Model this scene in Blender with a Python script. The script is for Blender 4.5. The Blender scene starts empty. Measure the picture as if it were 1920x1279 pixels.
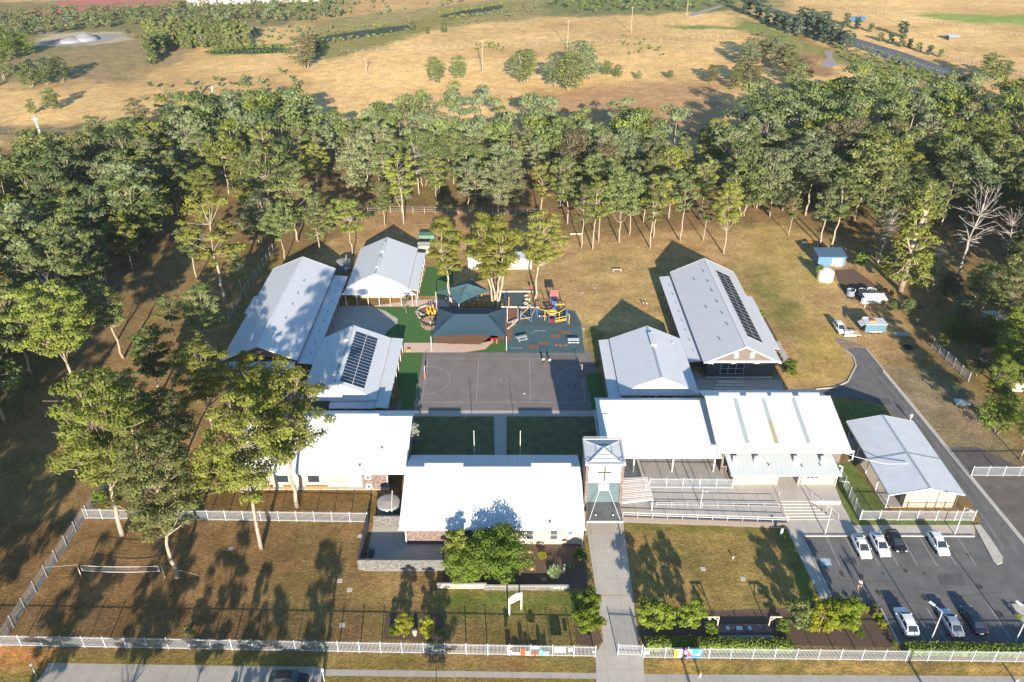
import bpy, bmesh, math, random
import numpy as np
from mathutils import Vector, Matrix

S = bpy.context.scene
COL = S.collection
R = math.radians
PI = math.pi

# ------------------------------------------------------------------ camera
F = 1520.0
TH = math.atan(920 / 1520)
CAMH = 88.5
cam_d = bpy.data.cameras.new('camera')
cam = bpy.data.objects.new('camera', cam_d)
COL.objects.link(cam)
cam.location = (0, 0, CAMH)
cam.rotation_euler = (PI / 2 - TH, 0, 0)
cam_d.sensor_width = 36
cam_d.lens = F / 1920 * 36
cam_d.clip_start = 0.5
cam_d.clip_end = 6000
S.camera = cam

# ------------------------------------------------------------------ light
SUN_EL, SUN_AZ = 15.6, 4.5           # the sun stands low behind the camera, slightly to its right
w = bpy.data.worlds.new('World')
S.world = w
w.use_nodes = True
nt = w.node_tree
sky = nt.nodes.new('ShaderNodeTexSky')
sky.sky_type = 'NISHITA'
sky.sun_disc = False
sky.sun_elevation = R(SUN_EL)
sky.sun_rotation = R(180 - SUN_AZ)
sky.air_density = 1.0
sky.dust_density = 0.4
sky.ozone_density = 3.0
nt.nodes['Background'].inputs[1].default_value = 0.085
tint = nt.nodes.new('ShaderNodeMix'); tint.data_type = 'RGBA'; tint.blend_type = 'MULTIPLY'
tint.inputs[0].default_value = 1; tint.inputs[7].default_value = (.82, 1.03, 1.08, 1)   # a clear blue morning sky
nt.links.new(sky.outputs[0], tint.inputs[6])
nt.links.new(tint.outputs[2], nt.nodes['Background'].inputs[0])
sd = bpy.data.lights.new('sun', 'SUN')
sd.energy = 5.0
sd.angle = R(0.55)
sd.color = (1.0, 0.88, 0.72)
sun = bpy.data.objects.new('sun', sd)
COL.objects.link(sun)
_e, _a = R(SUN_EL), R(SUN_AZ)
sdir = Vector((-math.sin(_a) * math.cos(_e), math.cos(_a) * math.cos(_e), -math.sin(_e)))
sun.rotation_euler = sdir.to_track_quat('-Z', 'Y').to_euler()
sun.location = (20, -100, 80)
S.view_settings.view_transform = 'Standard'
S.view_settings.look = 'None'
S.view_settings.exposure = 1.35
S.view_settings.gamma = 1
S.cycles.max_bounces = 5
S.cycles.diffuse_bounces = 2
S.cycles.transmission_bounces = 3
S.cycles.glossy_bounces = 2
S.cycles.use_fast_gi = False


# ------------------------------------------------------------------ helpers
def P(px, py, z=0.0):
    """real place of what the photo shows at (px, py) when it stands z metres up"""
    dx = (px - 960) / F
    dy = (639.5 - py) / F
    t = (z - CAMH) / (-math.sin(TH) + dy * math.cos(TH))
    return Vector((dx * t, (math.cos(TH) + dy * math.sin(TH)) * t, z))


def PX(X, Y, Z=0.0):
    """arrays of world points to photo coordinates"""
    c, s = math.cos(TH), math.sin(TH)
    d = Y * c - (Z - CAMH) * s
    u = Y * s + (Z - CAMH) * c
    return 960 + F * X / d, 639.5 - F * u / d


def tag(o, label=None, cat=None, group=None, kind=None):
    if label: o['label'] = label
    if cat: o['category'] = cat
    if group: o['group'] = group
    if kind: o['kind'] = kind
    return o


def thing(name, label, cat, loc=(0, 0, 0), group=None, rz=0.0):
    o = bpy.data.objects.new(name, None)
    COL.objects.link(o)
    o.location = loc
    o.rotation_euler = (0, 0, rz)
    o.empty_display_size = 0.3
    return tag(o, label, cat, group)


class MB:
    def __init__(s):
        s.v, s.f, s.m = [], [], []

    def add(s, vs, fs, m=0):
        n = len(s.v)
        s.v += [tuple(x) for x in vs]
        s.f += [tuple(i + n for i in f) for f in fs]
        s.m += [m] * len(fs)
        return s

    def box(s, x0, x1, y0, y1, z0, z1, m=0):
        return s.add([(x0, y0, z0), (x1, y0, z0), (x1, y1, z0), (x0, y1, z0), (x0, y0, z1), (x1, y0, z1), (x1, y1, z1), (x0, y1, z1)],
                     [(0, 3, 2, 1), (4, 5, 6, 7), (0, 1, 5, 4), (1, 2, 6, 5), (2, 3, 7, 6), (3, 0, 4, 7)], m)

    def bar(s, a, b, wd, ht=None, m=0):
        """square bar from a to b"""
        a, b = Vector(a), Vector(b)
        ht = ht or wd
        d = (b - a).normalized()
        up = Vector((0, 0, 1)) if abs(d.z) < 0.95 else Vector((0, 1, 0))
        x = d.cross(up).normalized() * wd / 2
        y = x.cross(d).normalized() * ht / 2
        return s.add([a - x - y, a + x - y, a + x + y, a - x + y, b - x - y, b + x - y, b + x + y, b - x + y],
                     [(0, 1, 2, 3), (7, 6, 5, 4), (0, 4, 5, 1), (1, 5, 6, 2), (2, 6, 7, 3), (3, 7, 4, 0)], m)

    def tube(s, pts, rad, n=6, m=0, cap=True):
        pts = [Vector(p) for p in pts]
        if not hasattr(rad, '__len__'): rad = [rad] * len(pts)
        vs, fs = [], []
        for i, p in enumerate(pts):
            d = (pts[min(i + 1, len(pts) - 1)] - pts[max(i - 1, 0)]).normalized()
            up = Vector((0, 0, 1)) if abs(d.z) < 0.9 else Vector((1, 0, 0))
            x = d.cross(up).normalized()
            y = d.cross(x).normalized()
            for k in range(n):
                a = 2 * PI * k / n
                vs.append(p + (x * math.cos(a) + y * math.sin(a)) * rad[i])
        for i in range(len(pts) - 1):
            for k in range(n):
                k2 = (k + 1) % n
                fs.append((i * n + k, i * n + k2, (i + 1) * n + k2, (i + 1) * n + k))
        if cap:
            fs.append(tuple(range(n)))
            fs.append(tuple(reversed(range((len(pts) - 1) * n, len(pts) * n))))
        return s.add(vs, fs, m)

    def prism(s, poly, z0, z1, m=0):
        n = len(poly)
        vs = [(p[0], p[1], z0) for p in poly] + [(p[0], p[1], z1) for p in poly]
        fs = [tuple(reversed(range(n))), tuple(range(n, 2 * n))]
        fs += [(i, (i + 1) % n, n + (i + 1) % n, n + i) for i in range(n)]
        return s.add(vs, fs, m)

    def slab(s, pts, th, m=0):
        """a sloping sheet through pts (counter-clockwise from above), th thick downward"""
        n = len(pts)
        vs = [tuple(p) for p in pts] + [(p[0], p[1], p[2] - th) for p in pts]
        fs = [tuple(range(n)), tuple(reversed(range(n, 2 * n)))]
        fs += [((i + 1) % n, i, n + i, n + (i + 1) % n) for i in range(n)]
        return s.add(vs, fs, m)

    def lathe(s, prof, c=(0, 0, 0), n=20, m=0):
        vs, fs = [], []
        for r_, z in prof:
            for k in range(n):
                a = 2 * PI * k / n
                vs.append((c[0] + r_ * math.cos(a), c[1] + r_ * math.sin(a), c[2] + z))
        for i in range(len(prof) - 1):
            for k in range(n):
                k2 = (k + 1) % n
                fs.append((i * n + k, i * n + k2, (i + 1) * n + k2, (i + 1) * n + k))
        fs.append(tuple(reversed(range(n))))
        fs.append(tuple(range((len(prof) - 1) * n, len(prof) * n)))
        return s.add(vs, fs, m)

    def ell(s, c, r, n=10, k=6, m=0):
        prof = [(max(1e-3, math.sin(PI * i / k)), -math.cos(PI * i / k)) for i in range(k + 1)]
        t = MB().lathe(prof, n=n)
        return s.add([(c[0] + v[0] * r[0], c[1] + v[1] * r[1], c[2] + v[2] * r[2]) for v in t.v], t.f, m)

    def loft(s, rings, m=0):
        n = len(rings[0])
        vs = [p for r_ in rings for p in r_]
        fs = []
        for i in range(len(rings) - 1):
            for k in range(n):
                k2 = (k + 1) % n
                fs.append((i * n + k, i * n + k2, (i + 1) * n + k2, (i + 1) * n + k))
        fs.append(tuple(range(n)))
        fs.append(tuple(reversed(range((len(rings) - 1) * n, len(rings) * n))))
        return s.add(vs, fs, m)

    def build(s, name, mats, parent=None, local=False, smooth=False):
        off = Vector((0, 0, 0))
        if parent is not None and not local:
            off = Vector(parent.location)
            if parent.parent is not None: off = off + Vector(parent.parent.location)
        me = bpy.data.meshes.new(name)
        me.from_pydata([(v[0] - off.x, v[1] - off.y, v[2] - off.z) for v in s.v], [], s.f)
        if not isinstance(mats, (list, tuple)): mats = [mats]
        for m_ in mats: me.materials.append(m_)
        if any(s.m): me.polygons.foreach_set('material_index', s.m)
        if smooth: me.polygons.foreach_set('use_smooth', [True] * len(s.f))
        bm = bmesh.new(); bm.from_mesh(me)
        bmesh.ops.recalc_face_normals(bm, faces=bm.faces)
        bm.to_mesh(me); bm.free()
        o = bpy.data.objects.new(name, me)
        COL.objects.link(o)
        if parent is not None: o.parent = parent
        return o


def fast_mesh(name, verts, faces4, mats, midx=None):
    """numpy quads to mesh"""
    me = bpy.data.meshes.new(name)
    nv, nf = len(verts), len(faces4)
    me.vertices.add(nv)
    me.vertices.foreach_set('co', np.asarray(verts, dtype=np.float32).ravel())
    me.loops.add(nf * 4)
    me.loops.foreach_set('vertex_index', np.asarray(faces4, dtype=np.int32).ravel())
    me.polygons.add(nf)
    me.polygons.foreach_set('loop_start', np.arange(0, nf * 4, 4, dtype=np.int32))
    me.polygons.foreach_set('loop_total', np.full(nf, 4, dtype=np.int32))
    for m_ in mats: me.materials.append(m_)
    if midx is not None: me.polygons.foreach_set('material_index', np.asarray(midx, dtype=np.int32))
    me.update(calc_edges=True)
    return me


# ------------------------------------------------------------------ materials
def nodes(name):
    m = bpy.data.materials.new(name)
    m.use_nodes = True
    n = m.node_tree
    b = n.nodes['Principled BSDF']
    return m, n, b


def mat(name, col, rough=0.7, var=0.12, scale=1.5, metal=0.0, bump=0.0, bscale=8.0, spec=0.3, col2=None, var2=0.0):
    """base colour broken up by two scales of noise"""
    m, n, b = nodes(name)
    tc = n.nodes.new('ShaderNodeTexCoord')
    nz = n.nodes.new('ShaderNodeTexNoise')
    nz.inputs['Scale'].default_value = scale
    nz.inputs['Detail'].default_value = 6
    nz.inputs['Roughness'].default_value = 0.65
    n.links.new(tc.outputs['Object'], nz.inputs['Vector'])
    mp = n.nodes.new('ShaderNodeMapRange')
    mp.inputs[1].default_value = 0.3; mp.inputs[2].default_value = 0.7
    n.links.new(nz.outputs['Fac'], mp.inputs[0])
    mx = n.nodes.new('ShaderNodeMix'); mx.data_type = 'RGBA'
    c = np.array(col)
    c2 = np.array(col2) if col2 is not None else np.clip(c * (1 + var), 0, 1)
    c1 = c * (1 - var)
    mx.inputs[6].default_value = (*c1, 1)
    mx.inputs[7].default_value = (*c2, 1)
    n.links.new(mp.outputs[0], mx.inputs[0])
    n.links.new(mx.outputs[2], b.inputs['Base Color'])
    b.inputs['Roughness'].default_value = rough
    b.inputs['Metallic'].default_value = metal
    b.inputs['Specular IOR Level'].default_value = spec
    if bump:
        nb = n.nodes.new('ShaderNodeTexNoise')
        nb.inputs['Scale'].default_value = bscale
        nb.inputs['Detail'].default_value = 4
        n.links.new(tc.outputs['Object'], nb.inputs['Vector'])
        bp = n.nodes.new('ShaderNodeBump')
        bp.inputs['Strength'].default_value = bump
        bp.inputs['Distance'].default_value = 0.1
        n.links.new(nb.outputs['Fac'], bp.inputs['Height'])
        n.links.new(bp.outputs[0], b.inputs['Normal'])
    return m


def striped(name, col, axis, period, depth=0.12, dark=0.85, rough=0.5, spec=0.3, duty=0.12, dirt=0.10):
    """sheet metal, tiles or slabs: darker lines every period metres along axis + long-grained dirt"""
    m, n, b = nodes(name)
    tc = n.nodes.new('ShaderNodeTexCoord')
    sp = n.nodes.new('ShaderNodeSeparateXYZ')
    n.links.new(tc.outputs['Object'], sp.inputs[0])

    def line(ax, per, du):
        dv = n.nodes.new('ShaderNodeMath'); dv.operation = 'DIVIDE'; dv.inputs[1].default_value = per
        n.links.new(sp.outputs[ax], dv.inputs[0])
        fr = n.nodes.new('ShaderNodeMath'); fr.operation = 'FRACT'
        n.links.new(dv.outputs[0], fr.inputs[0])
        lt = n.nodes.new('ShaderNodeMath'); lt.operation = 'LESS_THAN'; lt.inputs[1].default_value = du
        n.links.new(fr.outputs[0], lt.inputs[0])
        return lt.outputs[0]
    axs = axis if isinstance(axis, (list, tuple)) else [axis]
    pers = period if isinstance(period, (list, tuple)) else [period] * len(axs)
    out = line(axs[0], pers[0], duty)
    for a_, p_ in zip(axs[1:], pers[1:]):
        mxm = n.nodes.new('ShaderNodeMath'); mxm.operation = 'MAXIMUM'
        n.links.new(out, mxm.inputs[0]); n.links.new(line(a_, p_, duty), mxm.inputs[1])
        out = mxm.outputs[0]
    nz = n.nodes.new('ShaderNodeTexNoise')
    nz.inputs['Scale'].default_value = 0.5; nz.inputs['Detail'].default_value = 8; nz.inputs['Roughness'].default_value = 0.7
    n.links.new(tc.outputs['Object'], nz.inputs['Vector'])
    mp = n.nodes.new('ShaderNodeMapRange')
    mp.inputs[1].default_value = 0.3; mp.inputs[2].default_value = 0.75
    mp.inputs[3].default_value = 1 - dirt; mp.inputs[4].default_value = 1
    n.links.new(nz.outputs['Fac'], mp.inputs[0])
    ml = n.nodes.new('ShaderNodeMath'); ml.operation = 'MULTIPLY_ADD'
    ml.inputs[1].default_value = -(1 - dark); ml.inputs[2].default_value = 1
    n.links.new(out, ml.inputs[0])
    mm = n.nodes.new('ShaderNodeMath'); mm.operation = 'MULTIPLY'
    n.links.new(ml.outputs[0], mm.inputs[0]); n.links.new(mp.outputs[0], mm.inputs[1])
    vm = n.nodes.new('ShaderNodeVectorMath'); vm.operation = 'SCALE'
    vm.inputs[0].default_value = col
    n.links.new(mm.outputs[0], vm.inputs['Scale'])
    n.links.new(vm.outputs[0], b.inputs['Base Color'])
    b.inputs['Roughness'].default_value = rough
    b.inputs['Specular IOR Level'].default_value = spec
    if depth:
        bp = n.nodes.new('ShaderNodeBump'); bp.inputs['Strength'].default_value = depth; bp.inputs['Distance'].default_value = 0.05
        n.links.new(ml.outputs[0], bp.inputs['Height']); n.links.new(bp.outputs[0], b.inputs['Normal'])
    return m


def brick(name, c1, c2, mortar, scale=1.0):
    m, n, b = nodes(name)
    tc = n.nodes.new('ShaderNodeTexCoord')
    sp = n.nodes.new('ShaderNodeSeparateXYZ'); n.links.new(tc.outputs['Object'], sp.inputs[0])
    ad = n.nodes.new('ShaderNodeMath'); n.links.new(sp.outputs[0], ad.inputs[0]); n.links.new(sp.outputs[1], ad.inputs[1])
    cb = n.nodes.new('ShaderNodeCombineXYZ'); n.links.new(ad.outputs[0], cb.inputs[0]); n.links.new(sp.outputs[2], cb.inputs[1])
    br = n.nodes.new('ShaderNodeTexBrick')
    br.inputs['Color1'].default_value = (*c1, 1); br.inputs['Color2'].default_value = (*c2, 1)
    br.inputs['Mortar'].default_value = (*mortar, 1)
    br.inputs['Scale'].default_value = scale
    br.inputs['Mortar Size'].default_value = 0.012
    br.inputs['Brick Width'].default_value = 0.39; br.inputs['Row Height'].default_value = 0.2
    n.links.new(cb.outputs[0], br.inputs['Vector'])
    nz = n.nodes.new('ShaderNodeTexNoise'); nz.inputs['Scale'].default_value = 2.5; nz.inputs['Detail'].default_value = 8
    n.links.new(tc.outputs['Object'], nz.inputs['Vector'])
    mp = n.nodes.new('ShaderNodeMapRange'); mp.inputs[1].default_value = .35; mp.inputs[2].default_value = .7
    mp.inputs[3].default_value = .65; mp.inputs[4].default_value = 1.35
    n.links.new(nz.outputs['Fac'], mp.inputs[0])
    vm = n.nodes.new('ShaderNodeVectorMath'); vm.operation = 'SCALE'
    n.links.new(br.outputs['Color'], vm.inputs[0]); n.links.new(mp.outputs[0], vm.inputs['Scale'])
    n.links.new(vm.outputs[0], b.inputs['Base Color'])
    b.inputs['Roughness'].default_value = 0.85
    b.inputs['Specular IOR Level'].default_value = 0.2
    return m


def leafmat(name, trans=0.3):
    """foliage: the object's own tint, broken by noise through the crown"""
    m = bpy.data.materials.new(name); m.use_nodes = True
    n = m.node_tree
    for x in list(n.nodes): n.nodes.remove(x)
    out = n.nodes.new('ShaderNodeOutputMaterial')
    oi = n.nodes.new('ShaderNodeObjectInfo')
    tc = n.nodes.new('ShaderNodeTexCoord')
    nz = n.nodes.new('ShaderNodeTexNoise'); nz.inputs['Scale'].default_value = 0.9; nz.inputs['Detail'].default_value = 3
    n.links.new(tc.outputs['Object'], nz.inputs['Vector'])
    hs = n.nodes.new('ShaderNodeHueSaturation')
    n.links.new(oi.outputs['Color'], hs.inputs['Color'])
    mp = n.nodes.new('ShaderNodeMapRange'); mp.inputs[1].default_value = .3; mp.inputs[2].default_value = .7
    mp.inputs[3].default_value = .72; mp.inputs[4].default_value = 1.35
    n.links.new(nz.outputs['Fac'], mp.inputs[0]); n.links.new(mp.outputs[0], hs.inputs['Value'])
    mh = n.nodes.new('ShaderNodeMapRange'); mh.inputs[3].default_value = .485; mh.inputs[4].default_value = .515
    n.links.new(oi.outputs['Random'], mh.inputs[0]); n.links.new(mh.outputs[0], hs.inputs['Hue'])
    d = n.nodes.new('ShaderNodeBsdfDiffuse'); t = n.nodes.new('ShaderNodeBsdfTranslucent')
    n.links.new(hs.outputs[0], d.inputs[0]); n.links.new(hs.outputs[0], t.inputs[0])
    mx = n.nodes.new('ShaderNodeMixShader'); mx.inputs[0].default_value = trans
    n.links.new(d.outputs[0], mx.inputs[1]); n.links.new(t.outputs[0], mx.inputs[2])
    n.links.new(mx.outputs[0], out.inputs[0])
    return m


M = {}
M['leaf'] = leafmat('gum_leaf', .38)
M['leafd'] = leafmat('shrub_leaf', 0.2)
M['bark'] = mat('pale_bark', (.33, .27, .21), .9, .3, 1.2, bump=.4, bscale=3)
M['bark_dark'] = mat('brown_bark', (.14, .10, .07), .95, .3, 1.5)
M['bark_dead'] = mat('grey_dead_wood', (.34, .30, .27), .95, .25, 1.5)
M['roof_x'] = striped('white_sheet_roof_cross', (.64, .66, .68), 0, .76, .1, .84, .45, dirt=.06)
M['roof_y'] = striped('white_sheet_roof_length', (.62, .64, .67), 1, .76, .15, .90, .5, dirt=.10)
M['roof_d'] = striped('grey_sheet_roof_length', (.60, .60, .61), 1, .9, .2, .84, .5, dirt=.08)
M['roof_cp'] = striped('pale_blue_sheet_roof', (.60, .63, .66), 1, .76, .15, .88, .5, dirt=.14)
M['roof_lean'] = striped('grey_lean_to_roof', (.38, .41, .43), 0, .76, .15, .88, .5, dirt=.1)
M['trim'] = mat('white_trim', (.60, .60, .61), .45, .05, 2)
M['trim_blue'] = mat('grey_blue_trim', (.30, .34, .38), .5, .08, 2)
M['cream'] = mat('cream_render', (.37, .315, .265), .85, .06, 1.2)
M['cream_l'] = mat('pale_render', (.42, .39, .36), .85, .05, 1.2)
M['taupe'] = mat('taupe_cladding', (.15, .125, .11), .8, .08, 1.5)
M['brickd'] = brick('dark_brick', (.085, .07, .065), (.12, .09, .08), (.16, .15, .14))
M['brickr'] = brick('brown_pink_brick', (.19, .13, .115), (.155, .11, .10), (.20, .17, .16))
M['block'] = brick('grey_block', (.15, .145, .14), (.11, .108, .105), (.19, .185, .18))
M['glass'] = mat('dark_window_glass', (.025, .035, .045), .08, .1, 1, spec=.8)
M['glass_teal'] = mat('teal_glazing', (.095, .135, .155), .12, .12, 1, spec=.7)
M['louvre'] = striped('louvred_window', (.075, .09, .085), 2, .2, .3, .5, .4)
M['solar'] = striped('solar_cells', (.012, .022, .045), [0, 1], [.17, .17], 0, 2.0, .15, .7, .06, .2)
M['alu'] = mat('aluminium', (.55, .56, .58), .35, .08, 3, metal=.4)
M['steel'] = mat('galvanised_steel', (.42, .44, .46), .5, .12, 3)
M['fence'] = mat('white_fence_paint', (.34, .365, .41), .5, .05, 2)
M['wire'] = mat('grey_wire_mesh', (.22, .23, .24), .6, .1, 3)
M['skylight'] = mat('translucent_sheet', (.30, .34, .35), .5, .06, 2)
M['skytan'] = mat('aged_translucent_sheet', (.32, .28, .19), .6, .08, 2)
M['asphalt'] = mat('asphalt', (.135, .130, .126), .92, .22, .35, bump=.3, bscale=30)
M['asphalt2'] = mat('old_asphalt', (.135, .115, .10), .95, .25, .5, bump=.3, bscale=30)
M['court'] = mat('court_asphalt', (.19, .165, .155), .95, .14, .4, bump=.2, bscale=30)
M['paint'] = mat('line_paint', (.36, .34, .33), .8, .3, 3)
M['paint_y'] = mat('orange_line_paint', (.5, .28, .06), .8, .2, 3)
M['paint_b'] = mat('pale_blue_paint', (.30, .38, .48), .8, .25, 3)
M['conc'] = striped('jointed_concrete', (.50, .455, .40), [0, 1], [3.0, 3.0], 0, .72, .9, .2, .018, .22)
M['conc2'] = striped('footpath_concrete', (.42, .385, .34), [0, 1], [2.4, 40.0], 0, .7, .9, .2, .02, .25)
M['kerb'] = mat('kerb_concrete', (.46, .42, .37), .9, .15, 1.5)
M['pinkconc'] = mat('pink_concrete', (.60, .43, .35), .9, .08, 1)
M['turf'] = mat('artificial_turf', (.055, .135, .035), .95, .15, 2)
M['turfl'] = mat('green_lawn', (.12, .155, .035), .95, .35, .8)
M['lawn_d'] = mat('courtyard_grass', (.11, .12, .05), .95, .35, .6)
M['mulch'] = mat('bark_mulch', (.13, .085, .06), 1, .5, 6, bump=.5, bscale=12)
M['softfall'] = mat('brown_softfall', (.20, .11, .07), 1, .2, 3)
M['rub_teal'] = mat('teal_rubber', (.06, .115, .13), .9, .14, 1.2)
M['rub_dark'] = mat('dark_teal_rubber', (.06, .095, .10), .9, .12, 1.5)
M['rub_red'] = mat('red_rubber', (.20, .10, .075), .9, .12, 1.5)
M['sand'] = mat('sand', (.40, .31, .21), 1, .12, 2)
M['sail'] = mat('blue_shade_cloth', (.036, .074, .105), .8, .10, 1.5)
M['sail2'] = mat('dusty_blue_shade_cloth', (.04, .09, .11), .8, .3, 1.6)
M['orange'] = mat('orange_paint', (.75, .22, .03), .5, .1, 3)
M['timber'] = mat('orange_timber', (.48, .22, .07), .8, .2, 4)
M['timber_p'] = mat('pale_timber', (.55, .42, .30), .8, .15, 4)
M['blue'] = mat('blue_paint', (.05, .12, .36), .4, .08, 3)
M['yellow'] = mat('yellow_paint', (.62, .39, .03), .4, .08, 3)
M['red'] = mat('red_paint', (.50, .035, .03), .4, .1, 3)
M['black'] = mat('black_rubber', (.02, .02, .02), .7, .2, 3)
M['darkgrey'] = mat('dark_grey_paint', (.06, .06, .065), .6, .15, 3)
M['white'] = mat('white_paint', (.62, .62, .62), .4, .04, 3)
M['pink'] = mat('pale_red_paint', (.45, .12, .12), .5, .1, 3)
M['green'] = mat('green_plastic', (.11, .20, .15), .6, .1, 3)
M['bluesheet'] = striped('blue_sheet_wall', (.10, .21, .38), 0, .25, .2, .8, .5)
M['shed_roof'] = striped('blue_sheet_roof', (.07, .13, .21), 0, .25, .2, .8, .6)
M['tank'] = striped('tank_steel', (.20, .24, .29), 2, .2, .3, .85, .5)
M['tanktop'] = mat('tank_lid', (.34, .31, .28), .7, .15, 2)
M['tankcream'] = mat('cream_tank', (.58, .53, .45), .6, .08, 2)
M['car_white'] = mat('white_car_paint', (.72, .73, .75), .22, .02, 2, spec=.6)
M['car_silver'] = mat('silver_car_paint', (.45, .49, .54), .25, .03, 2, metal=.5, spec=.6)
M['car_black'] = mat('black_car_paint', (.015, .016, .018), .18, .05, 2, spec=.7)
M['car_navy'] = mat('navy_car_paint', (.015, .022, .045), .18, .05, 2, spec=.7)
M['tyre'] = mat('tyre', (.018, .018, .018), .9, .2, 5)
M['lamp'] = mat('lamp_glass', (.7, .72, .74), .15, .05, 3, spec=.8)
M['redlamp'] = mat('red_lamp', (.55, .02, .03), .2, .1, 3, spec=.7)
M['skin'] = mat('skin', (.50, .31, .22), .6, .05, 4)
M['hair'] = mat('dark_hair', (.04, .025, .018), .7, .2, 8)
M['cloth_dark'] = mat('dark_cloth', (.025, .027, .035), .85, .2, 6)
M['cloth_white'] = mat('white_cloth', (.72, .70, .70), .85, .05, 6)
M['cloth_pink'] = mat('pale_pink_cloth', (.70, .50, .50), .85, .05, 6)
M['water'] = mat('pond_water', (.06, .075, .05), .7, .4, .3, spec=.05)
M['water_b'] = mat('blue_pond_water', (.16, .24, .34), .3, .1, .1, spec=.3)
M['redroof'] = striped('red_courts', (.50, .16, .12), 0, 3.2, 0, 1.6, .8, .2, .07, .2)
M['gravel'] = mat('gravel', (.30, .27, .24), 1, .2, .8)
M['gravelheap'] = mat('grey_gravel_heap', (.24, .24, .25), 1, .2, .8)
M['hwy'] = mat('highway_asphalt', (.12, .12, .125), .9, .1, .2)
M['tiles'] = striped('orange_roof_tiles', (.42, .15, .07), 1, .35, .2, .8, .8)
M['stone'] = mat('garden_stone', (.42, .36, .28), .9, .2, 3)
M['straw'] = mat('dry_clump', (.50, .34, .16), 1, .25, 5)


# ------------------------------------------------------------------ ground with its real colour zones
rs = np.random.RandomState(7)
_tab = rs.rand(256, 256)


def vnoise(x, y, sc, seed=0):
    x = x / sc + seed * 17.3; y = y / sc + seed * 9.1
    xi = np.floor(x).astype(int); yi = np.floor(y).astype(int)
    fx = x - xi; fy = y - yi
    fx = fx * fx * (3 - 2 * fx); fy = fy * fy * (3 - 2 * fy)
    g = lambda a, b: _tab[a % 256, b % 256]
    return (g(xi, yi) * (1 - fx) + g(xi + 1, yi) * fx) * (1 - fy) + (g(xi, yi + 1) * (1 - fx) + g(xi + 1, yi + 1) * fx) * fy


def fbm(x, y, sc, seed=0, o=4):
    t = 0; a = 1; n = 0
    for k in range(o):
        t = t + a * vnoise(x, y, sc / 2 ** k, seed + k); n += a; a *= .55
    return t / n


def inpoly(X, Y, poly):
    r_ = np.zeros(X.shape, bool)
    n = len(poly)
    for i in range(n):
        x0, y0 = poly[i]; x1, y1 = poly[(i + 1) % n]
        c = ((y0 > Y) != (y1 > Y)) & (X < (x1 - x0) * (Y - y0) / ((y1 - y0) or 1e-9) + x0)
        r_ ^= c
    return r_


FOREST = [(-300, 420), (-120, 395), (0, 386), (90, 372), (190, 356), (236, 312), (310, 272), (400, 256), (560, 238), (700, 250), (820, 236), (960, 262), (1040, 240), (1120, 268), (1230, 296), (1330, 318),
          (1400, 255), (1500, 212), (1620, 198), (1760, 202), (1920, 215), (2260, 250), (2260, 640), (1960, 600), (1900, 520), (1780, 452), (1640, 430),
          (1560, 420), (1450, 412), (1330, 425), (1230, 428), (1100, 430), (960, 408), (850, 392), (760, 392), (680, 402), (600, 430), (540, 470), (430, 480), (350, 500), (270, 560), (215, 620),
          (170, 690), (110, 770), (20, 830), (-260, 900), (-900, 900), (-900, 420)]
ZONES = [  # photo polygon on the ground, colour, edge softness in metres
    ([(-900, 330), (500, 240), (1100, 262), (1260, 300), (1400, 250), (1600, 210), (2600, 260), (2600, 1500), (-900, 1500)], (.20, .135, .066), 5),
    (FOREST, (.18, .122, .066), 6),
    ([(560, 480), (700, 400), (860, 392), (1100, 440), (1350, 430), (1500, 430), (1640, 500), (1700, 620), (1660, 700), (1480, 740), (1100, 740), (780, 560)], (0.344, 0.227, 0.120), 3),
    ([(700, 400), (900, 395), (1080, 470), (800, 440)], (0.337, 0.198, 0.114), 4),
    ([(1090, 500), (1250, 480), (1250, 640), (1100, 650)], (0.366, 0.256, 0.128), 4),
    ([(1380, 430), (1500, 425), (1560, 520), (1500, 600), (1420, 560)], (0.352, 0.256, 0.109), 5),
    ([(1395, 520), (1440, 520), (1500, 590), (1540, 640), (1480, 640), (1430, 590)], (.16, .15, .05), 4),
    ([(1500, 600), (1560, 610), (1600, 690), (1560, 725), (1490, 720)], (0.337, 0.241, 0.088), 2),
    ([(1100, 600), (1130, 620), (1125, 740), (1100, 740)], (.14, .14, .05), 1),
    ([(1650, 690), (1780, 700), (1920, 860), (1920, 1000), (1850, 950)], (.22, .165, .12), 2),
    ([(-100, 970), (700, 975), (700, 1220), (-100, 1240)], (.17, .105, .052), 1),
    ([(640, 1090), (840, 1100), (1110, 1105), (1125, 1230), (700, 1230)], (.20, .14, .058), 1.5),
    ([(830, 1103), (1110, 1108), (1110, 1150), (960, 1148), (830, 1150)], (.105, .13, .032), 1.2),
    ([(1168, 978), (1475, 988), (1545, 1140), (1545, 1200), (1200, 1190)], (.22, .155, .062), .6),
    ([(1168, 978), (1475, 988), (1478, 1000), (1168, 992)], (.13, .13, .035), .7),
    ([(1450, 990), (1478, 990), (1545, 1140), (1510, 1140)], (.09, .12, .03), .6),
    ([(-100, 1218), (1120, 1234), (1120, 1300), (-100, 1300)], (.17, .13, .045), .8),
    ([(-100, 1214), (110, 1216), (90, 1243), (-100, 1243)], (0.439, 0.182, 0.073), 1.2),
    ([(1205, 1240), (2200, 1246), (2200, 1290), (1205, 1290)], (.17, .135, .045), .8),
    ([(1215, 1246), (2200, 1252), (2200, 1262), (1215, 1258)], (0.380, 0.241, 0.095), .8),
    ([(180, 890), (770, 900), (770, 975), (180, 965)], (.165, .105, .045), 1),
]
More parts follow.
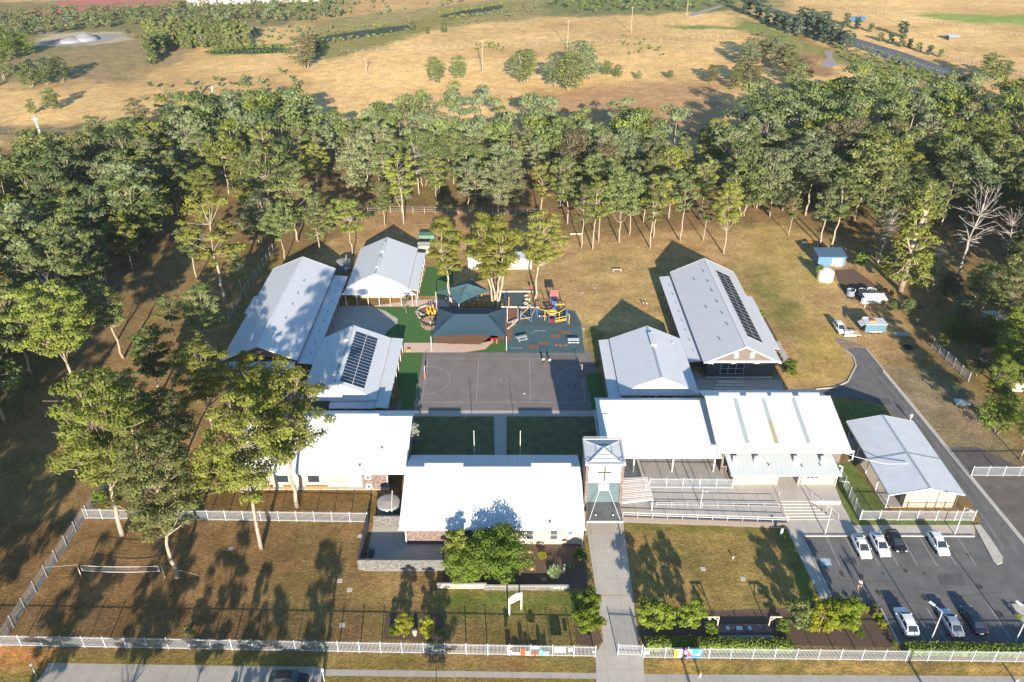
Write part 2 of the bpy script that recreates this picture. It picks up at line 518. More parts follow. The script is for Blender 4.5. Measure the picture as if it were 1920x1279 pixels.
FAR = [
    ([(-900, 0), (700, 0), (420, 60), (250, 150), (-900, 220)], (0.237, 0.181, 0.106), 10),
    ([(-900, 8), (640, 8), (560, 50), (260, 60), (120, 100), (-900, 110)], (0.181, 0.163, 0.088), 10),
    ([(-900, 230), (250, 232), (260, 258), (-900, 262)], (0.150, 0.125, 0.075), 6),
    ([(80, 62), (230, 60), (250, 74), (190, 84), (70, 86)], (0.375, 0.325, 0.263), 3),
    ([(560, 40), (1000, -10), (1500, -30), (1450, 20), (1010, 32), (780, 60), (600, 75)], (0.250, 0.213, 0.106), 8),
    ([(1020, -40), (1380, -40), (1380, 22), (1020, 30)], (0.150, 0.163, 0.075), 8),
    ([(600, 60), (780, 45), (830, 20), (960, 5), (1000, 8), (840, 45), (640, 110), (540, 120)], (0.213, 0.188, 0.075), 5),
    ([(380, 85), (540, 82), (560, 100), (400, 103)], (0.150, 0.200, 0.050), 3),
    ([(960, 170), (1340, 150), (1360, 250), (1100, 260)], (0.375, 0.231, 0.131), 8),
    ([(1440, 70), (1530, 60), (1570, 140), (1480, 150)], (0.275, 0.163, 0.094), 6),
    ([(1500, 95), (1560, 90), (1700, 120), (1790, 145), (1700, 160), (1560, 120)], (0.188, 0.175, 0.069), 5),
    ([(1380, 30), (1440, 45), (1560, 100), (1500, 95), (1380, 55)], (0.200, 0.206, 0.075), 5),
    ([(1710, 26), (2400, 30), (2400, 52), (1800, 44)], (0.213, 0.275, 0.075), 6),
    ([(1260, 48), (1400, 50), (1400, 56), (1260, 54)], (0.150, 0.200, 0.062), 4),
]


def build_ground():
    xs = np.concatenate([np.linspace(-4000, -700, 12)[:-1], np.arange(-700, -230, 6), np.arange(-230, 240, 1.1), np.arange(240, 700, 6), np.linspace(700, 4000, 12)])
    ys = np.concatenate([np.linspace(-1500, 40, 8)[:-1], np.arange(40, 250, 1.0), np.arange(250, 640, 2.5), np.arange(640, 1200, 20), np.linspace(1200, 5000, 10)])
    X, Y = np.meshgrid(xs, ys)
    V = np.stack([X.ravel(), Y.ravel(), np.zeros(X.size)], 1)
    nx, ny = len(xs), len(ys)
    i = np.arange(nx * (ny - 1)).reshape(ny - 1, nx)[:, :-1].ravel()
    Fc = np.stack([i, i + 1, i + nx + 1, i + nx], 1)
    me = fast_mesh('ground', V, Fc, [])
    x, y = V[:, 0], V[:, 1]
    col = np.tile(np.array([.54, .36, .18]), (len(x), 1))
    k = fbm(x, y, 60, 3)[:, None]
    col = col * (.6 + .78 * k)
    k2 = np.clip((fbm(x, y * 2.2, 45, 11) - .5) * 4, 0, 1)[:, None] * .7
    col = col * (1 - k2) + np.array([.40, .25, .125]) * k2
    for zs in (FAR, ZONES):
        for poly, c, soft in zs:
            wp = [tuple(P(a, max(b, -230))[:2]) for a, b in poly]
            acc = np.zeros(len(x))
            for j in range(4):
                jx = (fbm(x, y, soft * 2.2, 20 + j * 3, 3) - .5) * soft * 5
                jy = (fbm(x, y, soft * 2.2, 40 + j * 3, 3) - .5) * soft * 5
                acc += inpoly(x + jx, y + jy, wp)
            acc = (acc / 4)[:, None]
            c = np.array(c) * (.85 + .3 * fbm(x, y, 9, 31))[:, None]
            col = col * (1 - acc) + c * acc
    # greener and redder patches on the lawns and paddocks
    near = (y < 260)
    g = np.clip((fbm(x, y, 12, 50) - .54) * 6, 0, 1) * near * .3
    col = col * (1 - g[:, None]) + np.array([.135, .135, .045]) * g[:, None]
    r_ = np.clip((fbm(x, y, 8, 60) - .56) * 6, 0, 1) * near * .4
    col = col * (1 - r_[:, None]) + np.array([.27, .155, .085]) * r_[:, None]
    s_ = np.clip((fbm(x, y, 3, 70) - .5) * 3, -1, 1)[:, None] * .16
    col = col * (1 + s_) * np.array([1.2, 1.17, .98])
    ca = me.color_attributes.new('zone', 'FLOAT_COLOR', 'POINT')
    ca.data.foreach_set('color', np.concatenate([np.clip(col, 0, 1), np.ones((len(x), 1))], 1).astype(np.float32).ravel())
    m, n, b = nodes('grass_and_soil')
    at = n.nodes.new('ShaderNodeAttribute'); at.attribute_name = 'zone'
    tc = n.nodes.new('ShaderNodeTexCoord')
    cur = at.outputs['Color']
    for sc, lo, hi, seed in ((.9, .7, 1.3, 0), (5.5, .5, 1.5, 5), (2.0, .72, 1.28, 13), (.22, .78, 1.22, 9)):
        mpv = n.nodes.new('ShaderNodeMapping'); mpv.inputs['Location'].default_value = (seed * 3, seed, 0)
        n.links.new(tc.outputs['Object'], mpv.inputs['Vector'])
        nz = n.nodes.new('ShaderNodeTexNoise'); nz.inputs['Scale'].default_value = sc; nz.inputs['Detail'].default_value = 6
        nz.inputs['Roughness'].default_value = .7
        n.links.new(mpv.outputs[0], nz.inputs['Vector'])
        mr = n.nodes.new('ShaderNodeMapRange'); mr.inputs[1].default_value = .3; mr.inputs[2].default_value = .7
        mr.inputs[3].default_value = lo; mr.inputs[4].default_value = hi
        n.links.new(nz.outputs['Fac'], mr.inputs[0])
        vm = n.nodes.new('ShaderNodeVectorMath'); vm.operation = 'SCALE'
        n.links.new(cur, vm.inputs[0]); n.links.new(mr.outputs[0], vm.inputs['Scale'])
        cur = vm.outputs[0]
    n.links.new(cur, b.inputs['Base Color'])
    b.inputs['Roughness'].default_value = 1; b.inputs['Specular IOR Level'].default_value = .05
    nb = n.nodes.new('ShaderNodeTexNoise'); nb.inputs['Scale'].default_value = 2.5; nb.inputs['Detail'].default_value = 8
    n.links.new(tc.outputs['Object'], nb.inputs['Vector'])
    bp = n.nodes.new('ShaderNodeBump'); bp.inputs['Strength'].default_value = .7; bp.inputs['Distance'].default_value = .12
    n.links.new(nb.outputs['Fac'], bp.inputs['Height']); n.links.new(bp.outputs[0], b.inputs['Normal'])
    me.materials.append(m)
    o = bpy.data.objects.new('ground', me); COL.objects.link(o)
    tag(o, kind='structure')


build_ground()
LV = 0.004


def sheet(name, pts, m, lv=1, world=False, kind='structure', label=None, cat=None):
    """a flat sheet lv steps above the ground"""
    wp = [Vector((p[0], p[1], 0)) for p in pts] if world else [P(*p) for p in pts]
    mb = MB(); mb.add([(p.x, p.y, lv * LV) for p in wp], [tuple(range(len(wp)))])
    return tag(mb.build(name, m), label, cat, kind=kind)


def ribbon(pts, width, closed=False):
    """outline of a strip along pts"""
    L_, R_ = [], []
    n = len(pts)
    for i in range(n):
        a = Vector(pts[max(i - 1, 0)][:2]); b = Vector(pts[min(i + 1, n - 1)][:2])
        d = (b - a).normalized(); nn = Vector((-d.y, d.x)) * width / 2
        p = Vector(pts[i][:2])
        L_.append(p + nn); R_.append(p - nn)
    return L_, R_


def strip_mb(mb, pts, width, z0, z1, m=0):
    L_, R_ = ribbon(pts, width)
    for i in range(len(pts) - 1):
        mb.prism([R_[i], R_[i + 1], L_[i + 1], L_[i]], z0, z1, m)


def kerb(pts, width=.28, h=.13, name='kerb', m=None):
    mb = MB(); strip_mb(mb, [P(*p) for p in pts], width, -.02, h)
    return tag(mb.build(name, m or M['kerb']), kind='structure')


def lines(name, segs, m, width=.1, lv=4, world=False):
    mb = MB()
    for seg in segs:
        pts = [Vector((p[0], p[1], 0)) for p in seg] if world else [P(*p) for p in seg]
        L_, R_ = ribbon(pts, width)
        for i in range(len(pts) - 1):
            mb.add([(q.x, q.y, lv * LV) for q in (R_[i], R_[i + 1], L_[i + 1], L_[i])], [(0, 1, 2, 3)])
    return tag(mb.build(name, m), kind='structure')


# paved and planted surfaces of the school grounds
sheet('footpath', [(75, 1272), (90, 1243), (460, 1249), (590, 1250), (606, 1255), (1125, 1262), (1125, 1273), (604, 1267), (594, 1420), (-60, 1420)], M['conc2'], 1)
sheet('footpath', [(1205, 1264), (1560, 1266), (2300, 1270), (2300, 1290), (1205, 1285)], M['conc2'], 1)
sheet('road', [(-900, 1345), (2600, 1345), (2600, 2200), (-900, 2200)], M['asphalt'], 2)
sheet('entry_path', [(1097.9, 978), (1168, 976), (1198, 1205), (1206, 1232), (1212, 1345), (1120, 1345), (1117, 1225), (1131, 1203), (1119.7, 1121.6)], M['conc'], 2)
lines('painted_line', [[(1120, 1117), (1188, 1116)]], M['paint_y'], .12)
sheet('path', [(1166, 954), (1465, 962), (1466, 930), (1573, 926), (1601, 985), (1828, 984), (1828, 1005), (1503, 1004), (1559, 1119), (1545, 1136), (1475, 991), (1320, 985), (1166, 980)], M['conc'], 1)
sheet('car_park', [(1503, 1004), (1828, 1005), (1840, 978), (1811, 924), (1707, 787), (1677, 781), (1660, 762), (1620, 750), (1560, 742), (1480, 742), (1480, 730), (1548, 729.4), (1589.5, 716),
                   (1604.5, 686), (1600, 668), (1585.4, 655), (1605, 652), (1623.7, 654), (1658, 696.5), (1726, 778.6), (1808, 880), (1907, 1000), (2080, 1210), (1688, 1211), (1651, 1142), (1640, 1131), (1548, 1136), (1559, 1119)], M['asphalt'], 2)
sheet('side_yard', [(1768, 838), (1832, 838), (1920, 880), (2100, 960), (2150, 1150), (1990, 1100), (1911, 1000), (1812, 880)], M['asphalt2'], 1)
sheet('grass_island', [(1560, 756), (1620, 754), (1652, 765), (1668, 784), (1590, 792), (1575, 800)], M['turfl'], 3)
sheet('side_lawn', [(1566, 868), (1600, 868), (1662, 956), (1611, 975), (1600, 985), (1571, 930)], M['turfl'], 2)
sheet('grass_verge', [(1605, 976), (1822, 975), (1826, 984), (1603, 984)], M['turfl'], 3)
kerb([(1585.4, 656), (1600, 669), (1605, 686), (1589.5, 716), (1565, 727), (1530, 730)])
kerb([(1624, 654), (1658, 696)])
kerb([(1658, 697), (1726, 779), (1808, 880), (1907, 1000), (1990, 1100)], .7, .05, 'dish_drain')
kerb([(1503, 1005), (1700, 1005), (1827, 1006)])
kerb([(1503, 1004), (1559, 1119)], .2)
kerb([(1651, 1142), (1688, 1212)], .2)
mb = MB(); mb.prism([P(*p) for p in [(1826, 985), (1838, 985), (1858, 1012), (1880, 1046), (1879, 1056), (1870, 1059), (1862, 1052)]], -.02, .14)
tag(mb.build('kerb_island', M['kerb']), kind='structure')
bays = []
for a, b in (((385, 465), (462, 628)), ((490, 465), (570, 628)), ((600, 465), (680, 630)), ((703, 465), (788, 631)), ((805, 465), (896, 631)), ((905, 465), (1006, 631)), ((1010, 465), (1116, 631)), ((1115, 465), (1225, 630)),
             ((690, 870), (790, 1080)), ((830, 868), (935, 1043)), ((948, 866), (1053, 1043)), ((1065, 866), (1175, 1043)), ((1182, 866), (1300, 1043)), ((1300, 862), (1420, 1043)), ((1420, 862), (1545, 1043))):
    bays.append([(1420 + a[0] / 2.982, 850 + a[1] / 2.982), (1420 + b[0] / 2.982, 850 + b[1] / 2.982)])
lines('parking_lines', bays, M['paint'], .1)
mb = MB(); mb.add([(p.x, p.y, 4 * LV) for p in [P(1536.7, 1047), P(1556, 1047), P(1560, 1060.5), P(1541, 1061)]], [(0, 1, 2, 3)])
tag(mb.build('parking_symbol_patch', M['paint_b']), kind='structure')
rg0 = random.Random(21)
mb = MB()
for q in ((1618, 1080), (1655, 1075), (1700, 1070), (1735, 1075), (1690, 1165), (1752, 1150), (1790, 1172), (1650, 1110), (1840, 1100), (1730, 1120), (1870, 1150), (1580, 1075), (1780, 1035), (1820, 1040)):
    p = P(q[0] + rg0.uniform(-4, 4), q[1]); r0 = rg0.uniform(.15, .5); k = 11
    mb.add([(p.x + r0 * rg0.uniform(.6, 1.2) * math.cos(6.283 * i / k), p.y + r0 * 1.5 * rg0.uniform(.6, 1.2) * math.sin(6.283 * i / k), 3 * LV) for i in range(k)], [tuple(range(k))])
tag(mb.build('oil_stains', mat('oil_stain', (.055, .052, .05), .8, .3, 4)), kind='structure')
sheet('asphalt_patch', [(1755, 1075), (1802, 1076), (1812, 1098), (1763, 1097)], mat('newer_asphalt', (.10, .097, .095), .95, .2, .6), 3)
sheet('asphalt_patch', [(1640, 745), (1668, 748), (1674, 760), (1643, 757)], bpy.data.materials['newer_asphalt'], 3)
lines('crack_sealant', [[(1560, 1085), (1600, 1092), (1660, 1088), (1710, 1100), (1790, 1118), (1880, 1110)], [(1730, 800), (1752, 840), (1790, 880), (1830, 930)], [(1640, 1140), (1700, 1128), (1760, 1136)]], bpy.data.materials['oil_stain'], .06, 3)
trk = mat('worn_wheel_track', (.155, .15, .145), .9, .25, .5)
for off in (-.8, .8):
    base = [P(*q) for q in ((1608, 668), (1640, 705), (1695, 768), (1770, 862), (1850, 965), (1900, 1040))]
    lines('wheel_track', [[(p.x + off, p.y) for p in base]], trk, .45, 3, True)
dirt = mat('bare_track', (.40, .28, .17), 1, .3, .3)
for seg in ([(640, 115), (800, 100), (1000, 82), (1200, 78), (1380, 88)], [(820, 66), (960, 68), (1150, 60), (1280, 50)], [(1560, 20), (1700, 45), (1920, 60)], [(1650, 30), (1800, 95), (1920, 115)], [(60, 128), (300, 150), (520, 128), (640, 118)]):
    lines('stock_track', [seg], dirt, .7, 1)
c0 = P(1548.5, 1054)
sym = MB()
ring = [(c0.x - .05 + .32 * math.cos(a), c0.y - .15 + .32 * math.sin(a)) for a in np.linspace(-2.6, .9, 14)]
L_, R_ = ribbon([Vector(p) for p in ring], .1)
for i in range(13): sym.add([(q.x, q.y, 5 * LV) for q in (R_[i], R_[i + 1], L_[i + 1], L_[i])], [(0, 1, 2, 3)])
for seg in ([(0, .55), (0, .05), (.32, .05), (.45, -.3)], [(0, .3), (.25, .3)], [(-.04, .68), (.06, .68)]):
    L_, R_ = ribbon([Vector((c0.x + p[0], c0.y + p[1])) for p in seg], .11)
    for i in range(len(seg) - 1): sym.add([(q.x, q.y, 5 * LV) for q in (R_[i], R_[i + 1], L_[i + 1], L_[i])], [(0, 1, 2, 3)])
tag(sym.build('wheelchair_symbol', M['white']), kind='structure')

# courtyard
CX0, CX1, CY0, CY1 = -17.0, 13.8, 124.0, 139.2
sheet('netball_court', [(-21.5, 121.4), (17.6, 121.4), (16.3, 142.2), (-20.2, 142.2)], M['court'], 2, world=True)
sheet('courtyard_path', [(-24.6, 119.6), (20, 119.6), (20, 121.4), (-24.6, 121.4)], M['conc'], 1, world=True)
sheet('courtyard_lawn', [(-19.2, 104), (-2.85, 104), (-3.3, 119.6), (-21, 119.6)], M['lawn_d'], 2, world=True)
sheet('courtyard_lawn', [(-.95, 104), (14.5, 104), (17.8, 119.6), (-1.0, 119.6)], M['lawn_d'], 2, world=True)
sheet('courtyard_path', [(-2.85, 104), (-.95, 104), (-1.0, 119.6), (-3.3, 119.6)], M['conc'], 3, world=True)
arc = lambda cx, cy, r_, a0, a1, n=24: [(cx + r_ * math.cos(R(a0 + (a1 - a0) * i / n)), cy + r_ * math.sin(R(a0 + (a1 - a0) * i / n))) for i in range(n + 1)]
cyc = (CY0 + CY1) / 2
lines('court_markings', [[(CX0, CY0), (CX1, CY0)], [(CX0, CY1), (CX1, CY1)], [(CX0, CY0), (CX0, CY1)], [(CX1, CY0), (CX1, CY1)],
                         [(CX0 + 10.27, CY0), (CX0 + 10.27, CY1)], [(CX1 - 10.27, CY0), (CX1 - 10.27, CY1)],
                         arc(CX0, cyc, 4.9, -90, 90), arc(CX1, cyc, 4.9, 90, 270), arc((CX0 + CX1) / 2, cyc, .75, 0, 360)], M['paint'], .09, 4, True)
sheet('turf', [(757, 661), (793.8, 661), (775, 768), (754, 768), (742, 700)], M['turf'], 3)
sheet('turf', [(1097, 700), (1128, 700), (1140, 768), (1110, 768)], M['turf'], 3)
sheet('turf', [(640, 575), (810, 575), (830, 600), (830, 646), (690, 648), (640, 640)], M['turf'], 2)
sheet('turf', [(783, 555), (850, 555), (850, 500), (800, 500)], M['turf'], 2)
sheet('turf', [(857, 661), (900, 657), (948, 620), (948, 661)], M['turf'], 3)
sheet('courtyard_path', [(780, 562), (860, 562), (860, 575), (690, 575)], M['pinkconc'], 3)
sheet('courtyard_path', [(757, 643), (812, 643), (900, 646), (935, 620), (945, 620), (910, 655), (870, 661), (757, 661)], M['pinkconc'], 4)
sheet('paved_area', [(615, 575), (690, 573), (722, 583), (746, 598), (745, 606), (725, 622), (716, 640), (600, 640)], M['conc'], 4)
sheet('softfall', [(790, 575), (960, 575), (960, 640), (935, 636), (900, 644), (845, 645), (812, 640), (812, 600), (784, 586)], M['softfall'], 4)
sheet('rubber_playground', [(949, 618), (972, 608), (1000, 580), (1040, 576), (1078, 583), (1090, 606), (1093, 640), (1097, 662), (948, 662)], M['rub_teal'], 3)
sheet('rubber_playground', [(966, 608), (972, 580), (1000, 577), (1050, 579), (1075, 586), (1082, 600), (1088, 607), (1085, 613), (1065, 616), (1020, 612), (985, 610)], M['rub_dark'], 4)
zz = lambda x, y: (930 + x / 9.84, 540 + y / 9.84)
for qs in ([(1200, 795), (1390, 795), (1385, 855), (1195, 855)], [(1010, 855), (1190, 860), (1180, 920), (1000, 915)],
           [(795, 990), (980, 990), (985, 1050), (795, 1050)], [(610, 1060), (785, 1060), (780, 1120), (600, 1120)]):
    sheet('rubber_square', [zz(*q) for q in qs], M['rub_red'], 4)
for qs in ([(1015, 790), (1198, 795), (1190, 855), (1010, 850)], [(605, 990), (790, 990), (785, 1055), (600, 1050)], [(1195, 858), (1385, 860), (1385, 918), (1190, 918)], [(795, 1055), (985, 1055), (985, 1115), (790, 1115)]):
    sheet('rubber_square', [zz(*q) for q in qs], M['rub_dark'], 4)
el = [zz(1320 + 250 * math.cos(a), 1055 + 125 * math.sin(a)) for a in np.linspace(0, 2 * PI, 29)[:-1]]
sheet('rubber_circle', el, M['rub_dark'], 4)
el = [zz(1320 + 200 * math.cos(a), 1055 + 95 * math.sin(a)) for a in np.linspace(0, 2 * PI, 29)[:-1]]
sheet('rubber_circle', el, M['rub_teal'], 5)
for cx_ in (1105, 1195, 1285):
    sheet('rubber_dot', [zz(cx_ + 32 * math.cos(a), 1060 + 20 * math.sin(a)) for a in np.linspace(0, 2 * PI, 13)[:-1]], M['pink'], 6)
rr = random.Random(5)
segs = []
for bx, by, n_ in ((705, 790, 11), (285, 1108, 11), (650, 826, 3)):   # worn white lettering, too worn to read
    for k in range(n_):
        x0 = bx + k * 20; hh = rr.choice((14, 18, 24))
        segs.append([zz(x0, by + hh / 2), zz(x0 + 6, by - hh / 2)])
        segs.append([zz(x0 + 6, by - hh / 2), zz(x0 + 14, by + rr.choice((0, hh / 2)))])
lines('worn_lettering', segs, M['paint'], .12, 5)
sheet('sandpit', [(788, 604), (800, 598), (815, 597), (812, 619), (800, 620), (790, 613)], M['sand'], 5)
sheet('play_bed', [(958, 578), (971, 578), (971, 600), (950, 618), (949, 600)], M['softfall'], 5)
sheet('rubber_mat', [(938, 549), (990, 549), (984, 560), (988, 575), (938, 575)], M['rub_dark'], 5)
kerb([(935, 547), (1008, 547)], .4, .25, 'garden_edge')
kerb([(940, 576), (1010, 577)], .4, .25, 'garden_edge')
kerb([(971, 577), (971, 600), (952, 617)], .3, .25, 'garden_edge')
kerb([(800, 573), (787, 578), (780, 586), (785, 595), (793, 603)], .3, .3, 'garden_edge')
# front court behind the block wall and the garden bed
sheet('front_court', [(-21.3, 85.9), (-16, 85.9), (-9, 88), (-9, 91.6), (-21.3, 92.4)], M['conc'], 3, world=True)
sheet('front_court', [(-21.3, 82.4), (-10, 82.4), (-10, 88), (-21.3, 88)], M['conc'], 2, world=True)
sheet('garden_bed', [(830, 1020), (1097, 1020), (1103, 1105), (830, 1100)], M['mulch'], 2)
sheet('garden_bed', [(722, 1150), (830, 1150), (836, 1203), (718, 1198)], M['mulch'], 2)
sheet('garden_bed', [(1075, 1150), (1110, 1150), (1131, 1203), (1116, 1213), (1080, 1205)], M['mulch'], 2)
sheet('garden_bed', [(1200, 1150), (1480, 1140), (1485, 1205), (1200, 1203)], M['mulch'], 2)
sheet('garden_bed', [(1475, 1133), (1640, 1131), (1651, 1142), (1686, 1214), (1480, 1210)], M['mulch'], 3)
mb = MB()
for px, py in ((432, 1029), (637, 1089), (656, 1106), (642, 1172), (1318, 1067), (675, 1005), (1115, 540), (1092, 549), (1094, 617), (1393, 1085)):
    p = P(px, py); mb.box(p.x - .35, p.x + .35, p.y - .35, p.y + .35, -.02, .03)
tag(mb.build('drain_cover', M['kerb']), 'grey square drain covers set in the lawns', kind='structure')

# ------------------------------------------------------------------ buildings
def window(root, x0, x1, y, z0, z1, m='glass', face=-1, mull=1, rows=1, frame='trim', axis='x'):
    """a framed window standing 3 cm proud of a wall"""
    fr, gl = MB(), MB()
    def bx(mb_, a0, a1, d0, d1, c0_, c1_):
        d0, d1 = sorted((y + face * d0, y + face * d1))
        if axis == 'x': mb_.box(a0, a1, d0, d1, c0_, c1_)
        else: mb_.box(d0, d1, a0, a1, c0_, c1_)
    t = .07
    bx(fr, x0, x1, 0, .05, z0, z0 + t); bx(fr, x0, x1, 0, .05, z1 - t, z1)
    bx(fr, x0, x0 + t, 0, .052, z0 + t, z1 - t); bx(fr, x1 - t, x1, 0, .052, z0 + t, z1 - t)
    for k in range(1, mull):
        xm = x0 + (x1 - x0) * k / mull; bx(fr, xm - t / 2, xm + t / 2, 0, .054, z0 + t, z1 - t)
    for k in range(1, rows):
        zm = z0 + (z1 - z0) * k / rows; bx(fr, x0 + t, x1 - t, 0, .051, zm - t / 2, zm + t / 2)
    bx(gl, x0 + t, x1 - t, 0, .03, z0 + t, z1 - t)
    f = fr.build('window', M[frame], root)
    gl.build('pane', M[m], f)
    return f


def gable_roof(root, x0, x1, y0, y1, ze, zr, xr, m, m_trim='trim', th=.14, name='roof'):
    """ridge along Y"""
    mb = MB()
    mb.slab([(x0, y0, ze), (xr, y0, zr), (xr, y1, zr), (x0, y1, ze)][::-1], th)
    mb.slab([(xr, y0, zr), (x1, y0, ze), (x1, y1, ze), (xr, y1, zr)][::-1], th)
    r_ = mb.build(name, M[m], root)
    cp = MB()
    cp.slab([(xr - .2, y0 - .02, zr + .0), (xr, y0 - .02, zr + .05), (xr, y1 + .02, zr + .05), (xr - .2, y1 + .02, zr)][::-1], .05)
    cp.slab([(xr, y0 - .02, zr + .05), (xr + .2, y0 - .02, zr), (xr + .2, y1 + .02, zr), (xr, y1 + .02, zr + .05)][::-1], .05)
    cp.build('ridge_cap', M[m_trim], r_)
    MB().box(x0 - .13, x0 - .002, y0, y1, ze - .17, ze - .03).build('gutter', M[m_trim], r_)
    MB().box(x1 + .002, x1 + .13, y0, y1, ze - .17, ze - .03).build('gutter', M[m_trim], r_)
    for ya, yb in ((y0 - .06, y0 - .003), (y1 + .003, y1 + .06)):
        b = MB()
        b.slab([(x0, ya, ze + .03), (xr, ya, zr + .03), (xr, yb, zr + .03), (x0, yb, ze + .03)][::-1], .26)
        b.slab([(xr, ya, zr + .03), (x1, ya, ze + .03), (x1, yb, ze + .03), (xr, yb, zr + .03)][::-1], .26)
        b.build('barge_board', M[m_trim], r_)
    return r_


def gable_walls(root, x0, x1, y0, y1, ze, zr, xr, wx0, wx1, wy0, wy1, m, gm=None, zw=None):
    """walls under a gable; wx, wy = wall planes"""
    zl = ze + (zr - ze) * (wx0 - x0) / (xr - x0) - .16
    zr2 = ze + (zr - ze) * (x1 - wx1) / (x1 - xr) - .16
    mb = MB()
    t = .25
    mb.box(wx0, wx0 + t, wy0, wy1, 0, zl); mb.box(wx1 - t, wx1, wy0, wy1, 0, zr2)
    zt = min(zl, zr2)
    mb.box(wx0 + t, wx1 - t, wy0, wy0 + t, 0, zt); mb.box(wx0 + t, wx1 - t, wy1 - t, wy1, 0, zt)
    mb.build('wall', M[m], root)
    for yy in (wy0, wy1 - t):
        g = MB(); pz = zr - .2
        vs = [(wx0 + .05, zt), (wx1 - .05, zt), (xr, pz)]
        g.add([(a, yy + .01, c) for a, c in vs] + [(a, yy + t - .01, c) for a, c in vs], [(0, 1, 2), (5, 4, 3), (0, 3, 4, 1), (1, 4, 5, 2), (2, 5, 3, 0)])
        g.build('gable', M[gm or m], root)


def solar(root, x0, x1, y0, y1, zf, nx, ny):
    """panels on a slope whose height at x is zf(x)"""
    dx, dy = (x1 - x0) / nx, (y1 - y0) / ny
    for i in range(nx):
        for j in range(ny):
            a0, a1 = x0 + i * dx + .03, x0 + (i + 1) * dx - .03
            b0, b1 = y0 + j * dy + .03, y0 + (j + 1) * dy - .03
            fr = MB(); fr.slab([(a0, b0, zf(a0) + .11), (a1, b0, zf(a1) + .11), (a1, b1, zf(a1) + .11), (a0, b1, zf(a0) + .11)], .05)
            f = fr.build('solar_panel', [M['alu']], root)
            c = MB(); q = .045
            c.slab([(a0 + q, b0 + q, zf(a0 + q) + .116), (a1 - q, b0 + q, zf(a1 - q) + .116), (a1 - q, b1 - q, zf(a1 - q) + .116), (a0 + q, b1 - q, zf(a0 + q) + .116)], .01)
            c.build('cell_sheet', M['solar'], f)


def vents(root, pts, r_=.13, m='darkgrey'):
    for x, y, z in pts:
        mb = MB(); mb.lathe([(r_ * .6, 0), (r_ * .6, .18), (r_ * 1.3, .2), (r_ * 1.1, .32), (r_ * .4, .36)], (x, y, z), 10)
        mb.build('roof_vent', M[m], root)


def posts(root, pts, z1, wd=.14, m='trim', z0=0, name='post'):
    for x, y in pts:
        MB().box(x - wd / 2, x + wd / 2, y - wd / 2, y + wd / 2, z0, z1).build(name, M[m], root)


def lean(root, x0, x1, y0, y1, z0, z1, axis, m, name='awning', th=.1, trim='trim'):
    """single slope: height z0 at the low coordinate, z1 at the high one, along axis"""
    if axis == 'x': pts = [(x0, y0, z0), (x1, y0, z1), (x1, y1, z1), (x0, y1, z0)]
    else: pts = [(x0, y0, z0), (x1, y0, z0), (x1, y1, z1), (x0, y1, z1)]
    o = MB().slab(pts, th).build(name, M[m], root)
    g = MB()
    if axis == 'x':
        if z0 < z1: g.box(x0 - .12, x0 - .002, y0, y1, z0 - .15, z0 + .01)
        else: g.box(x1 + .002, x1 + .12, y0, y1, z1 - .15, z1 + .01)
    else:
        if z0 < z1: g.box(x0, x1, y0 - .12, y0 - .002, z0 - .15, z0 + .01)
        else: g.box(x0, x1, y1 + .002, y1 + .12, z1 - .15, z1 + .01)
    g.build('gutter', M[trim], o)
    return o


def hood(root, x, y0, y1, z, r_=.42):
    """half-round translucent ridge ventilator lying along the ridge"""
    mb = MB(); n = 10
    rings = []
    for yy in (y0, y1):
        rings.append([(x + r_ * math.cos(PI * k / n), yy, z + r_ * .9 * math.sin(PI * k / n)) for k in range(n + 1)] + [(x, yy, z - .3)])
    mb.loft(rings)
    mb.build('ridge_ventilator', M['roof_cp'], root)


# -- hall-like administration building at the front
t = thing('school_building', 'white-roofed front building beside the cross tower with a tree shadow on its eave', 'building', (-3, 96, 0))
mb = MB(); mb.slab([(-16.6, 87.4, 3.4), (10.75, 87.4, 3.4), (10.75, 97.9, 6.35), (-16.6, 97.9, 6.35)], .14)
rf = mb.build('roof', M['roof_x'], t)
mb = MB(); mb.slab([(-16.6, 97.85, 6.0), (10.75, 97.85, 6.0), (10.75, 104.2, 3.5), (-16.6, 104.2, 3.5)], .14)
mb.build('rear_roof', M['roof_x'], t)
for a, b in ((-13.6, -7.6), (3.0, 9.2)):
    MB().slab([(a, 97.6, 6.55), (b, 97.6, 6.55), (b, 98.3, 6.75), (a, 98.3, 6.75)], .3).build('ridge_ventilator', M['trim'], rf)
MB().box(-16.7, 10.85, 87.26, 87.397, 3.2, 3.37).build('gutter', M['trim'], rf)
MB().box(-16.6, 10.75, 104.203, 104.33, 3.3, 3.47).build('gutter', M['trim'], rf)
vents(rf, [(5.6, 88.4, 3.62)])
MB().box(-15.6, -9.0, 87.72, 103.4, 0, 3.25).build('brick_wall', M['brickr'], t)
MB().box(-8.998, 10.4, 87.72, 103.4, 0, 3.25).build('wall', M['cream'], t)
for sx in (-15.6, 10.2):
    g = MB(); vs = [(87.72, 3.25), (103.4, 3.25), (98, 5.75)]
    g.add([(sx, a, c) for a, c in vs] + [(sx + .2, a, c) for a, c in vs], [(0, 1, 2), (5, 4, 3), (0, 3, 4, 1), (1, 4, 5, 2), (2, 5, 3, 0)])
    g.build('gable', M['cream'], t)
MB().box(-8.99, -1.5, 87.66, 87.717, .2, 2.7).build('glazed_wall', M['glass_teal'], t)
for k in range(5): MB().box(-9 + k * 1.85, -8.9 + k * 1.85, 87.52, 87.655, 0, 3.2).build('mullion', M['trim'], t)
for k in range(3): window(t, -14.9 + k * 1.7, -13.4 + k * 1.7, 87.72, 2.75, 3.15)
for x0 in (2.1, 5.6): window(t, x0, x0 + 1.15, 87.72, .95, 2.9, 'louvre', rows=2)
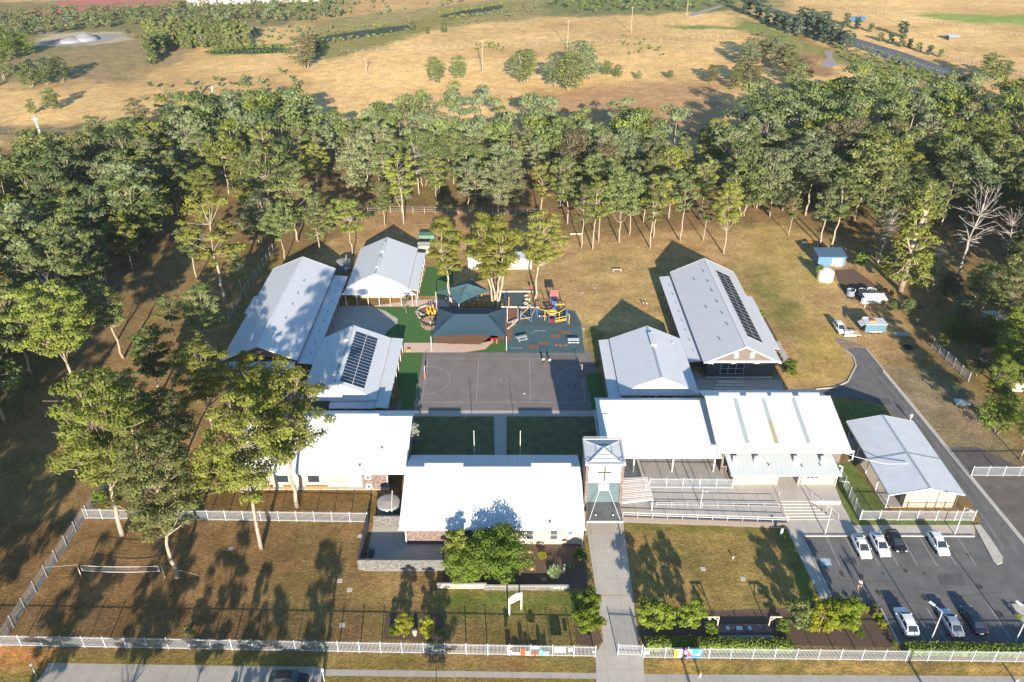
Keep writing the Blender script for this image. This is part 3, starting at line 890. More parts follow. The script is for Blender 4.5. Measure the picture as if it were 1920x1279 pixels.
MB().box(7.0, 8.3, 87.64, 87.717, 2.75, 3.0).build('vent_grille', M['louvre'], t)
MB().box(-15.75, -15.6, 87.45, 87.6, 0, 3.25).build('post', M['trim'], t)
MB().box(10.42, 10.52, 87.62, 87.72, 0, 3.2).build('downpipe', M['trim'], t)
sg = thing('wall_sign', 'small white wall sign with a blue swoosh emblem on the cream front wall', 'sign', (8.6, 87.67, 2))
MB().box(8.05, 9.25, 87.66, 87.716, 1.55, 2.7).build('panel', M['white'], sg)
em = MB()
up_, lo_ = [], []
for k in range(13):
    a = k / 12; up_.append((8.12 + 1.02 * a, 2.25 + .25 * math.sin(a * 3.0) + .12 * a)); lo_.append((8.12 + 1.02 * a, 2.25 - .22 * math.sin(a * 3.1) + .08 * a))
em.add([(a, 87.653, c) for a, c in up_] + [(a, 87.653, c) for a, c in lo_], [(i, i + 1, 14 + i, 13 + i) for i in range(12)])
em.build('emblem', M['blue'], sg)
em = MB(); em.box(8.2, 9.1, 87.648, 87.6585, 1.62, 1.68); em.build('caption_bar', M['trim_blue'], sg)

# -- cross tower
t = thing('cross_tower', 'square entrance tower with white cross panel and glass pyramid roof', 'tower', (13.75, 95.6, 0))
for x0, x1 in ((10.95, 11.35), (16.2, 16.6)):
    MB().box(x0, x1, 92.6, 98.6, 0, 11.1).build('side_wall', M['brickr'], t)
MB().box(11.352, 16.198, 98.3, 98.6, 0, 11.0).build('rear_wall', M['taupe'], t)
MB().box(11.352, 16.198, 92.75, 93.0, 7.55, 11.0).build('cross_panel', M['cream_l'], t)
MB().box(11.352, 16.198, 92.85, 93.0, 2.9, 7.548).build('glazed_panel', M['glass_teal'], t)
MB().box(13.0, 14.55, 92.78, 92.845, 6.0, 7.3).build('white_panel', M['white'], t)
c = MB(); c.box(13.67, 13.86, 92.64, 92.745, 8.0, 10.7); c.box(12.75, 13.669, 92.643, 92.745, 9.5, 9.7); c.box(13.861, 14.75, 92.643, 92.745, 9.5, 9.7)
c.build('cross', M['darkgrey'], t)
r_ = MB()
for a, b, c_, d in ((10.8, 16.75, 92.45, 92.74), (10.8, 16.75, 98.35, 98.7), (10.8, 11.1, 92.741, 98.349), (16.45, 16.75, 92.741, 98.349)): r_.box(a, b, c_, d, 11.1, 11.35)
r_.build('roof_rim', M['trim'], t)
sk = MB(); ap = (13.775, 95.6, 11.9)
base = [(11.15, 92.8, 11.15), (16.4, 92.8, 11.15), (16.4, 98.3, 11.15), (11.15, 98.3, 11.15)]
sk.add(base + [ap], [(0, 1, 4), (1, 2, 4), (2, 3, 4), (3, 0, 4), (3, 2, 1, 0)])
pr = sk.build('pyramid_skylight', M['roof_cp'], t)
hb = MB()
for p in base: hb.bar((p[0], p[1], p[2] + .06), (ap[0], ap[1], ap[2] + .06), .16)
for i in range(4):
    a, b = base[i], base[(i + 1) % 4]
    q0 = [a[k] * .45 + ap[k] * .55 for k in range(3)]; q1 = [b[k] * .45 + ap[k] * .55 for k in range(3)]
    hb.bar((q0[0], q0[1], q0[2] + .05), (q1[0], q1[1], q1[2] + .05), .12)
hb.build('skylight_bars', M['trim_blue'], pr)
rl = MB()
for i in range(4):
    a, b = [(10.95, 92.6), (16.6, 92.6), (16.6, 98.55), (10.95, 98.55)][i], [(16.6, 92.6), (16.6, 98.55), (10.95, 98.55), (10.95, 92.6)][i]
    rl.bar((a[0], a[1], 11.7), (b[0], b[1], 11.7), .06); rl.bar((a[0], a[1], 11.3), (a[0], a[1], 11.7), .08)
rl.build('roof_rail', M['steel'], t)
M['canopy'] = striped('mossy_ribbed_canopy', (.17, .18, .18), 0, .25, .4, .5, .6, .3, .3, .6)
cn = MB().slab([(11.2, 89.2, 3.25), (16.4, 89.2, 3.25), (16.4, 92.74, 3.65), (11.2, 92.74, 3.65)], .08).build('canopy', M['canopy'], t)
MB().box(11.1, 16.5, 89.05, 89.197, 3.02, 3.3).build('fascia', M['trim'], cn)
cb = MB(); cb.bar((13.55, 92.8, 7.9), (11.5, 89.4, 3.3), .05); cb.bar((13.95, 92.8, 7.9), (16.1, 89.4, 3.3), .05); cb.build('stay_cable', M['trim'], t)
for x in (12.5, 15.1): MB().lathe([(.1, 0), (.14, .1), (.05, .2)], (x, 90.2, 3.42), 8).build('lamp', M['white'], cn)
posts(t, [(11.15, 89.6), (16.45, 89.6)], 3.1, .16, 'taupe')

# -- left front classroom block
t = thing('school_building', 'white-roofed left front block half hidden behind tall gum trees', 'building', (-31, 105, 0))
MB().slab([(-45, 100.0, 3.3), (-16.9, 100.0, 3.3), (-16.9, 110.9, 6.5), (-45, 110.9, 6.5)], .14).build('roof', M['roof_x'], t)
MB().slab([(-45, 110.88, 6.1), (-16.9, 110.88, 6.1), (-16.9, 115.5, 4.3), (-45, 115.5, 4.3)], .14).build('rear_roof', M['roof_x'], t)
MB().slab([(-30, 110.4, 6.62), (-22.5, 110.4, 6.62), (-22.5, 111.2, 6.8), (-30, 111.2, 6.8)], .3).build('ridge_ventilator', M['trim'], t)
MB().box(-45.1, -16.8, 99.86, 99.997, 3.1, 3.27).build('gutter', M['trim'], t)
MB().box(-44.3, -24.2, 100.35, 115, 0, 3.25).build('wall', M['cream'], t)
MB().box(-24.198, -20.1, 100.3, 115, 0, 3.25).build('pale_wall', M['brickr'], t)
MB().box(-20.098, -17.4, 106, 115, 0, 4.5).build('side_wall', M['cream'], t)
MB().box(-26.2, -24.3, 100.28, 100.345, 0, 3.2).build('wall_panel', M['cream_l'], t)
window(t, -38, -36, 100.35, 1, 2.6); window(t, -33, -31, 100.35, 1, 2.6)
for x in (-44.3, -35, -29.6): MB().box(x, x + .1, 100.2, 100.34, 0, 3.2).build('downpipe', M['trim'], t)
posts(t, [(-20.1, 100.3), (-17.2, 100.3)], 3.2)
MB().box(-44.6, -19.9, 99.7, 100.26, 0, .12).build('step', M['kerb'], t)
vents(t, [(-24.5, 101.2, 3.65), (-21.3, 104.5, 4.6)])
for x, z in ((-23.6, 2.1), (-23.6, .2)):
    ac = thing('air_conditioner', 'upper wall air conditioner on the brown end wall of the left front block' if z > 1 else 'lower air conditioner near the ground at the brown end wall', 'air conditioner', (x + .5, 100.1, z), 'air conditioners on the brown wall')
    MB().box(x, x + 1, 99.85, 100.28, z, z + .75).build('case', M['white'], ac)
    MB().lathe([(.27, 0), (.27, .03)], (0, 0, 0), 14).build('fan_grille', M['darkgrey'], ac, local=True).location = (0, -.26, .38)
    ac.children[1].rotation_euler = (PI / 2, 0, 0)

# -- covered outdoor area, hall and lean-to on the right
t = thing('covered_area', 'open covered area with a large white roof behind the cross tower', 'shelter', (24, 109, 0))
mb = MB(); mb.slab([(14.6, 103.1, 4.0), (34.2, 103.1, 4.0), (34.2, 116.2, 6.1), (14.6, 116.2, 6.1)], .14)
mb.build('roof', M['roof_x'], t)
MB().box(14.5, 34.2, 102.96, 103.097, 3.82, 3.98).build('gutter', M['trim'], t)
MB().box(14.4, 14.597, 103.1, 116.2, 3.7, 4.0).build('fascia', M['trim'], t)
MB().slab([(14.7, 106.2, 4.62), (16.5, 106.2, 4.62), (16.5, 112.6, 5.68), (14.7, 112.6, 5.68)], .04).build('roof_patch', M['roof_cp'], t)
MB().slab([(14.6, 116.2, 5.9), (34.2, 116.2, 5.9), (34.2, 118, 5.3), (14.6, 118, 5.3)], .1).build('rear_flashing', M['trim'], t)
posts(t, [(20, 103.4), (26.4, 103.4), (33.2, 103.4), (15.0, 103.4)], 4.0, .2, z0=.7)
posts(t, [(15, 115.8), (21, 115.8), (27, 115.8), (33.5, 115.8)], 6.0, .2)
MB().box(14.9, 15.1, 105, 115.4, 0, 2.6).build('side_wall', M['brickd'], t)
MB().box(16.8, 33.8, 115.95, 116.1, 0, 3.6).build('rear_wall', M['taupe'], t)

mb = MB(); mb.prism([(16.62, 92.9), (42.2, 91.5), (42.2, 96.3), (51.9, 96.3), (52.4, 103), (34.3, 115.8), (15.2, 115.8), (16.62, 98.7)], -.05, .7)
tag(mb.build('terrace', [M['conc']]), kind='structure')
mb = MB(); mb.prism([(16.62, 92.65), (42.2, 91.25), (42.2, 91.48), (16.62, 92.88)], -.05, .85)
tag(mb.build('terrace_wall', M['taupe']), 'taupe rendered low wall along the ramp', 'wall')

t = thing('school_hall', 'tall white-roofed hall with grey translucent roof strips and four wall fans', 'building', (44, 108, 0))
mb = MB(); mb.slab([(33.3, 102.5, 5.6), (54.7, 102.5, 5.6), (54.7, 114.6, 8.1), (33.3, 114.6, 8.1)], .16)
rf = mb.build('roof', M['roof_x'], t)
MB().slab([(33.3, 114.58, 7.8), (54.7, 114.58, 7.8), (54.7, 119.5, 5.9), (33.3, 119.5, 5.9)], .14).build('rear_roof', M['roof_x'], t)
zs = lambda y: 5.6 + (y - 102.5) * 2.5 / 12.1
for xa, ya, yb, mm_ in ((38.3, 104.2, 114.4, 'skylight'), (43.1, 109.0, 114.4, 'skylight'), (43.1, 104.2, 108.95, 'skytan'), (48.3, 104.2, 114.4, 'skylight')):
    MB().slab([(xa - .35, ya, zs(ya) + .03), (xa + .35, ya, zs(ya) + .03), (xa + .35, yb, zs(yb) + .03), (xa - .35, yb, zs(yb) + .03)], .02).build('roof_light', M[mm_], rf)
for xa in (35.6, 40.3, 44.6, 49.3):
    MB().slab([(xa, 114.2, 8.35), (xa + 3.6, 114.2, 8.35), (xa + 3.6, 114.9, 8.55), (xa, 114.9, 8.55)], .35).build('ridge_ventilator', M['trim'], rf)
MB().box(33.2, 54.8, 102.36, 102.497, 5.4, 5.57).build('gutter', M['trim'], rf)
for x in (33.2, 54.703):
    MB().slab([(x, 102.4, 5.65), (x + .1, 102.4, 5.65), (x + .1, 114.6, 8.15), (x, 114.6, 8.15)], .3).build('barge_board', M['trim'], rf)
MB().box(34.3, 53.6, 103.35, 119, 0, 5.7).build('wall', M['taupe'], t)
g = MB(); vs = [(103.4, 5.7), (119, 5.7), (114.6, 7.7)]
for sx in (34.35, 53.3):
    g.add([(sx, a, c) for a, c in vs] + [(sx + .2, a, c) for a, c in vs], [(0, 1, 2), (5, 4, 3), (0, 3, 4, 1), (1, 4, 5, 2), (2, 5, 3, 0)])
g.build('gable', M['taupe'], t)
lr = MB().slab([(35.0, 99.7, 3.2), (52.6, 99.7, 3.2), (52.0, 103.3, 4.5), (34.6, 103.3, 4.5)], .12).build('lean_to_roof', M['roof_lean'], t)
MB().box(34.95, 52.65, 99.56, 99.697, 3.0, 3.2).build('gutter', M['trim'], lr)
vents(lr, [(41.3, 101.2, 3.8), (46.6, 101.0, 3.72), (49.6, 101.2, 3.8)], .09)
for a, b in ((35.6, 42.9), (46.1, 52.1)): MB().box(a, b, 100.2, 103.2, 0, 3.15).build('lower_wall', M['cream'], t)
MB().box(42.902, 46.098, 102.6, 103.2, 0, 3.9).build('porch_wall', M['cream_l'], t)
window(t, 43.6, 45.0, 102.6, .7, 2.9, 'darkgrey')
window(t, 47.3, 49.3, 100.2, 2.0, 2.75, 'louvre', mull=3)
for x in (37.2, 52.2): MB().box(x, x + .1, 100.08, 100.19, 0, 3.1).build('downpipe', M['trim'], t)
for i, px in enumerate((1378, 1418, 1491.5, 1542)):
    p = P(px, 852, 4.9)
    wf = ['leftmost white condenser box on the hall lean-to roof', 'second white condenser box from the left on the hall lean-to roof', 'third white condenser box from the left on the hall lean-to roof', 'rightmost white condenser box on the hall lean-to roof'][i]
    ac = thing('air_conditioner', wf, 'air conditioner', (p.x, 101.9, 4.0), 'condensers on the lean-to roof')
    MB().box(p.x - .5, p.x + .5, 101.6, 102.2, 4.15, 5.05).build('case', M['white'], ac)
    o_ = MB().lathe([(.36, 0), (.36, .03), (.30, .04)], (0, 0, 0), 14).build('fan_grille', M['steel'], ac, local=True); o_.location = (0, -.31, .6); o_.rotation_euler = (PI / 2, 0, 0)
    MB().box(p.x - .45, p.x + .45, 101.65, 102.15, 3.78, 4.148).build('bracket', M['steel'], ac)
kerbpipe = thing('roof_pipe', 'white looping drainpipes at the right end of the hall', 'pipe', (55, 103, 0))
MB().tube([(54.9, 103.5, 5), (55.6, 103.5, 5), (55.6, 103.3, 3.3), (54.9, 103.2, 3.2)], .1, 8).build('upper_pipe', M['trim'], kerbpipe)
MB().tube([(53.0, 102, 3.2), (53.6, 101.8, 3.0), (53.5, 101.5, .4), (55, 101.2, .3)], .09, 8).build('lower_pipe', M['trim'], kerbpipe)

# terrace furniture: slatted pergola, fence on the terrace, handrails, steps
t = thing('slatted_pergola', 'sloping white slatted shade roof beside the cross tower', 'pergola', (19, 97, .7))
fr = MB(); z_ = 3.2
quad = [P(1168, 897, z_), P(1213, 895, z_), P(1224, 937, z_ - .3), P(1167, 943, z_ - .3)]
for i in range(4): fr.bar(quad[i], quad[(i + 1) % 4], .15, .2)
fr.build('frame', M['trim'], t)
n = 14
for k in range(n):
    a = quad[0].lerp(quad[3], (k + .5) / n); b = quad[1].lerp(quad[2], (k + .5) / n)
    MB().bar(a + Vector((0, 0, .12)), b + Vector((0, 0, .12)), .2, .04).build('slat', M['white'] if k % 3 else M['pinkconc'], t)
for q in quad[1:3]: MB().box(q.x - .06, q.x + .06, q.y - .06, q.y + .06, .7, q.z).build('post', M['trim'], t)


def fence(a, b, label, h=2.1, sp=2.75, group='white palisade fences', z0=0.0, step=.17, endpost=True):
    a, b = Vector((a[0], a[1], z0)), Vector((b[0], b[1], z0))
    t = thing('palisade_fence', label, 'fence', a, group)
    L = (b - a).length; d = (b - a) / L
    n = max(1, round(L / sp))
    pm = None
    for i in range(n + (1 if endpost else 0)):
        p = a + d * (L * i / n)
        if pm is None:
            m_ = MB(); m_.box(p.x - .055, p.x + .055, p.y - .055, p.y + .055, z0 - .05, z0 + h + .12); pm = m_.build('post', M['fence'], t)
        else:
            q = pm.copy(); COL.objects.link(q); q.parent = t; q.location = p - a
    for zz_ in (.22, h - .25):
        off = Vector((d.y, -d.x, 0)) * .0
        MB().bar(a + Vector((0, 0, zz_)) + off, b + Vector((0, 0, zz_)) + off, .045, .07).build('rail', M['fence'], t)
    nx = Vector((-d.y, d.x, 0)) * .03
    vs, fs = [], []
    k = int(L / step)
    for i in range(k):
        c = a + d * ((i + .5) * L / k) - nx
        hw = d * .022
        m4 = [c - hw, c + hw]
        j = len(vs)
        zt = z0 + h
        for q in m4: vs += [(q.x, q.y, z0 + .08), (q.x + nx.x * .3, q.y + nx.y * .3, z0 + .08)]
        for q in m4: vs += [(q.x, q.y, zt - .06), (q.x + nx.x * .3, q.y + nx.y * .3, zt - .06)]
        vs += [(c.x, c.y, zt + .05), (c.x + nx.x * .3, c.y + nx.y * .3, zt + .05)]
        fs += [(j, j + 2, j + 6, j + 4), (j + 3, j + 1, j + 5, j + 7), (j + 1, j, j + 4, j + 5), (j + 2, j + 3, j + 7, j + 6),
               (j + 4, j + 6, j + 8), (j + 7, j + 5, j + 9), (j + 5, j + 4, j + 8, j + 9), (j + 6, j + 7, j + 9, j + 8)]
    MB().add(vs, fs).build('pickets', M['fence'], t)
    return t


g_ = 'white palisade fences'
fl = P(2, 1211); fr_ = P(1116, 1232)
front_fence = fence(fl[:2], fr_[:2], 'long white palisade fence along the street left of the entry path')
fence(P(1206, 1234)[:2], P(1985, 1243)[:2], 'long white palisade fence along the street in front of the car park')
fence(P(1158, 1228)[:2], P(1203, 1230)[:2], 'white palisade sliding gate panel across the right half of the entry path', sp=3.2)
fence((-78, 69.9), fl[:2], 'short white palisade fence run at the far left street corner')
fence((fl.x, fl.y + .1), P(160, 973)[:2], 'white palisade fence running back along the left side lawn')
fence(P(160, 973)[:2], P(690, 980)[:2], 'white palisade fence between the side lawn and the left front block')
fence(P(165, 968)[:2], P(200, 915)[:2], 'short white palisade fence run behind the left fence corner')
fence(P(1572.6, 893)[:2], P(1611, 976)[:2], 'white palisade fence running along the side lawn by the carport block')
fence(P(1612, 976)[:2], P(1824, 977)[:2], 'white palisade fence in front of the cream carport block end wall')
fence(P(1820, 893)[:2], P(2030, 893)[:2], 'white palisade gate fence across the side yard at right')
fence(P(1217, 915.3, .7)[:2], P(1373, 916.6, .7)[:2], 'white palisade fence standing on the terrace', z0=.7)
fence(P(1747, 652)[:2], P(1815, 716)[:2], 'weathered palisade fence in the shade behind the yellow bin')

t = thing('handrail', 'double white handrail along the front edge of the ramp', 'handrail', (17, 92.6, .7))
a, b = Vector((17, 92.55, .85)), Vector((42.0, 91.4, .85))
for zo in (.5, .95): MB().tube([a + Vector((0, 0, zo)), b + Vector((0, 0, zo))], .035, 6).build('rail', M['trim'], t)
for k in range(12):
    p = a.lerp(b, k / 11); MB().tube([p, p + Vector((0, 0, .95))], .035, 6).build('baluster', M['trim'], t)
t = thing('handrail', 'grey handrail on the inner side of the ramp', 'handrail', (22, 95, .7))
a, b = Vector((22.5, 95.0, .7)), Vector((41.6, 94.6, .7))
for zo in (.5, .95): MB().tube([a + Vector((0, 0, zo)), b + Vector((0, 0, zo))], .03, 6).build('rail', M['steel'], t)
for k in range(9):
    p = a.lerp(b, k / 8); MB().tube([p, p + Vector((0, 0, .95))], .03, 6).build('baluster', M['steel'], t)
st = thing('entrance_steps', 'broad pale concrete steps down from the hall entrance', 'steps', (44, 93, 0))
for k in range(6):
    y1 = 96.28 - k * .57
    MB().box(42.25, 47.2 + k * .5, y1 - .57, y1 - .002, -.03, .62 - k * .11).build('step', M['conc'] if k % 2 else M['kerb'], st)
for x0, x1 in ((47.6, 50.4), (42.4, 42.4)):
    t = thing('handrail', 'steel handrail on the %s side of the entrance steps' % ('right' if x0 > 46 else 'left'), 'handrail', (x0, 96, .7))
    r_ = MB(); r_.tube([(x0, 97.4, .7), (x0, 97.4, 1.7), (x0, 96.4, 1.65), (x1, 93.0, 1.0), (x1, 92.8, .0)], .035, 6)
    r_.build('rail', M['steel'], t)
    MB().tube([((x0 + x1) / 2, 94.4, .3), ((x0 + x1) / 2, 94.4, 1.3)], .03, 6).build('post', M['steel'], t)

# -- carport block
t = thing('breezeway_block', 'pale blue gabled block with cream end wall beside the driveway', 'building', (64.3, 104, 0))
X0, X1, Y0, Y1 = 58.4, 70.1, 95.0, 113.9
gable_roof(t, X0, X1, Y0, Y1, 3.2, 4.55, 64.4, 'roof_cp', 'trim_blue')
MB().slab([(X0, 103.3, 3.24), (64.4, 103.3, 4.6), (64.4, 103.7, 4.6), (X0, 103.7, 3.24)], .03).build('roof_joint', M['trim_blue'], t)
MB().slab([(64.4, 103.3, 4.6), (X1, 103.3, 3.24), (X1, 103.7, 3.24), (64.4, 103.7, 4.6)], .03).build('roof_joint', M['trim_blue'], t)
MB().box(61.4, 69.3, 95.6, 113.2, 0, 3.2).build('wall', M['cream'], t)
g = MB(); vs = [(61.5, 3.2), (69.2, 3.2), (69.2, 3.3), (64.4, 4.35), (61.5, 3.75)]
g.add([(a, 95.62, c) for a, c in vs] + [(a, 95.85, c) for a, c in vs], [(0, 1, 2, 3, 4), (9, 8, 7, 6, 5)] + [(i, 5 + i, 5 + (i + 1) % 5, (i + 1) % 5) for i in range(5)])
g.build('gable', M['cream'], t)
posts(t, [(58.7, y) for y in (95.5, 99.6, 103.8, 108, 112.4)], 3.1, .12, 'trim')
for y in (97, 100.5, 104, 107.5, 111): MB().box(61.34, 61.397, y, y + 1.0, .05, 2.2).build('door', M['taupe'], t)
MB().box(58.6, 61.38, 95.6, 113.2, -.02, .1).build('veranda_floor', M['conc'], t)
MB().box(69.303, 69.4, 95.3, 95.9, 0, 3.1).build('end_panel', M['taupe'], t)
wl = thing('service_cable', 'sagging white service cable from the hall to the carport block', 'cable', (53, 102, 5))
MB().tube([(53.4, 102.3, 5.5 - 0), (55, 101.9, 5.15), (57.5, 101.4, 4.7), (60, 101.1, 4.25), (63.4, 100.7, 4.6)], .05, 5).build('cable', M['steel'], wl)

# -- classrooms
def classroom(label, x0, x1, y0, y1, ze, zr, xr, m, walk=None, dutch=True, wall='cream', skirt=True, walls=True):
    t = thing('classroom_block', label, 'building', ((x0 + x1) / 2, (y0 + y1) / 2, 0))
    if dutch:
        # hip at the front, small gable above it
        f = .45; ym = y0 + 2.6
        zl = ze + (zr - ze) * f
        xa, xb = x0 + (xr - x0) * f, x1 + (xr - x1) * f
        mb = MB()
        mb.slab([(x0, y0, ze), (xa, y0 + 1.2, zl), (xr, y0 + 1.2, zr), (xr, y1, zr), (x0, y1, ze)][::-1], .14)
        mb.slab([(x1, y0, ze), (x1, y1, ze), (xr, y1, zr), (xr, y0 + 1.2, zr), (xb, y0 + 1.2, zl)][::-1], .14)
        mb.slab([(x0, y0 - .003, ze), (x1, y0 - .003, ze), (xb, y0 + 1.197, zl), (xa, y0 + 1.197, zl)], .14)
        rf = mb.build('roof', M[m], t)
        g = MB(); yg = y0 + 1.35
        vs = [(xa + .3, zl - .1), (xb - .3, zl - .1), (xr, zr - .16)]
        g.add([(a, yg, c) for a, c in vs] + [(a, yg + .2, c) for a, c in vs], [(0, 1, 2), (5, 4, 3), (0, 3, 4, 1), (1, 4, 5, 2), (2, 5, 3, 0)])
        g.build('gablet', M['cream_l'], t)
        b = MB()
        b.slab([(xa, y0 + 1.13, zl + .03), (xr, y0 + 1.13, zr + .03), (xr, y0 + 1.197, zr + .03), (xa, y0 + 1.197, zl + .03)][::-1], .22)
        b.slab([(xr, y0 + 1.13, zr + .03), (xb, y0 + 1.13, zl + .03), (xb, y0 + 1.197, zl + .03), (xr, y0 + 1.197, zr + .03)][::-1], .22)
        b.build('barge_board', M['trim'], rf)
        for q in ((x0 - .13, x0 - .002, y0, y1), (x1 + .002, x1 + .13, y0, y1), (x0, x1, y0 - .14, y0 - .006)): MB().box(*q, ze - .17, ze - .03).build('gutter', M['trim'], rf)
        cp = MB(); cp.slab([(xr - .2, y0 + 1.1, zr + .02), (xr, y0 + 1.1, zr + .07), (xr, y1, zr + .07), (xr - .2, y1, zr + .02)][::-1], .05)
        cp.slab([(xr, y0 + 1.1, zr + .07), (xr + .2, y0 + 1.1, zr + .02), (xr + .2, y1, zr + .02), (xr, y1, zr + .07)][::-1], .05)
        cp.build('ridge_cap', M['trim_blue'], rf)
        wy0 = y0 + 1.9
    else:
        rf = gable_roof(t, x0, x1, y0, y1, ze, zr, xr, m)
        wy0 = y0 + .9
    wx0, wx1, wy1 = x0 + .9, x1 - .9, y1 - .7
    tt = .25
    hw = min(ze, 3.3) + .15
    mb = MB()
    mb.box(wx0, wx0 + tt, wy0, wy1, 0, hw); mb.box(wx1 - tt, wx1, wy0, wy1, 0, hw)
    mb.box(wx0 + tt, wx1 - tt, wy0, wy0 + tt, 0, hw); mb.box(wx0 + tt, wx1 - tt, wy1 - tt, wy1, 0, hw)
    mb.build('wall', M[wall], t)
    mb = MB(); yb = wy1 - tt
    vs = [(wx0, hw), (wx1, hw), (xr, zr - .2)]
    mb.add([(a, yb, c) for a, c in vs] + [(a, yb + .2, c) for a, c in vs], [(0, 1, 2), (5, 4, 3), (0, 3, 4, 1), (1, 4, 5, 2), (2, 5, 3, 0)])
    mb.build('gable', M[wall], t)
    return t, rf


# right classroom
t, rf = classroom('grey-roofed middle right classroom with a white gablet facing the covered area', 19.9, 34.1, 121.4, 141.3, 3.6, 6.6, 27.2, 'roof_y')
wk = lean(t, 17.8, 19.95, 121.0, 141.8, 2.9, 3.15, 'x', 'roof_y', 'walkway_roof')
for k in range(8): MB().box(17.9, 18.0, 121.4 + k * 2.85, 121.5 + k * 2.85, 0, 2.8).build('post', M['trim'], t)
for k in range(5): window(t, 123.4 + k * 3.6, 125.4 + k * 3.6, 20.8, .9, 2.6, 'glass', -1, 2, 1, 'trim', 'y')
window(t, 24, 30, 123.3, .9, 2.6, mull=4)
MB().box(26.2, 26.4, 121.5, 121.7, 0, 3.4).build('post', M['trim'], t)
MB().slab([(26.9, 133.5, 6.95), (27.9, 133.5, 6.95), (27.9, 138.2, 6.95), (26.9, 138.2, 6.95)], .5).build('ridge_ventilator', M['roof_cp'], rf)
vents(rf, [(32, 137.5, 4.6)], .1, 'trim')
# far right large building
t, rf = classroom('long grey-roofed right block with a solar strip and twin louvres in its front gable', 37.1, 51.9, 131.5, 170.8, 4.0, 7.6, 44.7, 'roof_d', dutch=False, wall='brickd')
g = MB(); vs = [(38.2, 4.2), (50.8, 4.2), (44.7, 7.3)]
g.add([(a, 132.15, c) for a, c in vs] + [(a, 132.39, c) for a, c in vs], [(0, 1, 2), (5, 4, 3), (0, 3, 4, 1), (1, 4, 5, 2), (2, 5, 3, 0)])
g.build('front_gable', M['taupe'], t)
for x in (42.8, 45.9): MB().box(x, x + .8, 132.08, 132.147, 4.7, 5.9).build('louvre', M['white'], t)
MB().box(37.3, 51.8, 131.9, 132.14, 3.6, 4.15).build('front_beam', M['white'], t)
for x in (38.9, 43.6, 48.5): MB().box(x - .1, x + .1, 131.92, 132.1, 3.3, 3.598).build('bracket', M['trim'], t)
window(t, 40.6, 45.2, 132.4, .9, 3.3, 'glass', mull=3, rows=2)
MB().box(38.0, 51.0, 132.2, 132.39, 0, .22).build('plinth', M['trim'], t)
wk = lean(t, 34.6, 37.15, 133.3, 170.3, 3.0, 3.3, 'x', 'roof_y', 'walkway_roof')
for k in range(12): MB().box(34.75, 34.85, 133.6 + k * 3.3, 133.7 + k * 3.3, 0, 2.9).build('post', M['trim'], t)
MB().slab([(51.85, 137, 3.98), (53.3, 137, 3.6), (53.3, 159, 3.6), (51.85, 159, 3.98)], .1).build('side_roof', M['roof_d'], t)
zf = lambda x: 7.6 - (x - 44.7) * 3.6 / 7.2
solar(t, 46.3, 49.6, 136.6, 166, zf, 2, 18)
zl = lambda x: 4 + (x - 37.1) * 3.6 / 7.6
vents(rf, [(41.0, y, zl(41.0)) for y in (137, 150, 163)] + [(43.3, y, zl(43.3)) for y in (141, 145.5, 150.5, 155.5, 160, 165)], .1)
vents(wk, [(36.1, y, 3.17) for y in (137, 141, 145, 149, 153, 157, 161, 165)], .07)
sheet('yard_bed', [(1563, 506), (1600, 504), (1640, 532), (1668, 562), (1630, 566), (1588, 560), (1572, 530)], M['mulch'], 1)
sheet('worn_track', [(1562, 632), (1600, 640), (1627, 656), (1588, 657), (1573, 645)], mat('worn_gravel', (.24, .185, .14), 1, .25, .7), 1)
sheet('side_path', [(1402, 555), (1410, 555), (1428, 586), (1420, 588)], M['conc'], 2)
sheet('side_path', [(1455, 640), (1462, 640), (1483, 678), (1470, 680)], M['conc'], 2)
sheet('garden_bed', [(1418, 588), (1430, 586), (1460, 640), (1448, 640)], M['mulch'], 2)
sheet('forecourt', [(1300, 688), (1320, 712), (1465, 712), (1470, 735), (1310, 735), (1298, 700)], M['conc'], 2)
st = thing('entrance_steps', 'terraced grey steps before the dark brick block', 'steps', P(1360, 715)[:])
for k in range(4):
    a, b = P(1328 + k * 5, 720), P(1398 - k * 3, 706)
    MB().box(a.x, b.x, 126.8 + k * .9, 127.7 + k * .9 - .003, -.02, .18 * (k + 1)).build('step', M['kerb'], st)

# left long building
t, rf = classroom('large white-roofed left block dappled with tree shadows', -56.3, -41.7, 132.6, 172.6, 4.0, 7.1, -49.0, 'roof_y', dutch=False, wall='brickd')
g = MB(); vs = [(-55.2, 4.2), (-42.8, 4.2), (-49, 6.8)]
g.add([(a, 133.25, c) for a, c in vs] + [(a, 133.49, c) for a, c in vs], [(0, 1, 2), (5, 4, 3), (0, 3, 4, 1), (1, 4, 5, 2), (2, 5, 3, 0)])
g.build('front_gable', M['brickd'], t)
lean(t, -54.8, -42.0, 130.6, 132.55, 3.3, 3.6, 'y', 'roof_y', 'front_awning')
window(t, -50, -46.5, 133.5, .6, 3.0, 'glass_teal', mull=3, rows=2)
wk = lean(t, -41.65, -38.6, 132.4, 170.4, 3.4, 3.1, 'x', 'roof_y', 'walkway_roof')
for k in range(12): MB().box(-38.8, -38.7, 133 + k * 3.3, 133.1 + k * 3.3, 0, 3.0).build('post', M['trim'], t)
vents(wk, [(-39.8, y, 3.2) for y in (136, 140, 144.5, 149, 153, 157.5, 162, 166)], .08)
zl = lambda x: 7.1 - (x + 49) * 3.1 / 7.3
vents(rf, [(-43, y, zl(-43)) for y in (138, 168)] + [(-46.5, y, zl(-46.5)) for y in (145, 151, 156, 162)], .1)
MB().slab([(-57.6, 152, 3.3), (-56.4, 152, 3.6), (-56.4, 160, 3.6), (-57.6, 160, 3.3)], .1).build('side_roof', M['roof_y'], t)
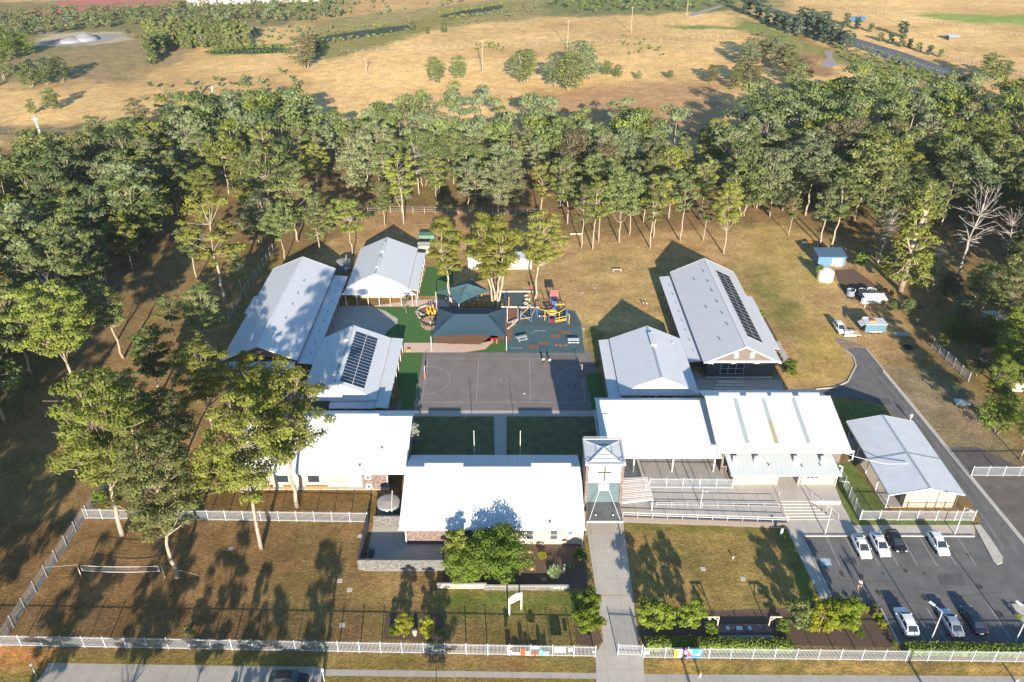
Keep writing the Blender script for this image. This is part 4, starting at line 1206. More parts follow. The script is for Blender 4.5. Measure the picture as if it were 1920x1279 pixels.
# rear left classroom
t, rf = classroom('white gabled rear left classroom with two half-round ridge ventilators', -37.6, -23.7, 163.6, 185.3, 3.5, 6.5, -31, 'roof_y')
hood(rf, -31, 168, 173.4, 6.45); hood(rf, -31, 176.4, 182.2, 6.45)
MB().slab([(-38.3, 161.5, 2.95), (-21.6, 161.5, 2.95), (-23.6, 163.55, 3.3), (-37.6, 163.55, 3.3)], .1).build('front_awning', M['roof_y'], t)
wk = lean(t, -23.55, -21.55, 163.6, 183.5, 3.2, 2.95, 'x', 'roof_y', 'walkway_roof')
for k in range(8): MB().box(-21.75, -21.65, 162 + k * 2.95, 162.1 + k * 2.95, 0, 2.85).build('post', M['trim'], t)
for k in range(7): MB().box(-37.6 + k * 2.5, -37.5 + k * 2.5, 161.6, 161.7, 0, 2.85).build('post', M['trim'], t)
window(t, -36, -31, 165.5, .6, 2.8, 'glass_teal', mull=4)
# front left classroom with solar
t, rf = classroom('white gabled left classroom with a large solar array on its right slope', -38.4, -24.7, 119.9, 141.7, 3.5, 6.5, -32, 'roof_y')
zf = lambda x: 6.5 - (x + 32) * 3.0 / 7.3
solar(t, -31.2, -26.9, 121.9, 139.6, zf, 2, 17)
wk = lean(t, -24.6, -22.4, 118.2, 142.4, 3.1, 2.9, 'x', 'roof_y', 'walkway_roof')
MB().slab([(-32.9, 118.1, 2.9), (-24.65, 118.1, 2.9), (-24.65, 120.0, 3.25), (-32.9, 120.0, 3.25)], .1).build('front_awning', M['roof_y'], t)
for k in range(8): MB().box(-22.6, -22.5, 118.5 + k * 3.3, 118.6 + k * 3.3, 0, 2.8).build('post', M['trim'], t)
for k in range(4): MB().box(-32.8 + k * 2.7, -32.7 + k * 2.7, 118.3, 118.4, 0, 2.8).build('post', M['trim'], t)
window(t, -32, -26.5, 121.8, .6, 2.8, 'glass', mull=5)
hood(rf, -32.4, 135.6, 140.6, 6.4, .5)
MB().slab([(-33.2, 123.5, 6.3), (-32.3, 123.5, 6.62), (-32.3, 131.0, 6.62), (-33.2, 131.0, 6.3)], .12).build('ridge_duct', M['roof_cp'], rf)
MB().slab([(-40.6, 138.5, 3.0), (-38.5, 138.5, 3.3), (-38.5, 142.0, 3.3), (-40.6, 142.0, 3.0)], .1).build('side_roof', M['roof_y'], t)

# ------------------------------------------------------------------ walls of the front court and garden
t = thing('block_wall', 'grey mottled block wall enclosing the front court', 'wall', (-21.5, 82.2, 0))
a, b = P(672, 1069), P(834, 1069)
MB().box(a.x, b.x, a.y, a.y + .22, 0, 2.0).build('front_wall', M['block'], t)
MB().box(a.x, a.x + .22, a.y + .222, 91.3, 0, 2.0).build('side_wall', M['block'], t)
MB().box(a.x + 1.0, -16.1, 91.302, 91.52, 0, 2.2).build('rear_wall', M['block'], t)
cp = MB(); cp.box(a.x - .04, b.x + .04, a.y - .04, a.y + .26, 2.0, 2.07); cp.box(a.x - .04, a.x + .26, a.y + .262, 91.3, 2.0, 2.07); cp.box(a.x + .96, -16.1, 91.27, 91.56, 2.2, 2.27)
cp.build('coping', M['darkgrey'], t)
be = thing('garden_bench', 'dark bench in the shade of the front court wall', 'bench', (-20, 85, 0))
MB().box(-20.8, -20.2, 83.6, 86.2, .42, .48).build('seat', M['darkgrey'], be)
MB().box(-20.95, -20.85, 83.6, 86.2, .5, .95).build('backrest', M['darkgrey'], be)
for y in (83.8, 86.0): MB().box(-20.8, -20.25, y - .04, y + .04, 0, .419).build('leg', M['darkgrey'], be)
for nm, pa, pb, h, m_, lb in (('low_wall', (820, 1104), (912, 1104), .8, 'cream', 'low cream retaining wall left of the notice frame'),
                              ('low_wall', (908, 1107), (1067, 1106), .75, 'block', 'low grey block retaining wall with white lettering')):
    a, b = P(*pa), P(*pb)
    t = thing(nm, lb, 'wall', ((a.x + b.x) / 2, a.y, 0))
    MB().box(a.x, b.x, a.y, a.y + .25, 0, h).build('wall_face', M[m_], t)
    MB().box(a.x - .03, b.x + .03, a.y - .04, a.y + .3, h + .001, h + .06).build('coping', M['kerb'], t)
    if m_ == 'block':
        lt = MB(); rr = random.Random(9); x = P(1037, 1101).x
        for k in range(15):    # white letters, too small in the photograph to read
            if k in (6, 10): x += .14; continue
            lt.box(x, x + .04, a.y - .03, a.y - .002, .38, .60); lt.box(x + .041, x + .12, a.y - .03, a.y - .002, rr.choice((.38, .47, .55)), .60)
            x += .155
        lt.build('lettering', M['white'], t)

# ------------------------------------------------------------------ trees
def quads_from(pos, nrm, size, rng, asp=1.0):
    n = len(pos)
    nrm = nrm / (np.linalg.norm(nrm, axis=1)[:, None] + 1e-9)
    rnd = rng.randn(n, 3)
    t1 = np.cross(nrm, rnd); t1 /= (np.linalg.norm(t1, axis=1)[:, None] + 1e-9)
    t2 = np.cross(nrm, t1)
    s1 = (size * (.6 + .8 * rng.rand(n)))[:, None] * .5
    s2 = s1 * asp
    V = np.stack([pos - t1 * s1 - t2 * s2 * .6, pos + t1 * s1 * .5 - t2 * s2, pos + t1 * s1 + t2 * s2 * .5, pos - t1 * s1 * .6 + t2 * s2], 1)
    return V.reshape(-1, 3), np.arange(n * 4).reshape(-1, 4)


def tree_meshes(name, seed, H, Rd, base=.35, nclump=26, nleaf=120, leaf=.42, trunk_r=.28, fork=.4, stems=1, flat=.6, shape='gum', bark='bark', lean_=0.04, limb=1.0, crs=1.0):
    """trunk with limbs, and a crown of leaf faces gathered in clumps at the limb ends"""
    rng = np.random.RandomState(seed)
    # clump centres
    cs, rc = [], []
    tries = 0
    while len(cs) < nclump and tries < 3000:
        tries += 1
        t_ = rng.rand()
        if shape == 'gum': env = math.sin(PI * (.12 + .80 * t_)) ** .6
        elif shape == 'round': env = math.sin(PI * (.08 + .84 * t_)) ** .5
        elif shape == 'cone': env = (1 - t_) * .95 + .05
        else: env = .8 + .2 * math.sin(PI * t_)
        az = rng.rand() * 2 * PI
        rad = Rd * env * rng.rand() ** .42 * (.72 + .28 * math.sin(az * 2 + seed) * math.sin(az * 3 + seed * 2.2))
        c = np.array([rad * math.cos(az), rad * math.sin(az), H * (base + (1 - base) * (t_ * .93 + .02))])
        r_ = Rd * crs * rng.uniform(.20, .36) if shape != 'cone' else Rd * rng.uniform(.16, .26) * (1.2 - t_ * .6)
        if all(np.linalg.norm((c - q) * (1, 1, 1.5)) > .62 * (r_ + q2) for q, q2 in zip(cs, rc)) or tries > 2200:
            cs.append(c); rc.append(r_)
    lean_v = rng.randn(2) * lean_ * H
    bend = lambda z: np.array([lean_v[0], lean_v[1], 0]) * (z / H) ** 1.4
    tb = MB()
    heads = []
    for s_ in range(stems):
        a0 = 2 * PI * s_ / max(1, stems) + seed
        off = np.array([math.cos(a0), math.sin(a0), 0]) * (.0 if stems == 1 else .3)
        zf_ = H * fork * rng.uniform(.85, 1.15)
        spread = 0 if stems == 1 else Rd * .25
        pts, rads = [], []
        wob = rng.randn(6, 2) * .007 * H
        for k in range(6):
            u = k / 5
            p = off + bend(zf_ * u) + np.array([math.cos(a0), math.sin(a0), 0]) * spread * u ** 1.3
            p = p + np.array([wob[k, 0] * (k > 0), wob[k, 1] * (k > 0), zf_ * u])
            pts.append(p); rads.append(trunk_r * (1.25 if k == 0 else 1 - .38 * u) / (1 if stems == 1 else stems ** .35))
        tb.tube([Vector(p) for p in pts], rads, 8)
        heads.append((pts[-1], rads[-1]))
        # central leader
        top = np.array([0, 0, H * .9]) + bend(H * .9) + rng.randn(3) * .3
        if stems > 1: top = top + np.array([math.cos(a0), math.sin(a0), 0]) * Rd * .45
        mid = (pts[-1] + top) / 2 + rng.randn(3) * .03 * H
        tb.tube([Vector(pts[-1]), Vector(mid), Vector(top)], [rads[-1] * .98, rads[-1] * .55, .03], 6)
        heads.append((mid, rads[-1] * .55)); heads.append(((pts[-1] + mid) / 2, rads[-1] * .8))
        if shape == 'cone': heads += [(np.array(pts[k]), rads[k] * .7) for k in (2, 3, 4)]
    for c, r_ in zip(cs, rc):
        c2 = c + bend(c[2])
        cand = [(np.linalg.norm((h[0] - c2) * (1, 1, .7)) + (2.5 if h[0][2] > c2[2] - .02 * H else 0), i) for i, h in enumerate(heads)]
        h = heads[min(cand)[1]]
        a = h[0]; d = c2 - a
        m1 = a + d * .45 + np.array([0, 0, -.05 * np.linalg.norm(d) if shape != 'cone' else .05]) + rng.randn(3) * .05 * np.linalg.norm(d)
        r0 = min(h[1] * .62, .045 * np.linalg.norm(d) * limb + .03)
        tb.tube([Vector(a), Vector(m1), Vector(c2)], [r0, r0 * .62, .025], 5, cap=False)
        for k in range(3):
            e = c2 + (rng.randn(3) * (1, 1, .5)) * r_ * .55; st = m1 * .35 + c2 * .65
            tb.tube([Vector(st), Vector(e)], [r0 * .38, .02], 4, cap=False)
    tm = tb.build(name + '_trunk_source', M[bark], smooth=True)
    tmesh = tm.data; bpy.data.objects.remove(tm)
    P_, N_ = [], []
    for c, r_ in zip(cs, rc):
        n_ = int(nleaf * (r_ / (Rd * crs * .28)) ** 1.6)
        if n_ < 4: continue
        d = rng.randn(n_, 3); d /= np.linalg.norm(d, axis=1)[:, None]
        d[:, 2] = np.where(d[:, 2] < -.25, -d[:, 2] * .6, d[:, 2])
        rr_ = r_ * (.45 + .6 * rng.rand(n_) ** .6)[:, None]
        # sub-lobes keep the outline ragged
        lob = 1 + .25 * np.sin(d[:, 0:1] * 5 + seed + c[0]) * np.sin(d[:, 1:2] * 6 + c[1])
        P_.append(c + bend(c[2]) + d * rr_ * lob * np.array([1, 1, flat]))
        N_.append(d * 1.15 + rng.randn(n_, 3) * .45 + np.array([0, 0, .25]))
    if not P_: return tmesh, None
    pos = np.concatenate(P_); nr = np.concatenate(N_)
    V, Fc = quads_from(pos, nr, leaf, rng, .8)
    cmesh = fast_mesh(name + '_crown', V, Fc, [M['leaf']])
    return tmesh, cmesh


TREES = {}


def reg(key, **k):
    TREES[key] = (k['H'],) + tree_meshes(key, **k)


for i in range(8):
    rg = random.Random(i)
    reg('gum%d' % i, seed=10 + i, H=16, Rd=rg.uniform(4.6, 6.2), base=rg.uniform(.26, .45), nclump=rg.randint(38, 54), nleaf=88, leaf=.36, trunk_r=.18, fork=rg.uniform(.3, .5), flat=.66, crs=.70, lean_=.05)
for i in range(3):
    reg('low%d' % i, seed=30 + i, H=14, Rd=4.8, base=.14, nclump=50, nleaf=85, leaf=.38, trunk_r=.17, fork=.3, flat=.7, stems=2)
for i in range(3):
    reg('tall%d' % i, seed=40 + i, H=19, Rd=4.4, base=.42, nclump=34, nleaf=80, leaf=.34, trunk_r=.19, fork=.5, flat=.6, lean_=.05, limb=1.0, crs=.72)
for i in range(4):
    reg('big%d' % i, seed=60 + i, H=21, Rd=6.6, base=.44, nclump=84, nleaf=155, leaf=.26, trunk_r=.27, fork=.36, flat=.52, limb=.9, crs=.60)
reg('multi', seed=81, H=20, Rd=6.0, base=.42, nclump=70, nleaf=260, leaf=.29, trunk_r=.36, fork=.42, stems=4, flat=.6, limb=1.0, crs=.72)
reg('twin', seed=83, H=20, Rd=4.4, base=.40, nclump=56, nleaf=250, leaf=.29, trunk_r=.28, fork=.42, stems=2, flat=.6, limb=1.0, crs=.72)
reg('round', seed=90, H=6, Rd=2.4, base=.28, nclump=24, nleaf=150, leaf=.22, trunk_r=.09, fork=.3, shape='round', flat=.8)
reg('roundb', seed=91, H=6, Rd=2.2, base=.22, nclump=26, nleaf=160, leaf=.20, trunk_r=.08, fork=.28, shape='round', flat=.8)
reg('dense', seed=95, H=7, Rd=5.2, base=.10, nclump=50, nleaf=230, leaf=.26, trunk_r=.16, fork=.2, stems=3, shape='round', flat=.75)
reg('column', seed=99, H=12, Rd=1.9, base=.14, nclump=26, nleaf=90, leaf=.4, trunk_r=.16, fork=.5, shape='col', flat=1.2)
reg('casua', seed=101, H=12, Rd=2.3, base=.05, nclump=34, nleaf=110, leaf=.5, trunk_r=.1, fork=.6, shape='col', flat=1.3)
reg('casuc', seed=103, H=12, Rd=3.4, base=.06, nclump=34, nleaf=90, leaf=.55, trunk_r=.18, fork=.5, shape='round', flat=.8)
reg('bunya', seed=111, H=24, Rd=5.4, base=.14, nclump=60, nleaf=110, leaf=.42, trunk_r=.42, fork=.9, shape='cone', flat=.45, lean_=0)
for i in range(2):
    reg('dead%d' % i, seed=120 + i, H=19, Rd=5.5, base=.35, nclump=40, nleaf=0, trunk_r=.28, fork=.42, bark='bark_dead', limb=.8)
reg('sapling', seed=130, H=4, Rd=1.2, base=.4, nclump=9, nleaf=40, leaf=.2, trunk_r=.05, fork=.4, shape='round')

GREENS = {'olive': (.122, .145, .050), 'yellow': (.152, .168, .036), 'grey': (.135, .158, .078), 'dark': (.082, .105, .042), 'bright': (.105, .150, .024),
          'blue': (.055, .085, .055), 'brown': (.140, .128, .065), 'golden': (.175, .195, .02), 'lime': (.120, .158, .022), 'silver': (.26, .29, .26)}

for _k in GREENS: GREENS[_k] = tuple(q * 1.38 for q in GREENS[_k])


def tree(key, x, y, h, label, tint, cat='tree', group=None, name='gum_tree', rz=None, wide=1.0, rng=random):
    H0, tm, cm = TREES[key]
    s = h / H0
    t = thing(name, label, cat, (x, y, 0), group, rz if rz is not None else rng.uniform(0, 6.28))
    t.scale = (s * wide, s * wide, s)
    o = bpy.data.objects.new('trunk', tm); COL.objects.link(o); o.parent = t
    if cm is not None:
        c = bpy.data.objects.new('crown', cm); COL.objects.link(c); c.parent = t
        col = np.array(GREENS[tint]) * (1 + (rng.random() - .5) * .5)
        c.color = (*col, 1)
    return t


def treep(key, px, py, h, label, tint, **k):
    p = P(px, py)
    return tree(key, p.x, p.y, h, label, tint, **k)


tr = random.Random(4)
placed = [(P(97, 306).x, P(97, 306).y, 16)]


def T(key, px, py, h, label, tint, **k):
    p = P(px, py); placed.append((p.x, p.y, h * .25))
    return treep(key, px, py, h, label, tint, rng=tr, **k)


# foreground, left lawn
T('big0', 230, 1003, 27.5, 'leaning pale-trunked gum beside the volleyball lawn fence, leftmost on the lawn', 'yellow', rz=3.9, wide=1.05)
T('big1', 332, 1083, 24, 'spreading gum tree rooted right behind the volleyball net post', 'olive', rz=5.3, wide=1.0)
T('big2', 490, 1028, 28.5, 'slender pale-trunked gum on the side lawn before the white roof', 'yellow', rz=4.0, wide=.85)
T('big3', 557, 950, 25.5, 'gum tree with a forked white trunk against the left front block', 'yellow', rz=1.0, wide=1.0)
T('big1', 330, 900, 17, 'gum tree standing behind the inner fence near the left front block', 'olive', rz=5.0, wide=1.15)
T('big2', 400, 815, 18, 'yellow-green gum at the left end of the left front block', 'yellow', rz=.4, wide=1.1)
T('big3', 150, 745, 24, 'broad dense gum tree standing alone in the shaded strip at left', 'yellow', rz=3.0, wide=1.15)
T('big0', 400, 690, 19, 'rounded gum beside the shaded corner of the large left roof', 'olive', rz=2.0, wide=.8)
T('big0', 262, 850, 17, 'smaller gum between the two broad left lawn trees', 'olive', rz=2.0)
T('gum5', 480, 770, 12, 'small yellow-green gum against the left classroom gable', 'golden', rz=1.0)
T('tall0', 424, 572, 27, 'tall white-trunked gum before the left forest edge', 'yellow', wide=1.35)
T('tall1', 370, 526, 15, 'thin leaning gum left of the tall white-trunked gum', 'olive', wide=1.2)
T('tall2', 455, 560, 13, 'slight gum close beside the left wire fence', 'olive')
T('gum2', 535, 492, 16, 'gum just behind the large left roof', 'olive')
T('gum4', 600, 478, 16.5, 'orange-barked gum behind the peak of the large left roof', 'olive')
T('gum6', 661, 478, 15, 'gum by the water tank behind the left roofs', 'yellow')
T('tall1', 757, 420, 21, 'tall gum with a straight forked trunk at the middle forest edge', 'yellow', wide=1.15)
T('gum3', 722, 424, 13, 'shorter gum just left of the straight forked gum', 'olive')
T('big1', 60, 700, 20, 'broad dark gum left of the lone gum in the shaded strip', 'olive', rz=1.4)
T('big2', 232, 672, 19, 'tall gum just behind the lone gum in the shaded strip', 'olive', rz=2.4, wide=1.0)
T('gum2', 330, 640, 11, 'low gum beside the shaded strip left of the large left roof', 'olive')
T('gum3', 300, 740, 14, 'gum between the shaded strip and the rounded corner gum', 'olive', wide=1.3)
for i, (px, py, h, k, tn) in enumerate([(1896, 575, 15, 'gum1', 'olive'), (1830, 560, 9, 'low0', 'olive'), (1910, 690, 14, 'gum4', 'bright'), (1875, 705, 10, 'low1', 'bright'), (1800, 600, 6, 'low2', 'grey'), (1925, 780, 13, 'gum6', 'olive'), (1900, 640, 12, 'low0', 'yellow'), (1770, 560, 7, 'low1', 'dark')]):
    T(k, px, py, h, ['full gum beneath the leafless tree at the right edge', 'low shrubby gum right of the tall dead tree foot', 'bright leafy tree before the orange-roofed house', 'low bright tree left of the orange-roofed house', 'small grey shrub-like gum in the dry strip behind the yard', 'leafy gum just below the orange-roofed house', 'yellowish low tree hiding the grey house roof', 'dark low tree right of the layered pine foot'][i], tn, wide=1.2)
for px, py, h, k, tn, lb in [(1835, 600, 13, 'gum5', 'olive', 'airy gum left of the large right edge gum'), (1780, 628, 4.5, 'low1', 'bright', 'rounded shrub above the weathered fence top end'), (1760, 655, 3.5, 'low0', 'yellow', 'small yellowish shrub at the weathered fence top end'),
                             (1865, 668, 8, 'low2', 'bright', 'leafy tree just behind the weathered fence'), (1830, 705, 5, 'low0', 'dark', 'dark shrub at the lower end of the weathered fence'), (1890, 745, 11, 'gum3', 'bright', 'leafy crown over the shaded fence corner'),
                             (1868, 812, 9, 'low1', 'bright', 'low leafy tree at the foot of the dark leafy tree'), (1700, 590, 4, 'low2', 'olive', 'shrub in the dry strip below the layered pine'), (1880, 540, 12, 'gum6', 'dark', 'dark gum between the leafless trees at the right')]:
    T(k, px, py, h, lb, tn, wide=1.25)
# the three in the play area
T('twin', 846, 580, 22, 'left gum of the play area trio growing through the shade sails', 'yellow', rz=.3)
T('multi', 929, 578, 23, 'many-stemmed gum in the middle of the play area', 'yellow', rz=1.2, wide=1.1)
T('big2', 1003, 562, 21.5, 'right gum of the play area trio behind the play tower', 'yellow', rz=5.2, wide=.95)
T('sapling', 762, 588, 4.2, 'small sapling in a round mulch bed on the turf', 'grey', name='sapling')
# front row of the middle forest
for i, (px, py, h, tn, k) in enumerate([(1090, 466, 15, 'olive', 'tall0'), (1111, 468, 17, 'yellow', 'tall2'), (1122, 455, 15, 'olive', 'tall1'), (1161, 455, 17, 'olive', 'gum0'), (1219, 466, 16, 'olive', 'tall1'),
                                        (1225, 445, 15, 'yellow', 'gum2'), (1064, 420, 16, 'olive', 'gum3'), (1275, 452, 17, 'olive', 'tall0'), (1180, 440, 14, 'grey', 'gum5'), (935, 415, 16, 'grey', 'gum4'), (880, 405, 15, 'grey', 'gum7')]):
    nth = ['first', 'second', 'third', 'fourth', 'fifth', 'sixth', 'seventh', 'eighth', 'ninth', 'tenth', 'eleventh'][i]
    T(k, px, py, h * 1.17, 'slim %s gum at the middle forest front, %s of the row' % ({'olive': 'olive', 'yellow': 'yellowish', 'grey': 'grey-green'}[tn], nth), tn, group='gums along the middle forest front')
T('big1', 1357, 476, 19, 'rounded gum standing in front of the forest behind the long right roof', 'yellow', wide=.85, rz=1)
T('tall2', 1318, 452, 13, 'thin leaning gum left of the rounded gum behind the long right roof', 'olive')
T('tall0', 1556, 470, 21, 'tall gum standing behind the blue shed', 'olive', wide=1.3)
T('tall1', 1537, 462, 18, 'bare-stemmed slim gum left of the tall gum behind the blue shed', 'grey', wide=1.2)
T('tall2', 1478, 442, 12, 'short gum at the forest edge left of the blue shed', 'olive')
T('bunya', 1688, 545, 28, 'tall layered bunya pine with whorled branches beside the yard', 'yellow', name='pine_tree', wide=1.25)
T('dead0', 1793, 524, 25, 'tall bare white dead tree right of the layered pine', 'grey', name='dead_tree', rz=1)
T('dead1', 1645, 495, 15, 'leafless pale tree left of the layered pine', 'grey', name='dead_tree', rz=2)
T('dead1', 1880, 510, 17, 'leafless grey-brown tree at the right edge of the woods', 'grey', name='dead_tree', rz=4)
T('dead0', 1750, 533, 11, 'small leafless tree between the layered pine and the tall dead tree', 'grey', name='dead_tree', rz=3)
T('gum6', 1655, 470, 10, 'dark low tree in the shade left of the layered pine', 'dark')
T('big0', 1856, 640, 18, 'large spreading gum at the right edge above the house roof', 'olive', rz=2, wide=1.0)
T('dense', 1845, 640, 5.5, 'round bright bush at the foot of the right edge gum', 'bright', name='bush', wide=.8)
T('dense', 1797, 640, 4.5, 'low green bush left of the right edge gum', 'bright', name='bush', wide=.7)
T('big3', 1848, 790, 14, 'dark leafy tree overhanging the side yard with a pale trunk', 'bright', rz=4, wide=.75, name='leafy_tree')
T('big1', 1912, 862, 12, 'leafy tree at the right edge behind the side yard gate', 'bright', rz=1, wide=.8, name='leafy_tree')
T('big2', 1990, 800, 15, 'dark tree cut by the right edge of the photo above the gate', 'dark', name='leafy_tree')
T('dense', 1535, 521, 3.2, 'small round bush beside the cream water tank', 'bright', name='bush', wide=.55)
T('round', 1610, 505, 4.5, 'small leafy tree right of the blue shed', 'bright', name='bush')
T('dense', 1672, 585, 2.4, 'low shrub by the carport in the yard', 'olive', name='bush', wide=.6)
T('roundb', 780, 840, 5.2, 'pale green shrub climbing the right end of the left front block', 'silver', name='bush', wide=.5)
# ornamental trees and bushes near the street
T('round', 757, 1196, 4.14, 'yellow-green standard tree left of the pale garden pot', 'golden', name='ornamental_tree', wide=.9)
T('roundb', 803, 1198, 3.79, 'yellow-green standard tree right of the pale garden pot', 'golden', name='ornamental_tree', wide=.88)
T('roundb', 736, 1192, 1.8, 'low green shrub at the foot of the left standard tree', 'bright', name='bush', wide=1.2)
T('roundb', 826, 1195, 1.6, 'low green shrub at the foot of the right standard tree', 'bright', name='bush', wide=1.2)
T('round', 1096, 1185, 4.83, 'front bushy tree left of the entry path near the street fence', 'lime', name='ornamental_tree', wide=1.3)
T('roundb', 1104, 1165, 5.06, 'darker bushy tree behind the front bushy tree left of the entry path', 'bright', name='ornamental_tree', wide=1.2)
T('round', 1218, 1178, 5.06, 'yellowish small tree right of the entry path, first of three', 'lime', name='ornamental_tree', wide=1.25)
T('roundb', 1250, 1178, 4.14, 'small tree right of the entry path, second of three', 'lime', name='ornamental_tree', wide=1.1)
T('round', 1290, 1180, 4.83, 'round small tree right of the entry path, third of three', 'lime', name='ornamental_tree', wide=1.1)
T('round', 1497, 1180, 4.60, 'olive small tree at the left of the car park garden bed', 'olive', name='ornamental_tree', wide=1.2)
T('roundb', 1535, 1185, 5.29, 'brightest yellow-green tree in the car park garden bed', 'golden', name='ornamental_tree', wide=1.2)
T('round', 1560, 1183, 5.75, 'tall yellow-green tree in the middle of the car park garden bed', 'golden', name='ornamental_tree', wide=1.15)
T('roundb', 1592, 1178, 4.83, 'green tree at the right of the car park garden bed', 'lime', name='ornamental_tree', wide=1.1)
for i, (px, py, h, tn, lb) in enumerate([(1603, 1147, 1.0, 'golden', 'small gold shrub on the top edge of the car park bed, left one'), (1622, 1148, 1.0, 'golden', 'small gold shrub on the top edge of the car park bed, right one'),
                                         (1643, 1162, 1.3, 'golden', 'gold shrub by the bed kerb, the upper of a pair'), (1652, 1178, 1.3, 'golden', 'gold shrub by the bed kerb, the lower of a pair'),
                                         (1610, 1196, 1.2, 'bright', 'low green groundcover shrub in the car park bed'), (1676, 1214, 1.0, 'yellow', 'small shrub at the bottom tip of the car park bed'),
                                         (1640, 1143, 1.0, 'dark', 'dark green shrub at the top corner of the car park bed'),
                                         (1467, 1185, 2.2, 'bright', 'dark green bush at the right end of the long hedge'), (1332, 1190, 2.0, 'bright', 'bush beside the left timber bracket by the hedge'),
                                         (357, 1192, 1.7, 'olive', 'lone wispy shrub on the left lawn behind the street fence'), (1087, 1050, 2.0, 'bright', 'bushy green shrub at the right end of the garden bed'),
                                         (1016, 1048, 1.4, 'golden', 'small topped shrub in the garden bed under the office windows'), (1070, 1070, 1.3, 'olive', 'small reddish shrub beside the white garden statue'),
                                         (1480, 705, 3.4, 'bright', 'round green bush at the front right corner of the long right block'), (1425, 598, 2.0, 'bright', 'small bush on the right side of the long right block'),
                                         (1443, 668, 1.2, 'olive', 'low shrub along the right wall of the long right block'), (1908, 1160, .9, 'golden', 'gold shrub in the kerbed bed at the right end of the car park'),
                                         (190, 945, 2.4, 'bright', 'green shrub behind the left fence corner'), (460, 620, 2, 'olive', 'shrub by the left wall of the large left block')]):
    T('roundb', px, py, h, lb, tn, name='bush', wide=1.5)
T('dense', 930, 1068, 6.4, 'large rounded evergreen in the front garden casting shade on the white roof', 'bright', name='garden_tree', wide=1.08, rz=1)
T('dense', 872, 1082, 4.6, 'lower evergreen left part of the front garden clump', 'bright', name='garden_tree', wide=1.0, rz=3)
T('round', 855, 1052, 5.6, 'open loose-leaved small tree over the front court wall', 'yellow', name='garden_tree', wide=1.1)
# spiky pale plant
p = P(1040, 1080)
t = thing('spiky_plant', 'pale green variegated spiky plant in the front garden bed', 'plant', (p.x, p.y, 0))
rg = random.Random(3); mb = MB()
for k in range(260):
    a = rg.random() * 6.28; el_ = rg.uniform(.15, 1.5); rr0 = rg.random() ** .5 * 1.0
    b0 = Vector((p.x + rr0 * math.cos(a * 1.7), p.y + rr0 * math.sin(a * 1.7), rg.uniform(.1, .9)))
    d = Vector((math.cos(a) * math.cos(el_), math.sin(a) * math.cos(el_), math.sin(el_)))
    L0 = rg.uniform(.5, .8); sd_ = d.cross(Vector((0, 0, 1))).normalized() * .05
    mb.add([b0 - sd_, b0 + sd_, b0 + d * L0], [(0, 1, 2)])
mb.build('leaves', mat('variegated_leaf', (.24, .33, .14), .7, .4, 3), t)
for i, (px, py) in enumerate([(1030, 1049), (998, 1071), (1020, 1089), (994, 1039)]):
    p = P(px, py)
    t = thing('straw_clump', ['round straw-coloured clump left of the small topped shrub', 'straw-coloured clump in the middle of the mulch bed', 'straw-coloured clump just behind the lettered wall', 'straw-coloured clump near the office wall'][i], 'plant', (p.x, p.y, 0), 'straw clumps in the garden bed')
    mb = MB()
    for k in range(90):
        a = rg.random() * 6.28; L0 = rg.uniform(.25, .55); q = Vector((p.x, p.y, 0)) + Vector((math.cos(a), math.sin(a), 0)) * rg.random() * .2
        e = q + Vector((math.cos(a) * L0, math.sin(a) * L0, rg.uniform(.1, .35))); s_ = Vector((-math.sin(a), math.cos(a), 0)) * .05
        mb.add([q - s_, q + s_, e], [(0, 1, 2)])
    mb.build('stems', M['straw'], t)

# hedges: leaf-covered boxes
def hedge(a, b, wd, h, label, tint, dens=55):
    a, b = Vector((a[0], a[1], 0)), Vector((b[0], b[1], 0))
    L = (b - a).length; d = (b - a) / L; nx = Vector((-d.y, d.x, 0))
    rng = np.random.RandomState(int(L * 10))
    n_ = int(dens * L * (wd + 2 * h))
    u = rng.rand(n_) * L; s_ = rng.rand(n_) * (wd + 2 * h)
    off = np.where(s_ < h, -wd / 2, np.where(s_ > h + wd, wd / 2, s_ - h - wd / 2))
    z = np.where(s_ < h, s_, np.where(s_ > h + wd, 2 * h + wd - s_, h)) + rng.randn(n_) * .06
    off = off + rng.randn(n_) * .06
    pos = np.stack([a.x + d.x * u + nx.x * off, a.y + d.y * u + nx.y * off, z], 1)
    nr = np.stack([nx.x * off, nx.y * off, np.where((s_ > h) & (s_ < h + wd), .9, .2)], 1) + rng.randn(n_, 3) * .45
    V, Fc = quads_from(pos, nr, .2, rng)
    V = V - np.array([a.x, a.y, 0])
    t = thing('hedge', label, 'hedge', a)
    o = bpy.data.objects.new('foliage', fast_mesh('hedge_foliage', V, Fc, [M['leafd']])); COL.objects.link(o); o.parent = t; o.color = (*[q * 1.25 for q in GREENS[tint]], 1)
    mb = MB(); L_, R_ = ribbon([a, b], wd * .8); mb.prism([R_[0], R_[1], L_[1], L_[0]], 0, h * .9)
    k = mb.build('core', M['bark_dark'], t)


hedge(P(1208, 1212)[:2], P(1484, 1216)[:2], 1.5, 1.1, 'long clipped hedge behind the street fence right of the entry path', 'bright')
hedge(P(1692, 1221)[:2], P(1990, 1226)[:2], 1.5, 1.0, 'clipped hedge between the street fence and the parked cars', 'bright')
mb = MB(); mb.prism([P(*q) for q in [(1896, 1133), (1935, 1134), (1990, 1200), (1935, 1200)]], -.02, .13)
tag(mb.build('kerb_island', M['kerb']), kind='structure')

